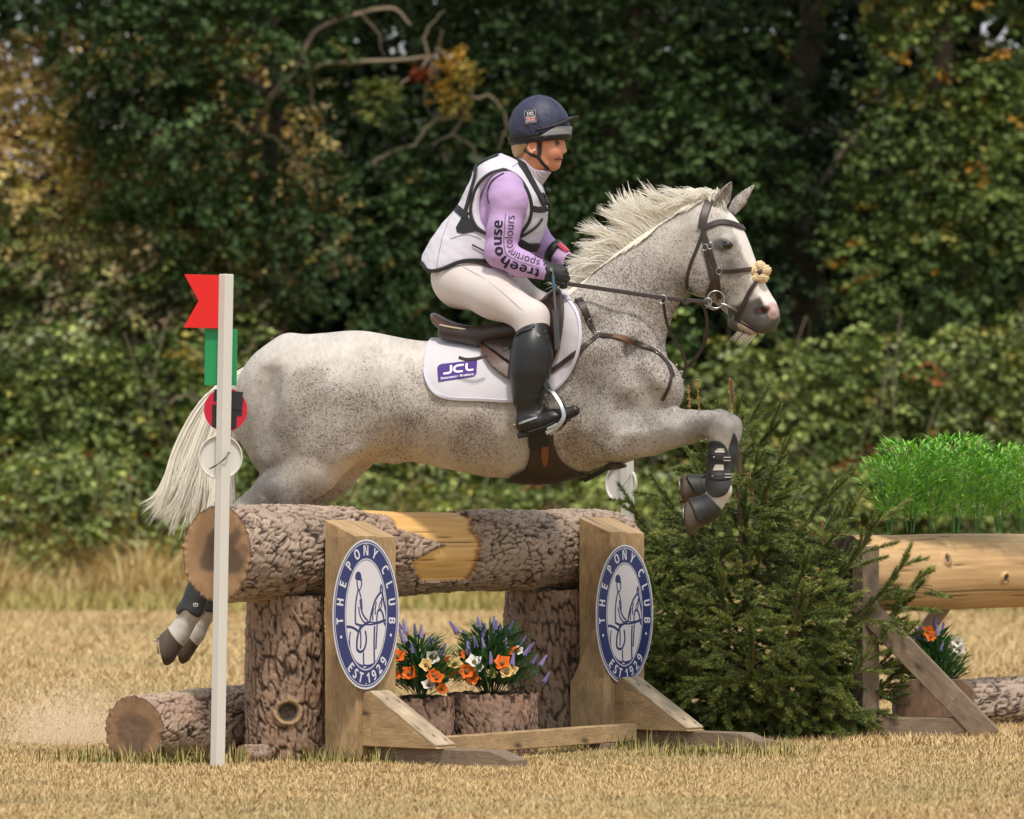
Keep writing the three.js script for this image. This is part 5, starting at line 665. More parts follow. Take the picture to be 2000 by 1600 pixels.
  // ears: thin cupped shells on the same body
  const ear = (base, tip, w, face) => { const A = HP(...base), B = HP(...tip), d = V(B[0] - A[0], B[1] - A[1], B[2] - A[2]), L = d.length(); d.normalize(); const fz = V(...face), side = V().crossVectors(d, fz).normalize(), out = V().crossVectors(side, d);
    const f = (x, y, z) => { const px = x - A[0], py = y - A[1], pz = z - A[2], t = (px * d.x + py * d.y + pz * d.z) / L, u = px * side.x + py * side.y + pz * side.z, v = px * out.x + py * out.y + pz * out.z, tc = clamp(t, 0, 1);
      const r = w * (tc < .42 ? lerp(.62, 1, Math.sin(tc / .42 * 1.57)) : Math.pow(Math.max(0, 1 - (tc - .42) / .58), .72)) + .0015, b = t - tc, bend = v + .004 - .018 * tc * tc;
      const outer = Math.hypot(u, bend * 1.25) - r, inner = Math.hypot(u * 1.05, (bend - r * .78) * 1.15) - r * .92; let D = smax(outer, -inner, .004); return b ? Math.hypot(Math.max(D, 0), b * L) : D; };
    const c = [A[0] + d.x * L / 2, A[1] + d.y * L / 2, A[2] + d.z * L / 2], q = L * .75; return surfaceNet(f, c.map((v) => v - q), c.map((v) => v + q), 0.0032, (x, y, z) => uvf((1240 - 900) / SCALE + (x - c[0]) * .8, (900 - 600) / SCALE + (y - c[1]) * .8)); };
  const e1 = ear([1397, 416, .045], [1423, 359, .055], .031, [.55, .1, .85]), e2 = ear([1428, 420, -.045], [1467, 360, -.06], .03, [.75, .1, -.5]);
  mesh('body', merged([bodyG, e1, e2]), coatMat, horse);
  for (const s of [-1, 1]) { const ey = new THREE.SphereGeometry(.0265, 24, 18); const e = mesh('eye', ey, phys(0x0a0605, 0.08, { clearcoat: 1, clearcoatRoughness: .05 }), horse); e.position.set(...HP(1415, 484, s * .0905)); e.scale.set(1, .8, .8); e.rotation.z = .25;
    // lids
    const lid = tubeAlong(curve([HV(1403, 486, s * .099), HV(1408, 478, s * .106), HV(1417, 476.5, s * .106), HV(1426, 484, s * .096)], 14), (t) => .0042 * Math.sin(Math.PI * (.12 + .76 * t)), 6); mesh('eyelid', lid, std(lin(.1, .09, .088), .6), horse); }
  // hair: ribbons
  const hairMat = std(lin(.98, .95, .87), .55, { side: THREE.DoubleSide, vertexColors: true });
  function strands(list) { const pos = [], idx = [], col = [], nor = []; for (const { p, w, c } of list) { const n = p.length, o = pos.length / 3; for (let i = 0; i < n; i++) { const T = V().subVectors(p[Math.min(n - 1, i + 1)], p[Math.max(0, i - 1)]).normalize(), B = V(T.y, -T.x, .35 * T.z).normalize(), hw = w * (1 - .82 * (i / (n - 1)) ** 1.6) / 2, N = V().crossVectors(B, T).normalize(); if (N.z < 0) N.negate(); for (const s of [-1, 1]) { pos.push(p[i].x + B.x * hw * s, p[i].y + B.y * hw * s, p[i].z + B.z * hw * s); col.push(...c); const q = N.clone().addScaledVector(B, s * .5).normalize(); nor.push(q.x, q.y, q.z); } if (i) idx.push(o + i * 2 - 2, o + i * 2 - 1, o + i * 2, o + i * 2, o + i * 2 - 1, o + i * 2 + 1); } } return geo(pos, idx, nor, null, col); }
  { // mane: locks blown back and up off the crest, strands of a lock gathering towards its tip
    const L = [], r = rng(5), crest = curve([V(1108, 570), V(1165, 522), V(1215, 487), V(1262, 457), V(1305, 424), V(1345, 398), V(1388, 380)], 200);
    const off = [[0, -22, 22], [.1, -48, 8], [.2, -66, -14], [.4, -70, -48], [.55, -48, -74], [.7, -58, -48], [.85, -50, -22], [1, -34, -8]], tip = (t) => { let k = 0; while (k < off.length - 2 && t > off[k + 1][0]) k++; const f = (t - off[k][0]) / (off[k + 1][0] - off[k][0]); return [lerp(off[k][1], off[k + 1][1], f), lerp(off[k][2], off[k + 1][2], f)]; };
    for (let c = 0; c < 150; c++) {
      const tc = c < 140 ? (c + r()) / 140 : r(), o = tip(clamp(tc, 0, 1)), sc = .45 + .75 * r(), a = (r() - .5) * .7 - .12, ca = Math.cos(a), sa = Math.sin(a), ox = (o[0] * ca - o[1] * sa) * sc, oy = (o[0] * sa + o[1] * ca) * sc * .86, zt = (r() - .35) * .07, curl = (r() - .35) * 22, tone = .86 + .2 * r(), n = 24 + Math.floor(r() * 16), spread = .03 + .03 * r();
      for (let i = 0; i < n; i++) {
        const t = clamp(tc + (r() - .5) * spread, 0, .999), q = crest[Math.floor(t * 199)], z0 = (r() - .4) * .055, e = .7 + .45 * r(), tx = ox * e + (r() - .5) * 12, ty = oy * e + (r() - .5) * 12, p = [], fly = r() < .06 ? 14 : 0;
        for (let k = 0; k <= 8; k++) { const s = k / 8, m = s * (1 - s) * 2; p.push(HV(q.x + tx * s + m * (ty * .25) - fly * s * s, q.y + 8 + (ty - 6) * s - m * (12 + curl * .6) + curl * s * s * .6, z0 + .018 + zt * s + m * .012)); }
        const b = tone * (.88 + .2 * r()); L.push({ p, w: .0026 + .0032 * r(), c: [b, b * .985, b * (.91 + .07 * r())] });
      }
    }
    for (let i = 0; i < 1500; i++) { // roots lying over the near side of the crest
      const t = r(), q = crest[Math.floor(t * 199)], p = [], a2 = r(), len = (t < .2 ? 80 : 44) * (.4 + .8 * r()), n = noise2(t * 26, 1.2);
      for (let k = 0; k <= 6; k++) { const s = k / 6, x = q.x + 8 - len * s * (.85 + .3 * n), y = q.y - 2 + len * s * (.85 - .25 * n + .3 * (a2 - .5)) * (t < .2 ? .9 : .72) + 5 * s * s; const h = k % 2 ? null : onSide(horseSDF, x, y, .3); p.push(HV(x, y, h ? h[2] + .006 + .012 * s : p.length ? p[p.length - 1].z + .001 : .03)); }
      const b = .82 + .3 * r(); L.push({ p, w: .003 + .003 * r(), c: [b, b * .98, b * (.9 + .06 * r())] });
    }
    for (let i = 0; i < 320; i++) { // forelock and tuft behind the ears
      const p = [], x0 = 1346 + r() * 52, a = r(); for (let k = 0; k <= 5; k++) { const s = k / 5; p.push(HV(x0 - 26 * s * (.3 + a) + (i % 3 === 0 ? 34 * s : 0), 394 - (x0 - 1352) * .18 - 16 * Math.sin(s * 2.4) * (.4 + a) + (i % 2 ? 36 * s * s : 6 * s), .01 + (r() - .3) * .02 + .04 * s * (i % 2))); }
      const b = .86 + .25 * r(); L.push({ p, w: .003, c: [b, b * .98, b * .92] });
    }
    const m = mesh('mane', strands(L), hairMat, horse); m.userData.label = 'cream white mane blown back from the crest';
  }
  { // tail: locks sweeping out behind
    const L = [], r = rng(9);
    for (let c = 0; c < 120; c++) {
      const out = (c + r()) / 120, a = r(), zt = (r() - .5) * .16, tone = .84 + .22 * r(), wav = (r() - .5) * 26, n = 24 + Math.floor(r() * 14), reach = .62 + .4 * r(), tx = lerp(436, 262, Math.pow(out, 1.15)) + (r() - .5) * 40, ty = lerp(1072, 1004, out) + (r() - .5) * 36;
      for (let i = 0; i < n; i++) {
        const o = clamp(out + (r() - .5) * .10, 0, 1), x0 = lerp(538, 474, clamp(a + (r() - .5) * .3, 0, 1)), y0 = lerp(683, 745, clamp(a + (r() - .5) * .3, 0, 1)), z = zt * .5 + (r() - .5) * .05, wild = r() < .05 ? 26 * (r() - .3) : 0, p = [];
        const cv = new THREE.CatmullRomCurve3([HV(x0, y0, z * .3 + .012), HV(lerp(470, 402, o), lerp(808, 768, o), z * .7), HV(lerp(452, 338, o) + wav * .5, lerp(915, 878, o), z), HV(lerp(436, 318, o) - wav * .5 + (tx - 340) * .2, lerp(1000, 962, o), z + zt * .3), HV(tx + (r() - .5) * 16 - wild, ty + (r() - .5) * 18, zt)], false, 'centripetal'), end = reach * (.82 + .26 * r());
        for (let k = 0; k <= 12; k++) { const s = Math.min(1, k / 12 * end), q = cv.getPoint(s); q.x += (noise2(i * .37 + c, s * 4) - .5) * .016 * s; q.y += (noise2(i * .53 + c, s * 4 + 9) - .5) * .016 * s; p.push(q); }
        const b = tone * (.88 + .2 * r()); L.push({ p, w: .0026 + .003 * r(), c: [b, b * .985, b * (.9 + .08 * r())] });
      }
    }
    const m = mesh('tail', strands(L), hairMat, horse); m.userData.label = 'long cream white tail streaming behind';
  }
  { // chin whiskers
    const L = [], r = rng(3); for (let i = 0; i < 90; i++) { const x = 1440 + r() * 34, y = 645 + (x - 1440) * .32, p = [], le = .3 + r(); for (let k = 0; k <= 4; k++) { const s = k / 4 * le; p.push(HV(x - 18 * s, y + 20 * s + 3 * Math.sin(i) * s, (r() - .5) * .006 + .014 * Math.sin(i * 2))); } L.push({ p, w: .0013, c: [.85, .8, .7] }); }
    mesh('whiskers', strands(L), hairMat, horse);
  }
}
// ---------------------------------------------------------------- tack
const tack = (name, label, category) => thing(name, label, category, HORSE_AT, YAW);
const LEATHER = phys(lin(.034, .02, .015), .5, { clearcoat: .2, clearcoatRoughness: .4 }), BROWN = phys(lin(.075, .032, .018), .45, { clearcoat: .25, clearcoatRoughness: .4 }), BLACK = phys(lin(.016, .016, .017), .5), STEEL = std(lin(.50, .50, .49), .3, { metalness: 1 });
const region = (pts, z = .24) => poly2(curve(pts.map(([x, y]) => V(...HP(x, y, z))), pts.length * 5, true).slice(0, -1).map((p) => [p.x, p.y]));
// sheet that follows the horse at a distance, cut to an outline given by photo positions
function sheetSDF(f, pts, off, thick, limit) { const reg = region(pts); return (x, y, z) => { const e = reg(x, y); if (e > .05) return e; const d = smax(Math.abs(f(x, y, z) - off) - thick / 2, e, .004); return limit ? smax(d, limit(x, y, z), .004) : d; }; }
function netOver(f, pts, h, z0 = -.36, z1 = .36, uv) { const xs = pts.map((p) => p[0]), ys = pts.map((p) => p[1]), m = 22; return surfaceNet(f, [HP(Math.min(...xs) - m, 0)[0] - .06, HP(0, Math.max(...ys) + m)[1], z0], [HP(Math.max(...xs) + m, 0)[0] + .06, HP(0, Math.min(...ys) - m)[1], z1], h, uv); }
const mmUV = (x, y) => [x * 8, y * 8];
let padSDF, flapSDF;
{ // saddle pad
  const pts = [[829, 640], [828, 690], [834, 742], [850, 770], [874, 781], [940, 785], [1010, 787], [1062, 776], [1100, 748], [1124, 704], [1133, 655], [1126, 612], [1106, 582], [1086, 556], [1050, 540], [940, 590], [850, 600]];
  padSDF = sheetSDF(horseSDF, pts, .009, .012);
  const t = tack('saddle_pad', 'white quilted saddle pad with a purple logo under the saddle', 'saddle pad'), quilt = dataTex(256, 256, (i, j) => { const a = Math.abs(((i + j) / 16) % 1 - .5), b = Math.abs(((i - j + 512) / 16) % 1 - .5), v = Math.min(1, Math.min(a, b) * 5); return [v, v, v]; }, false); quilt.repeat.set(1.4, 1.4);
  mesh('quilted_cloth', netOver(padSDF, pts, .0068, -.36, .36, mmUV), std(lin(.76, .74, .79), .9, { bumpMap: quilt, bumpScale: .0012 }), t);
  mesh('binding', strapOn(padSDF, [[830, 668], [829, 690], [835, 741], [851, 768], [875, 779], [940, 783], [1010, 785], [1060, 774], [1098, 747], [1122, 704], [1131, 655], [1124, 614], [1104, 584], [1090, 566]], .014, .003, 0, 90), std(lin(.70, .69, .80), .8), t);
  const tex = canvasTex(512, 256, (g, w, h) => { g.clearRect(0, 0, w, h); g.fillStyle = '#45247f'; g.beginPath(); g.moveTo(60, 0); g.lineTo(w, 0); g.lineTo(w, h - 70); g.quadraticCurveTo(w, h - 10, w - 70, h - 6); g.lineTo(0, h); g.lineTo(0, 70); g.quadraticCurveTo(4, 4, 70, 0); g.fill(); g.strokeStyle = '#f0eef6'; g.lineWidth = 30; g.lineCap = 'round'; g.lineJoin = 'round'; g.beginPath(); g.moveTo(178, 46); g.lineTo(178, 110); g.quadraticCurveTo(176, 146, 134, 146); g.lineTo(86, 146); g.stroke(); g.beginPath(); g.moveTo(330, 50); g.lineTo(280, 50); g.quadraticCurveTo(218, 54, 218, 98); g.quadraticCurveTo(220, 142, 280, 144); g.lineTo(318, 144); g.stroke(); g.beginPath(); g.moveTo(378, 46); g.lineTo(378, 100); g.quadraticCurveTo(382, 142, 430, 142); g.lineTo(458, 142); g.stroke(); g.fillStyle = '#f0eef6'; g.font = 'bold 50px sans-serif'; g.textAlign = 'center'; g.fillText('Insurance Brokers', w / 2, 226, w - 40); });
  const c = [[858, 749], [931, 739], [855, 715], [933, 706]]; mesh('logo', patchOn(padSDF, (u, v) => [lerp(lerp(c[0][0], c[1][0], u), lerp(c[2][0], c[3][0], u), v), lerp(lerp(c[0][1], c[1][1], u), lerp(c[2][1], c[3][1], u), v)], 20, 10, .0016), std(0xffffff, .7, { map: tex, transparent: true, alphaTest: .5 }), t);
}
{ // saddle
  const t = tack('saddle', 'dark brown leather jumping saddle under the rider', 'saddle'), xs = [842, 850, 870, 900, 935, 970, 1000, 1030, 1052, 1066], ty = [612, 611, 622, 633, 637, 633, 622, 602, 586, 590], th = [8, 24, 27, 26, 24, 24, 26, 28, 26, 10], hw = [.03, .115, .15, .165, .15, .125, .105, .09, .075, .03];
  const seat = loft([0, HP(0, 640)[1]], [1, 0], [0, 1], xs.map((x, i) => [HP(x, 0)[0], M(640 - ty[i]), M(ty[i] + th[i] - 640), hw[i]])); const sx = [[838, 600], [1075, 690]];
  mesh('seat', netOver(seat, sx, .0062, -.2, .2), BROWN, t);
  const pn = [[1, 872, 650, .13, 935, 660, .16, .034, .038], [1, 935, 660, .16, 1040, 640, .19, .036, .04], [-1, 872, 650, .13, 935, 660, .16, .034, .038], [-1, 935, 660, .16, 1040, 640, .19, .036, .04]].map(([q, a, b, c, d, e, f, g, h]) => [.02, capsule(HP(a, b, q * c), HP(d, e, q * f), g, h)]), panel = blend(pn); mesh('panel', netOver(panel, [[850, 610], [1070, 690]], .006, -.26, .26), LEATHER, t);
  mesh('piping', tubeAlong(curve([HV(848, 629, .1), HV(862, 637, .15), HV(890, 643, .172), HV(930, 648, .172), HV(960, 648, .155)], 26), .0038, 7), std(lin(.55, .47, .36), .6), t);
  const fl = [[928, 650], [960, 642], [1000, 615], [1050, 568], [1084, 566], [1099, 596], [1101, 640], [1088, 696], [1066, 734], [1034, 750], [1000, 744], [965, 720], [940, 690]], sk = [[932, 648], [962, 640], [1004, 632], [1040, 640], [1050, 680], [1030, 722], [1004, 714], [968, 690], [944, 672]];
  flapSDF = sheetSDF(horseSDF, fl, .034, .012, (x, y, z) => .05 - Math.abs(z)); mesh('flap', netOver(flapSDF, fl, .0065), BROWN, t);
  const skirt = sheetSDF(horseSDF, sk, .046, .011, (x, y, z) => .05 - Math.abs(z)); mesh('skirt', netOver(skirt, sk, .0062), LEATHER, t);
  const blk = [[1066, 580], [1086, 572], [1099, 600], [1099, 650], [1086, 690], [1076, 690], [1086, 640], [1084, 605]], kb = sheetSDF(horseSDF, blk, .048, .022, (x, y, z) => .05 - Math.abs(z)); for (const q of [1, -1]) mesh('knee_block', netOver(kb, blk, .005, q > 0 ? .03 : -.36, q > 0 ? .36 : -.03), LEATHER, t);
  mesh('keeper_strap', strapOn(skirt, [[960, 708], [985, 688], [1010, 660], [1022, 640]], .016, .003, .001, 20), LEATHER, t);
  mesh('strap_end', strapFree(curve([HV(898, 702, .32), HV(912, 706, .325), HV(935, 704, .33), HV(953, 698, .325)], 18), V(0, .2, 1), .014, .004), LEATHER, t);
  mesh('emblem', strapOn(skirt, [[944, 664], [958, 664]], .018, .0015, .001, 6), phys(lin(.10, .06, .045), .4), t);
  // stirrup leather and iron
  mesh('stirrup_leather', strapFree(curve([HV(1056, 735, .335), HV(1064, 752, .345), HV(1072, 772, .35)], 12), V(.1, 0, 1), .026, .006), BLACK, t);
  const S = (px, py, z) => HV(px, py, z), iron = curve([S(1066, 848, .405), S(1084, 838, .41), S(1098, 818, .405), S(1094, 798, .395), S(1080, 774, .37), S(1073, 766, .355)], 26); mesh('stirrup_iron', strapFree(iron, iron.map((p, i) => V(.5, .3, 1).normalize()), .018, .007), STEEL, t);
  const tread = mesh('stirrup_tread', box(.045, .012, .115, .004), STEEL, t); tread.position.set(...HP(1080, 836, .36)); tread.rotation.z = .45; const pad = mesh('tread_pad', box(.036, .008, .10, .003), BLACK, t); pad.position.set(...HP(1078, 830, .36)); pad.rotation.z = .45; const ir2 = iron.map((p) => V(p.x, p.y, .72 - p.z + .0)); mesh('stirrup_iron', strapFree(ir2, V(.5, .3, -1), .018, .007), STEEL, t);
}
{ // girth with belly guard
  const pts = [[1034, 800], [1074, 800], [1080, 878], [1096, 908], [1130, 926], [1190, 905], [1198, 915], [1150, 948], [1110, 965], [985, 965], [984, 936], [1018, 918], [1032, 888]], t = tack('girth', 'dark leather girth with wide belly guard below the rider boot', 'girth'), g = sheetSDF(horseSDF, pts, .010, .012); mesh('girth_guard', netOver(g, pts, .0068), LEATHER, t);
  mesh('billet', strapOn(g, [[1064, 862], [1063, 888], [1064, 910]], (u) => .030 * (1 - .6 * Math.max(0, u - .7) / .3), .004, .001, 16), phys(lin(.22, .075, .025), .4), t); mesh('buckle_strap', strapOn(g, [[1045, 850], [1044, 880]], .022, .004, .001, 10), BLACK, t);
  mesh('buckle_guard', strapOn(g, [[1050, 846], [1052, 872]], .085, .012, .002, 10), BLACK, t); mesh('martingale_strap', strapFree(curve([HV(1140, 938, .02), HV(1170, 922, .1), HV(1195, 906, .13)], 16), V(.2, -.2, 1), .02, .005), BLACK, t);
}
const buckle = (t, px, py, f, w, h, rot = 0) => { const p = onSide(f, px, py) || HP(px, py, .1), g = new THREE.TorusGeometry(w, .0016, 6, 20).scale(1, h / w, 1), o = mesh('buckle', g, STEEL, t), n = gradient(f, p, .01); o.position.set(p[0] + n.x * .006, p[1] + n.y * .006, p[2] + n.z * .006); o.lookAt(o.position.clone().add(n)); o.quaternion.setFromUnitVectors(V(0, 0, 1), n); o.rotateZ(rot); };
{ // breastplate and martingale
  const t = tack('breastplate', 'brown leather breastplate and martingale across the horse chest', 'breastplate');
  mesh('girth_strap', strapOn((x, y, z) => Math.min(horseSDF(x, y, z), padSDF(x, y, z)), [[1058, 742], [1090, 718], [1120, 695], [1150, 672], [1163, 661]], .019, .004, .002, 30), LEATHER, t);
  mesh('saddle_strap', strapOn(horseSDF, [[1128, 588], [1142, 615], [1152, 640], [1163, 658]], (u) => lerp(.034, .018, u), .004, .002, 24), LEATHER, t);
  mesh('chest_strap', strapOn(horseSDF, [[1166, 658], [1200, 664], [1240, 673], [1275, 690], [1298, 712], [1309, 738]], .022, .005, .002, 44), LEATHER, t); mesh('elastic', strapOn(horseSDF, [[1196, 662], [1214, 666], [1232, 671]], .024, .006, .003, 14), phys(lin(.16, .08, .04), .7), t);
  mesh('lower_strap', strapOn(horseSDF, [[1306, 735], [1300, 760], [1288, 785]], .014, .004, .002, 18), LEATHER, t);
  for (const [x, y] of [[1165, 658], [1150, 632], [1124, 693], [1280, 693]]) buckle(t, x, y, horseSDF, .012, .012);
  const M1 = curve([HV(1291, 590, .15), HV(1296, 620, .12), HV(1303, 645, .085), HV(1318, 672, .05), HV(1331, 692, .03), HV(1337, 715, .015), HV(1332, 738, .01), HV(1321, 748, .005), HV(1317, 738, .0), HV(1330, 722, -.01)], 50); mesh('martingale_strap', strapFree(M1, V(.55, 0, 1).normalize(), .012, .004), LEATHER, t);
  mesh('martingale_ring', new THREE.TorusGeometry(.0165, .0022, 8, 28), STEEL, t).position.set(...HP(1290, 589, .155));
  const M2 = curve([HV(1357, 596, .115), HV(1368, 600, .10), HV(1376, 622, .075), HV(1376, 655, .05), HV(1368, 682, .03), HV(1352, 706, .015), HV(1334, 722, .005), HV(1314, 736, 0)], 50); mesh('martingale_loop', strapFree(M2, V(.5, 0, 1).normalize(), .014, .004), LEATHER, t);
  for (const [x, y, a, l] of [[1318, 730, .2, .05], [1322, 738, -.6, .045], [1313, 722, .9, .04]]) { const o = mesh('clip', new THREE.CapsuleGeometry(.005, l, 4, 8), STEEL, t); o.position.set(...HP(x, y, .02)); o.rotation.z = 1.57 + a; }
}
{ // bridle
  const t = tack('bridle', 'brown leather bridle with a sheepskin pad on the crossed noseband', 'bridle'), f = horseSDF;
  mesh('cheekpiece', strapOn(f, [[1376, 408], [1371, 430], [1369, 452], [1376, 478], [1384, 502], [1391, 525], [1396, 548], [1399, 572], [1401, 586]], .02, .005, .002, 50), LEATHER, t); mesh('cheekpiece', strapOn(f, [[1369, 452], [1372, 482], [1376, 508], [1382, 532], [1387, 556], [1388, 575]], .015, .005, .002, 40), LEATHER, t);
  mesh('headpiece', strapOn(f, [[1384, 394], [1378, 408], [1370, 432], [1367, 452]], .034, .006, .002, 20), LEATHER, t);
  mesh('browband', strapOn(f, [[1366, 452], [1382, 446], [1400, 440], [1420, 441], [1440, 447], [1448, 449]], .024, .006, .002, 40), LEATHER, t);
  mesh('throatlash', strapOn(f, [[1368, 462], [1358, 490], [1346, 520], [1339, 548], [1341, 566], [1352, 572]], .013, .004, .003, 36), LEATHER, t);
  mesh('noseband', strapOn(f, [[1394, 534], [1420, 534], [1446, 532], [1466, 530], [1474, 531]], .018, .005, .002, 30), LEATHER, t); mesh('noseband', strapOn(f, [[1474, 550], [1460, 572], [1448, 596], [1438, 614], [1434, 626]], .017, .005, .003, 30), LEATHER, t); mesh('noseband', strapOn(f, [[1396, 540], [1388, 552], [1382, 570], [1378, 582]], .016, .005, .002, 24), LEATHER, t);
  for (const [x, y] of [[1373, 489], [1383, 486], [1399, 534]]) buckle(t, x, y, f, .011, .013);
  // sheepskin rosette: five woolly puffs
  const q = HP(1480, 536, .035), puffs = []; for (let i = 0; i < 5; i++) { const a = i / 5 * 6.283 + .3; puffs.push(ellipsoid([q[0] + Math.cos(a) * .024, q[1] + Math.sin(a) * .024, q[2] + .004], [.0215, .0215, .02])); } const wool = (x, y, z) => Math.min(...puffs.map((e) => e(x, y, z))) + (noise3(x * 420, y * 420, z * 420) - .5) * .006 + (noise3(x * 170, y * 170, z * 170) - .5) * .005; mesh('sheepskin_pad', surfaceNet(wool, [q[0] - .06, q[1] - .06, q[2] - .04], [q[0] + .06, q[1] + .06, q[2] + .04], .0022), std(lin(.80, .62, .38), .95), t); const ct = mesh('rosette_centre', new THREE.SphereGeometry(.010, 12, 8).scale(1, 1, .6), LEATHER, t); ct.position.set(q[0], q[1], q[2] + .018);
  // bit
  for (const s of [1, -1]) { const rg = mesh('bit_ring', new THREE.TorusGeometry(.034, .0032, 8, 40), STEEL, t); rg.position.set(...HP(1394, 589, s * .086)); rg.rotation.y = .25 * s; const sm = mesh('bit_ring', new THREE.TorusGeometry(.016, .0028, 8, 28), STEEL, t); sm.position.set(...HP(1378, 594, s * .096)); }
  mesh('bit_mouthpiece', tubeAlong(curve([HV(1408, 598, .085), HV(1420, 603, .075), HV(1432, 608, .055), HV(1438, 620, .02)], 14), .0055, 8), STEEL, t); mesh('curb_chain', tubeAlong(curve([HV(1404, 598, .09), HV(1414, 600, .088), HV(1424, 606, .082)], 20).map((p, i) => p.add(V(0, (i % 2) * .003, 0))), .004, 6), STEEL, t);
  const R1 = curve([HV(1094, 558, .245), HV(1130, 563, .225), HV(1200, 573, .19), HV(1290, 586, .155), HV(1340, 591, .125), HV(1378, 594, .098)], 50); mesh('rein', strapFree(R1, V(.1, .1, 1).normalize(), .017, .005), LEATHER, t); mesh('rein_stop', strapFree([R1[38], R1[39].clone().add(V(0, -.008, 0)), R1[40]], V(0, 0, 1), .03, .008), LEATHER, t);
  const R2 = curve([HV(1122, 524, -.18), HV(1200, 555, -.2), HV(1300, 580, -.16), HV(1378, 592, -.098)], 30); mesh('rein', strapFree(R2, V(0, .3, -1), .017, .005), LEATHER, t);
}
// ---------------------------------------------------------------- boots worn on the horse's legs (parts of the horse)
{
  const boot = (name, pts, off, lim, mat, label) => { const reg = region(pts, lim > 0 ? .16 : -.155), f = (x, y, z) => { const e = reg(x, y); return e > .05 ? e : smax(smax(horseSDF(x, y, z) - off, e, .004), lim > 0 ? .04 - z : z + .04, .004); }, m = mesh(name, netOver(f, pts, .0046, lim > 0 ? .02 : -.30, lim > 0 ? .32 : -.02), mat, horse); if (label) m.userData.label = label; return f; };
  const SHELL = phys(lin(.028, .029, .031), .55), PALE = std(lin(.55, .51, .45), .8);
  const nb = boot('tendon_boot', [[1379, 866], [1396, 862], [1412, 872], [1421, 905], [1422, 945], [1412, 966], [1392, 971], [1376, 960], [1371, 930], [1375, 895]], .009, 1, SHELL, 'black tendon boot with pale trim on near foreleg'); const fb = boot('tendon_boot', [[1415, 843], [1432, 842], [1442, 860], [1440, 895], [1432, 925], [1420, 936], [1404, 930], [1408, 890]], .009, -1, SHELL);
  boot('bell_boot', [[1338, 968], [1356, 962], [1376, 966], [1394, 982], [1404, 996], [1394, 1012], [1374, 1024], [1362, 1016], [1350, 990]], .010, 1, SHELL); boot('bell_boot', [[1342, 926], [1356, 922], [1376, 924], [1384, 940], [1380, 962], [1366, 966], [1354, 950]], .010, -1, SHELL);
  boot('hind_boot', [[346, 1200], [340, 1186], [352, 1150], [372, 1092], [424, 1092], [424, 1130], [406, 1165], [390, 1206], [378, 1200], [364, 1190]], .010, 1, SHELL, 'black hind boot with a small crown mark'); boot('hind_boot', [[372, 1186], [384, 1140], [396, 1092], [446, 1092], [446, 1130], [428, 1165], [416, 1198], [396, 1196]], .010, -1, SHELL);
  for (const [a, b, c] of [[[1374, 893], [1396, 894], [1419, 897]], [[1371, 929], [1396, 932], [1421, 930]]]) { mesh('boot_strap', strapOn(nb, [a, b, c], .026, .005, .001, 16), BLACK, horse); mesh('strap_trim', strapOn(nb, [[c[0] - 14, c[1] - 3], [c[0] - 2, c[1] - 3]], .004, .0068, .001, 8), PALE, horse); mesh('strap_trim', strapOn(nb, [[c[0] - 14, c[1] + 3], [c[0] - 2, c[1] + 3]], .004, .0068, .001, 8), PALE, horse); const st = onSide(nb, a[0] + 14, a[1] + 1); if (st) { const o = mesh('strap_stud', new THREE.SphereGeometry(.004, 8, 6), STEEL, horse); o.position.set(st[0], st[1], st[2] + .007); } }
  mesh('boot_patch', patchOn(nb, (u, v) => [lerp(1390, 1408, u) - (v > .5 ? lerp(0, u > .5 ? 9 : -9, v) * 1 : 0), lerp(885, 877, v)], 6, 4, .0014), PALE, horse); mesh('boot_patch', patchOn(nb, (u, v) => [lerp(1386 + v * 4, 1406, u), lerp(919, 908, v)], 6, 4, .0014), PALE, horse);
  // crown mark on the hind boot, shoe and stud
  const hb = (x, y, z) => horseSDF(x, y, z) - .0105; const crown = canvasTex(128, 128, (g) => { g.clearRect(0, 0, 128, 128); g.strokeStyle = '#e8e6e2'; g.lineWidth = 10; g.beginPath(); g.moveTo(20, 50); g.lineTo(30, 96); g.lineTo(98, 96); g.lineTo(108, 50); g.moveTo(24, 60); g.quadraticCurveTo(46, 30, 64, 66); g.quadraticCurveTo(82, 30, 104, 60); g.moveTo(64, 66); g.lineTo(64, 30); g.stroke(); }); mesh('crown_mark', patchOn(hb, (u, v) => [lerp(377, 390, u), lerp(1187, 1173, v)], 4, 4, .0015), std(0xffffff, .6, { map: crown, transparent: true, alphaTest: .4 }), horse);
  const shoe = (c, n, rx, ry) => { const N = V(...n).normalize(), g = new THREE.TorusGeometry(rx, .0045, 6, 30, 4.9).scale(1, 1, .8), m = mesh('horseshoe', g, std(lin(.30, .28, .26), .4, { metalness: .9 }), horse); m.position.set(...c); m.quaternion.setFromUnitVectors(V(0, 0, 1), N); return m; }; shoe(HP(1333, 1010, .16), [-1, -.06, 0], .052); shoe(HP(1330, 957, -.155), [-1, -.02, 0], .048); shoe(HP(313, 1271, .135), [-.97, -.22, 0], .05);
  const stud = mesh('shoe_stud', new THREE.CylinderGeometry(.004, .006, .016, 8).rotateZ(1.4), STEEL, horse); stud.position.set(...HP(303, 1252, .15)); const stud2 = mesh('shoe_stud', new THREE.CylinderGeometry(.004, .006, .014, 8).rotateZ(1.5), STEEL, horse); stud2.position.set(...HP(1327, 998, .18));
}
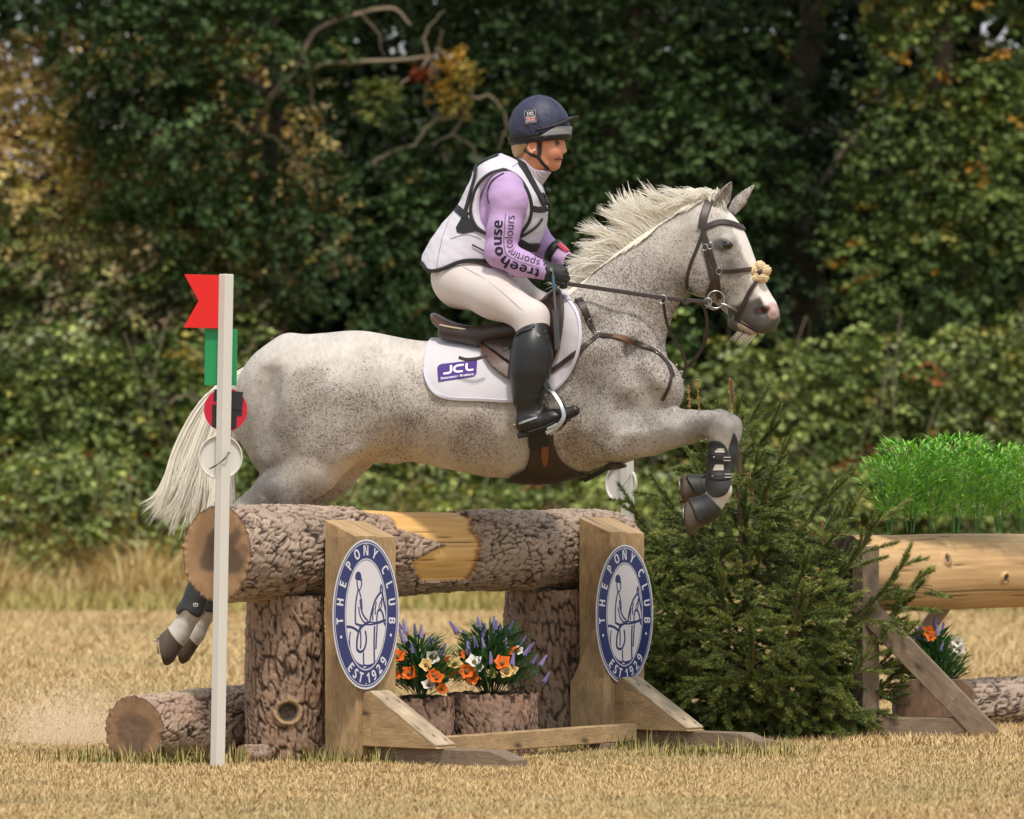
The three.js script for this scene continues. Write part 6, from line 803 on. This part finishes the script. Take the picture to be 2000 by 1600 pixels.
// ---------------------------------------------------------------- rider
const rider = thing('person', 'rider in white vest, lilac sleeves and black boots leaning forward in the saddle', 'person', HORSE_AT, YAW);
{
  const cp = (k, a, b, ra, rb) => [k, capsule(HP(...a), HP(...b), ra, rb)], el = (k, c, r, a = 0) => [k, ellipsoid(HP(...c), r, a)];
  const A0 = HP(915, 525), B0 = HP(1010, 320), l0 = Math.hypot(B0[0] - A0[0], B0[1] - A0[1]), td = [(B0[0] - A0[0]) / l0, (B0[1] - A0[1]) / l0], tu = [-td[1] * -1, td[0] * -1];
  const torso = (o) => loft(A0, td, [td[1], -td[0]], [[-34, 40, 84, .165], [-12, 58, 86, .172], [20, 76, 84, .17], [60, 92, 76, .16], [105, 98, 63, .162], [150, 92, 61, .175], [182, 80, 64, .168], [206, 58, 56, .125], [226, 36, 34, .075]].map(([t, u, d, w]) => [M(t), M(u) - o, M(d) - o, w - o]));
  void tu;
  const armN = (o) => [cp(.05, [990, 374, .165], [993, 400, .195], .068 - o, .069 - o), cp(.04, [993, 400, .195], [984, 455, .228], .069 - o, .060 - o), cp(.04, [984, 455, .228], [978, 500, .245], .060 - o, .053 - o), cp(.03, [976, 500, .245], [1015, 520, .245], .055 - o, .049 - o), cp(.03, [1015, 520, .245], [1066, 536, .238], .049 - o, .036 - o)];
  const armF = (o) => [cp(.05, [1010, 375, -.17], [1030, 420, -.21], .072 - o, .066 - o), cp(.04, [1030, 420, -.21], [1052, 470, -.235], .064 - o, .056 - o), cp(.03, [1052, 470, -.235], [1118, 514, -.18], .053 - o, .036 - o)];
  const legs = (o) => [el(.06, [905, 546, 0], [.125 - o, .105 - o, .175 - o], -.4), cp(.07, [900, 552, .085], [965, 580, .20], .096 - o, .086 - o), cp(.05, [965, 580, .20], [1038, 626, .275], .086 - o, .061 - o), cp(.04, [1038, 626, .275], [1042, 668, .296], .063 - o, .062 - o), cp(.07, [905, 548, -.085], [980, 562, -.20], .10 - o, .092 - o), cp(.05, [980, 562, -.20], [1062, 604, -.275], .09 - o, .062 - o), cp(.04, [1062, 604, -.275], [1062, 650, -.29], .06 - o, .055 - o)];
  const calf = (o, s, dx) => [cp(.08, [1043 + dx, 645, s * .288], [1038 + dx, 690, s * .306], .058 - o, .064 - o), cp(.08, [1038 + dx, 690, s * .306], [1034 + dx, 735, s * .314], .064 - o, .058 - o), cp(.08, [1034 + dx, 735, s * .314], [1031 + dx, 775, s * .318], .058 - o, .047 - o), cp(.05, [1031 + dx, 770, s * .318], [1034 + dx, 820, s * .325], .047 - o, .045 - o), cp(.03, [1030 + dx, 832, s * .328], [1078 + dx, 820, s * .342], .045 - o, .036 - o), cp(.02, [1078 + dx, 820, s * .342], [1120 + dx, 805, s * .35], .036 - o, .020 - o)];
  // head
  const hp = []; const H = (k, f) => hp.push([k, f]);
  H(.03, ellipsoid(HP(1052, 256, 0), [.098, .104, .076])); H(.03, ellipsoid(HP(1074, 288, 0), [.056, .076, .060], .12)); H(.025, capsule(HP(1048, 300, .0), HP(1078, 322, 0), .052, .025)); H(.018, ellipsoid(HP(1083.5, 323.5, 0), [.019, .017, .023]));
  for (const s of [1, -1]) { H(.025, ellipsoid(HP(1077, 299, s * .038), [.026, .026, .022])); H(.012, capsule(HP(1096, 274, s * .012), HP(1083, 276, s * .046), .010, .009)); H(.02, capsule(HP(1044, 300, s * .05), HP(1064, 322, s * .032), .021, .018)); H(.005, ellipsoid(HP(1098.5, 298.5, s * .0105), [.0095, .0075, .0078])); }
  H(.010, capsule(HP(1096.5, 276, 0), HP(1100.5, 293, 0), .0085, .0105)); H(.006, ellipsoid(HP(1101, 296, 0), [.0115, .009, .0112])); H(.007, ellipsoid(HP(1091.5, 309.5, 0), [.0125, .0050, .025], -.2)); H(.007, ellipsoid(HP(1089.5, 315.8, 0), [.0115, .0056, .022], .2)); H(.03, capsule(HP(1046, 306, 0), HP(1024, 350, 0), .054, .06));
  for (const s of [1, -1]) { const c = HP(1039, 291, s * .077); H(.008, (() => { const f0 = ellipsoid(c, [.019, .032, .010], -.15), f1 = ellipsoid([c[0] + .002, c[1] + .002, c[2] + s * .009], [.011, .021, .009], -.15), f = (x, y, z) => smax(f0(x, y, z), -f1(x, y, z), .004); f.bb = f0.bb; return f; })()); }
  const cuts = []; for (const s of [1, -1]) { cuts.push([.010, ellipsoid(HP(1090, 282.5, s * .046), [.017, .010, .013], -.1)]); cuts.push([.004, ellipsoid(HP(1098.5, 302.5, s * .0065), [.0045, .003, .003])]); } cuts.push([.003, (() => { const c = capsule(HP(1085, 313.2, 0), HP(1112, 312, 0), .0010, .0016), f = (x, y, z) => Math.max(c(x, y, 0), Math.abs(z) - .027); f.bb = [...c.bb.slice(0, 4), -.03, .03]; return f; })()]);
  const headF = blend(hp, cuts); const hq = HP(1058, 270);
  const skinTex = dataTex(512, 512, (i, j) => { const n = fbm2(i / 30, j / 30, 3), f = fbm2(i / 2.5, j / 2.5, 2); return [.86 + .06 * (n - .5) + .03 * (f - .5), .59 + .09 * (n - .5) + .03 * (f - .5), .45 + .08 * (n - .5) + .03 * (f - .5)]; }), skin = phys(0xffffff, .5, { map: skinTex, sheen: .1 });
  const uvS = (x, y, z) => [x * 3 + z, y * 3 + z * .5];
  const headG = surfaceNet(headF, [hq[0] - .15, hq[1] - .19, -.11], [hq[0] + .14, hq[1] + .14, .11], .003, uvS);
  const bodyF = blend([[.05, torso(.055)], ...armN(.016), ...armF(.016), ...legs(.034), ...calf(.03, 1, 0), ...calf(.03, -1, 20), cp(.03, [1046, 306, 0], [1015, 350, 0], .05, .06), cp(.02, [1066, 536, .238], [1090, 550, .235], .026, .024), cp(.02, [1118, 514, -.18], [1136, 528, -.178], .026, .024)]);
  const bodyG = surfaceNet(bodyF, [HP(810, 0)[0] - .05, HP(0, 870)[1], -.42], [HP(1150, 0)[0] + .05, HP(0, 292)[1], .42], .012, uvS);
  mesh('body', merged([bodyG, headG]), skin, rider);
  for (const s of [1, -1]) { const e = mesh('eye', new THREE.SphereGeometry(.0122, 20, 16), phys(lin(.55, .50, .47), .2, { clearcoat: 1 }), rider); e.position.set(...HP(1085.2, 282.3, s * .0365)); const ir = mesh('iris', new THREE.SphereGeometry(.0078, 14, 10), phys(lin(.03, .035, .035), .1, { clearcoat: 1 }), e); ir.position.set(.0050, -.0004, s * .0052);
    mesh('eyelid', tubeAlong(curve([HV(1079.5, 283.2, s * .0475), HV(1083, 280.2, s * .0492), HV(1088, 279.8, s * .0472), HV(1092, 282, s * .040)], 14), .0023, 6), std(lin(.16, .075, .05), .6), rider); mesh('eyelid', tubeAlong(curve([HV(1080, 284, s * .0475), HV(1085, 286.4, s * .0478), HV(1091, 284.4, s * .041)], 12), .0018, 6), std(lin(.42, .2, .14), .6), rider); mesh('eyebrow', strapOn(headF, [[1076.5, 275.2], [1083, 272.2], [1091, 272.8], [1096, 274.5]], .0056, .0012, .0003, 14, s), std(lin(.17, .09, .05), .8), rider); }
  const LIP = std(lin(.46, .17, .14), .45); for (const p of [[[1083.5, 312], [1088, 310.2], [1093, 309.2], [1096.5, 309.6]], [[1084, 314.6], [1088, 316.2], [1092, 316.4], [1094.5, 316]]]) for (const q of [1, -1]) mesh('lip', strapOn(headF, p, .0058, .0010, .0001, 14, q), LIP, rider); for (const q of [1, -1]) mesh('mouth_line', strapOn(headF, [[1082.5, 313], [1088, 313], [1093, 312.8]], .002, .0012, .0009, 12, q), std(lin(.10, .03, .025), .7), rider);
  const er = onSide(headF, 1043.5, 297) || HP(1043, 297, .085), ring = mesh('earring', new THREE.SphereGeometry(.0045, 12, 10), phys(lin(.85, .85, .85), .1, { clearcoat: 1 }), rider); ring.position.set(er[0], er[1], er[2] + .003);
  const hairF = blend([[.02, ellipsoid(HP(1026, 283, 0), [.056, .05, .069])], [.02, ellipsoid(HP(1018, 300, 0), [.03, .026, .045])]].map(([k, f]) => { const g = (x, y, z) => f(x, y, z) + (noise3(x * 30, y * 160 + x * 60, z * 160) - .5) * .004; g.bb = f.bb; return [k, g]; })); const hh = HP(1026, 288); mesh('hair', surfaceNet(hairF, [hh[0] - .09, hh[1] - .075, -.09], [hh[0] + .08, hh[1] + .07, .09], .0036), std(lin(.42, .29, .14), .6), rider);
  // ------------------------------------------------ clothes
  const LILAC = std(lin(.50, .335, .60), .72), fold = (f, amp, sx, sy) => (x, y, z) => { const d = f(x, y, z); return Math.abs(d) > .05 ? d : d + (fbm3(x * sx, y * sy, z * sx, 2) - .5) * amp; };
  const shirtF = fold(blend([[.05, torso(.012)], ...armN(0), ...armF(0)]), .008, 13, 26), cuff = (x, y, z) => shirtF(x, y, z) + ((x - HP(1040, 0, .24)[0]) > 0 && z > 0 ? Math.sin((x * .9 - y * .4) * 520) * .0016 : 0);
  const sb = [HP(880, 0)[0], HP(0, 560)[1], -.33], st = [HP(1135, 0)[0] + .03, HP(0, 325)[1], .36]; mesh('shirt', surfaceNet(cuff, sb, st, .0062), LILAC, rider);
  const colC = capsule(HP(1033, 338, 0), HP(1050, 318, 0), .069, .064), colR = region([[1008, 308], [1026, 316], [1046, 334], [1074, 338], [1062, 364], [1034, 350], [1004, 332]], .05), collarF = (x, y, z) => smax(Math.abs(colC(x, y, z)) - .004, colR(x, y), .003); const stripe = canvasTex(128, 128, (g) => { g.fillStyle = '#cfc6cc'; g.fillRect(0, 0, 128, 128); g.fillStyle = '#b0a4b4'; for (let i = 0; i < 8; i++) { g.fillRect(i * 16, 0, 6, 128); g.fillRect(0, i * 16, 128, 3); } }, true); const cq = HP(1042, 332); mesh('collar', surfaceNet(collarF, [cq[0] - .10, cq[1] - .09, -.1], [cq[0] + .10, cq[1] + .09, .1], .0036, (x, y, z) => [x * 14 + z * 10, y * 14 - x * 10]), std(0xffffff, .85, { map: stripe }), rider);
  // vest
  const vestCut = region([[812, 480], [824, 516], [836, 531], [862, 530], [905, 514], [945, 513], [985, 521], [1022, 527], [1056, 500], [1120, 470], [1120, 350], [1066, 352], [1040, 318], [1018, 298], [985, 292], [900, 290], [830, 400]], .1), hole = ellipsoid(HP(975, 402, .24), [.134, .152, .14], .25), holeF = ellipsoid(HP(1000, 402, -.24), [.11, .125, .115], .25);
  const vt = torso(-.004), vestFast = (x, y, z) => { const b = vt(x, y, z); if (b > .09) return b - .02; let d = smax(Math.abs(b + (fbm3(x * 9, y * 13 + x * 5, z * 10, 3) - .5) * .014) - .012, vestCut(x, y), .008); d = smax(d, -hole(x, y, z), .008); return smax(d, -holeF(x, y, z), .008); };
  const VESTM = std(lin(.66, .64, .715), .8, { bumpMap: dataTex(256, 256, (i, j) => { const v = fbm2(i / 60, j / 90, 3); return [v, v, v]; }, false), bumpScale: .012 }), vest = mesh('vest', surfaceNet(vestFast, [HP(805, 0)[0], HP(0, 560)[1], -.24], [HP(1120, 0)[0], HP(0, 280)[1], .24], .006, (x, y, z) => [x * 2.5 + z, y * 2.5 + z * .6]), VESTM, rider); vest.userData.label = 'white padded body protector with black trim';
  const TRIM = std(lin(.014, .014, .016), .6), vs = (pts, w, th = .005, n = 40, lift = .0015) => mesh('vest_trim', strapOn((x, y, z) => Math.min(vt(x, y, z) - .012, vestFast(x, y, z)), pts, w * 1.35, th, lift, n), TRIM, vest);
  vs([[985, 336], [957, 345], [934, 366], [923, 395], [921, 422], [930, 446], [945, 458], [952, 462]], .010); vs([[985, 336], [1010, 350], [1028, 375], [1037, 405], [1034, 432], [1020, 456], [1008, 470]], .010); vs([[826, 516], [838, 531], [862, 530], [905, 514], [945, 513], [985, 521], [1018, 526]], .011, .005, 60);
  vs([[1000, 296], [1018, 322], [1034, 350], [1048, 376], [1062, 400]], .026); vs([[974, 304], [958, 311], [942, 319], [930, 327]], .014); vs([[930, 330], [929, 346], [920, 380], [912, 410], [906, 430]], .016); vs([[892, 408], [902, 418], [914, 426]], .022, .004, 14); vs([[1008, 470], [1024, 462], [1046, 446], [1058, 430]], .008); vs([[1012, 478], [1030, 486], [1050, 484]], .03, .006, 16); vs([[1040, 412], [1052, 413], [1062, 412]], .018, .004, 12);
  mesh('side_panel', patchOn((x, y, z) => vt(x, y, z) - .013, (u, v) => { const top = [[908, 420], [916, 428], [926, 440], [940, 452], [956, 460]], bot = [[892, 448], [894, 458], [906, 461], [930, 456], [956, 466]], i = Math.min(3, Math.floor(u * 4)), f = u * 4 - i, a = [lerp(top[i][0], top[i + 1][0], f), lerp(top[i][1], top[i + 1][1], f)], b = [lerp(bot[i][0], bot[i + 1][0], f), lerp(bot[i][1], bot[i + 1][1], f)]; return [lerp(b[0], a[0], v), lerp(b[1], a[1], v)]; }, 24, 10, .004), TRIM, vest);
  mesh('vest_trim', strapOn(shirtF, [[956, 404], [953, 384], [961, 361], [984, 345]], .007, .003, .001, 20), TRIM, vest); for (const sm of [[[957, 470], [950, 490], [946, 508]], [[880, 470], [910, 462], [940, 470]], [[1000, 330], [1018, 318], [1030, 316]]]) mesh('vest_seam', strapOn((x, y, z) => Math.min(vt(x, y, z) - .012, vestFast(x, y, z)), sm, .0026, .0012, .0004, 16), std(lin(.38, .36, .42), .8), vest);
  mesh('pocket', patchOn((x, y, z) => vt(x, y, z) - .013, (u, v) => [lerp(924, 956, u), lerp(488, 481, v) + u * 17], 14, 5, .003), std(lin(.56, .52, .58), .8), vest); vs([[923, 482], [940, 491], [957, 500]], .004, .004, 14); mesh('zip_pull', tubeAlong(curve([HV(1064, 388, .05), HV(1072, 400, .05), HV(1074, 418, .045), HV(1070, 424, .045)], 10), .004, 6), TRIM, vest);
  for (const [x, y] of [[1062, 384], [1068, 398], [1070, 374], [1066, 410]]) { const b = mesh('buckle', box(.022, .016, .03, .005), TRIM, vest); b.position.set(...HP(x, y, .045)); b.rotation.z = -.9; } mesh('waist_toggle', tubeAlong(curve([HV(1000, 528, .2), HV(1003, 536, .21), HV(1002, 545, .21)], 8), .006, 6), TRIM, vest);
  // breeches, boots, gloves
  const brF = fold(blend(legs(0)), .005, 12, 12), bl = [HP(840, 0)[0] - .03, HP(0, 690)[1], -.38], bh = [HP(1100, 0)[0] + .03, HP(0, 495)[1], .38]; mesh('breeches', surfaceNet(brF, bl, bh, .0072), std(lin(.70, .635, .615), .8), rider).userData.label = 'cream white riding breeches'; mesh('side_seam', strapOn(brF, [[905, 525], [940, 545], [985, 580], [1020, 612]], .0022, .0008, .0002, 30), std(lin(.50, .45, .44), .8), rider);
  const BOOT = phys(lin(.010, .0105, .011), .42, { clearcoat: .15, clearcoatRoughness: .3 });
  for (const [s, dx] of [[1, 0], [-1, 20]]) { const raw = blend(calf(0, s, dx)), topCut = region([[996 + dx, 668], [1006 + dx, 655], [1030 + dx, 640], [1048 + dx, 628], [1066 + dx, 634], [1082 + dx, 662], [1100 + dx, 760], [1145 + dx, 790], [1140 + dx, 830], [1060 + dx, 862], [1000 + dx, 880], [990 + dx, 800]], s * .3), sole = (x, y) => -(y - HP(0, 846)[1]) - (x - HP(1040 + dx, 0, s * .33)[0]) * -.33; void sole;
    const f = (x, y, z) => { const d = raw(x, y, z); if (Math.abs(d) > .05) return d; const w = sstep(HP(0, 770)[1], HP(0, 800)[1], y) * (1 - sstep(HP(0, 800)[1], HP(0, 830)[1], y)) ; return smax(d + (fbm3(x * 9, y * 40, z * 9, 2) - .5) * (.0008 + .007 * (y < HP(0, 775)[1] && y > HP(0, 830)[1] ? 1 : 0)) + w * 0, topCut(x, y), .004); };
    const bt = mesh('riding_boot', surfaceNet(f, [HP(985 + dx, 0, s * .3)[0], HP(0, 868)[1], s > 0 ? .2 : -.42], [HP(1140 + dx, 0, s * .3)[0], HP(0, 618)[1], s > 0 ? .42 : -.2], .0058), BOOT, rider); const heel = mesh('heel', box(.052, .022, .058, .005), BLACK, bt); heel.position.set(...HP(1024 + dx, 850, s * .328)); heel.rotation.z = .22; const so = mesh('sole', box(.17, .009, .066, .004), BLACK, bt); so.position.set(...HP(1072 + dx, 834, s * .342)); so.rotation.z = .30;
    if (s > 0) { mesh('zip_flap', strapOn(f, [[1008, 660], [1020, 652], [1033, 648], [1042, 640]], .016, .004, .001, 16), BLACK, bt); const d = onSide(f, 1049, 660); if (d) { const m = mesh('boot_badge', box(.013, .013, .002, .0005), STEEL, bt); m.position.set(d[0], d[1], d[2] + .001); m.rotation.z = .785; m.scale.y = 1.4; } for (const [x, y] of [[1040, 648], [1046, 645], [1064, 652], [1067, 662]]) { const q = onSide(f, x, y); if (q) { const m = mesh('boot_stud', new THREE.SphereGeometry(.0022, 8, 6), STEEL, bt); m.position.set(...q); } }
      const sp = thing('spur', 'silver spur with black strap on the heel of the near riding boot', 'spur', HORSE_AT, YAW); mesh('spur_band', strapOn(f, [[1014, 830], [1030, 824], [1048, 818]], .009, .003, .001, 18), STEEL, sp); mesh('spur_strap', strapOn(f, [[1046, 818], [1054, 806], [1062, 795]], .012, .003, .001, 14), BLACK, sp); mesh('spur_strap', strapOn(f, [[1046, 820], [1052, 832], [1056, 842]], .012, .003, .001, 14), BLACK, sp); mesh('spur_neck', tubeAlong(curve([HV(1015, 829, .328), HV(1006, 832, .326), HV(1002, 833, .325)], 6), (u) => .004 + .002 * u, 8), STEEL, sp); } }
  const glove = (w, z, s) => { const W = (x, y, dz) => HP(w[0] + x, w[1] + y, z + s * dz), g = [[.01, capsule(W(-6, -2, 0), W(6, 3, 0), .036, .037)], [.012, ellipsoid(W(22, 10, .004), [.042, .036, .024], -.4)]]; for (let i = 0; i < 4; i++) { const y = -3 + i * 8.2, x = [33, 35, 34, 31][i], L = [1, 1.08, 1, .85][i], p = [W(x - 10, y + 2, .012), W(x + 2, y + 5, .008), W(x + 6 * L, y + 9, -.016), W(x - 2, y + 9, -.034)]; for (let k = 0; k < 3; k++) g.push([.004, capsule(p[k], p[k + 1], .0105 - .0006 * k, .0100 - .0006 * k)]); } g.push([.006, capsule(W(12, -6, -.012), W(26, -7, -.022), .0125, .011)], [.005, capsule(W(26, -7, -.022), W(37, -2, -.02), .011, .009)]); const f = blend(g), c = W(20, 8, 0); return mesh('glove', surfaceNet(f, [c[0] - .1, c[1] - .085, c[2] - .075], [c[0] + .1, c[1] + .085, c[2] + .075], .0028), phys(lin(.014, .015, .018), .6), rider); };
  glove([1066, 534], .238, 1); glove([1120, 512], -.178, -1); const gs = mesh('glove_stud', new THREE.CylinderGeometry(.007, .007, .003, 12).rotateX(1.57), std(lin(.5, .5, .5), .4, { metalness: .8 }), rider); gs.position.set(...HP(1076, 533, .276));
  // arm band with pink watch on the far forearm
  mesh('arm_band', tubeAlong([HV(1080, 486, -.216), HV(1092, 494, -.205)], .052, 24), BLACK, rider); const wt = mesh('watch', box(.052, .02, .042, .006), std(lin(.72, .11, .16), .5), rider); wt.position.set(...HP(1101, 481, -.185)); wt.rotation.z = -.75;
  // lettering on the sleeve
  const txt = canvasTex(1400, 470, (g, w, h) => { g.clearRect(0, 0, w, h); g.fillStyle = '#171329'; g.textBaseline = 'alphabetic'; g.font = 'bold 250px sans-serif'; g.fillText('treehouse', 20, 232, 1340); g.fillRect(40, 262, 1320, 9); g.font = '176px sans-serif'; g.fillText('sporting colours', 60, 418, 1290); });
  const pc = new THREE.CatmullRomCurve3([V(1058, 534), V(1030, 526), V(1004, 517), V(986, 504), V(981, 484), V(982, 455), V(984, 420)].map((p) => V(p.x, p.y, 0)), false, 'centripetal'); mesh('sleeve_lettering', patchOn(shirtF, (u, v) => { const p = pc.getPointAt(u), t = pc.getTangentAt(u), s = (v - .5) * lerp(42, 56, u); return [p.x + t.y * s, p.y - t.x * s]; }, 60, 16, .0018), std(0xffffff, .75, { map: txt, transparent: true, alphaTest: .45 }), rider);
  // helmet
  const helmet = mesh('helmet', (() => { const c = HP(1053, 249), sh = ellipsoid(c, [.122, .126, .094]), f = (x, y, z) => { const lo = c[1] - .036 + (x - c[0]) * .10; const wr = (fbm3(x * 34 + y * 16, y * 16 - x * 10, z * 34, 3) - .5) * .012 * sstep(-.004, .02, y - lo) * sstep(.15, .03, y - lo) + (noise3(x * 12, y * 12, z * 12) - .5) * .003; return smax(sh(x, y, z) + wr, lo - y, .006); }; return surfaceNet(f, [c[0] - .15, c[1] - .15, -.13], [c[0] + .15, c[1] + .15, .13], .0036); })(), std(lin(.028, .034, .075), .55), rider); helmet.userData.label = 'navy fabric covered riding helmet';
  const hc = HP(1053, 249), hs = ellipsoid(hc, [.122, .126, .094]), band = (name, y0, y1, off, mat, cond) => { const f = (x, y, z) => { const b = hc[1] + (x - hc[0]) * .10; let d = smax(smax(Math.abs(hs(x, y + (y < hc[1] - .05 ? 0 : 0), z) - off) - .004, y - (b + y1), .002), b + y0 - y, .002); return cond ? smax(d, cond(x, y, z), .002) : d; }; return mesh(name, surfaceNet(f, [hc[0] - .16, hc[1] - .12, -.13], [hc[0] + .16, hc[1] + .03, .13], .0038), mat, helmet); };
  const RIM = phys(lin(.012, .012, .013), .42); band('rim', -.066, -.044, .009, RIM); band('visor_band', -.046, -.012, .006, std(lin(.33, .33, .34), .45), (x, y) => hc[0] + .012 - x + (y - hc[1] + .046) * 1.6); band('rear_pad', -.074, -.052, .003, std(lin(.40, .41, .43), .5), (x) => x - hc[0] + .085); band('band_cord', -.044, -.032, .008, RIM, (x) => x - hc[0] - .012);
  { const f = (x, y, z) => { const dx = x - hc[0], yy = hc[1] - .018 + .17 * dx + .032 * (1 - (z / .099) ** 2), out = Math.hypot((dx - .018) / .141, z / .100) - 1; return smax(smax(smax(Math.abs(y - yy) - .0036, out * .09, .003), -.004 - dx, .002), -.010 - hs(x, y, z), .002); }; mesh('peak', surfaceNet(f, [hc[0] - .03, hc[1] - .06, -.12], [hc[0] + .19, hc[1] + .08, .12], .003), std(lin(.012, .012, .013), .55), helmet); }
  const patchT = canvasTex(200, 220, (g) => { g.fillStyle = '#15182a'; g.fillRect(0, 0, 200, 220); g.strokeStyle = '#c9c6c0'; g.lineWidth = 5; g.strokeRect(4, 4, 192, 212); g.fillStyle = '#e8e6e2'; g.font = 'bold 76px serif'; g.textAlign = 'center'; g.fillText('192', 100, 82); g.fillStyle = '#e6e2e0'; g.fillRect(22, 100, 156, 98); g.fillStyle = '#25306a'; for (const [x, y] of [[28, 104], [116, 104], [28, 158], [116, 158]]) g.fillRect(x, y, 56, 36); g.strokeStyle = '#e6e2e0'; g.lineWidth = 12; g.beginPath(); g.moveTo(22, 100); g.lineTo(178, 198); g.moveTo(178, 100); g.lineTo(22, 198); g.stroke(); g.strokeStyle = '#b3202c'; g.lineWidth = 5; g.stroke(); g.fillStyle = '#e6e2e0'; g.fillRect(84, 100, 32, 98); g.fillRect(22, 134, 156, 30); g.fillStyle = '#b3202c'; g.fillRect(90, 100, 20, 98); g.fillRect(22, 140, 156, 18); });
  mesh('flag_patch', patchOn(hs, (u, v) => [lerp(1024.5, 1045.5, u) + (1 - v) * 2.5, lerp(246, 221.5, v) - u * 2.5], 10, 10, .0042), std(0xffffff, .7, { map: patchT }), helmet);
  for (let i = 0; i < 4; i++) { const a = -.9 + i * .6, p = []; for (let k = 0; k <= 14; k++) { const th = k / 14 * 1.35, d = V(Math.sin(th) * Math.cos(a * 1.7 + 1.2), Math.cos(th), Math.sin(th) * Math.sin(a * 1.7 + 1.2)); p.push(V(hc[0] + d.x * .1225, hc[1] + d.y * .1265, d.z * .0945)); } mesh('seam', tubeAlong(p, .0012, 5), std(lin(.02, .024, .055), .6), helmet); } const bt2 = mesh('top_button', new THREE.SphereGeometry(.008, 12, 8).scale(1, .5, 1), std(lin(.03, .036, .08), .6), helmet); bt2.position.set(hc[0], hc[1] + .126, 0);
  const hf2 = (x, y, z) => Math.min(headF(x, y, z), hs(x, y, z) + .004); mesh('chin_strap', strapOn(hf2, [[1053, 270], [1054, 288], [1053, 304], [1050, 311]], .017, .003, .0015, 20), BLACK, helmet); mesh('chin_strap', strapOn(hf2, [[1014, 276], [1020, 290], [1036, 304], [1050, 310], [1060, 322], [1070, 332]], .013, .003, .002, 30), BLACK, helmet);
}
{ // riding crop
  const t = thing('riding_crop', 'short riding crop with flat dark flap hanging from the gloved hand', 'riding crop', HORSE_AT, YAW); mesh('shaft', tubeAlong(curve([HV(1078, 530, .275), HV(1081, 575, .30), HV(1084, 620, .335), HV(1087, 650, .345)], 16), .004, 8), std(lin(.10, .11, .12), .35), t); mesh('handle', tubeAlong([HV(1079, 545, .282), HV(1081, 575, .30)], .0062, 10), std(lin(.045, .11, .16), .5), t); const p = curve([HV(1083, 612, .335), HV(1085, 650, .346), HV(1087, 688, .35)], 10); mesh('flap', strapFree(p, V(.1, 0, 1), .022, .007), phys(lin(.05, .05, .05), .4), t);
}
renderer.render(scene, camera);
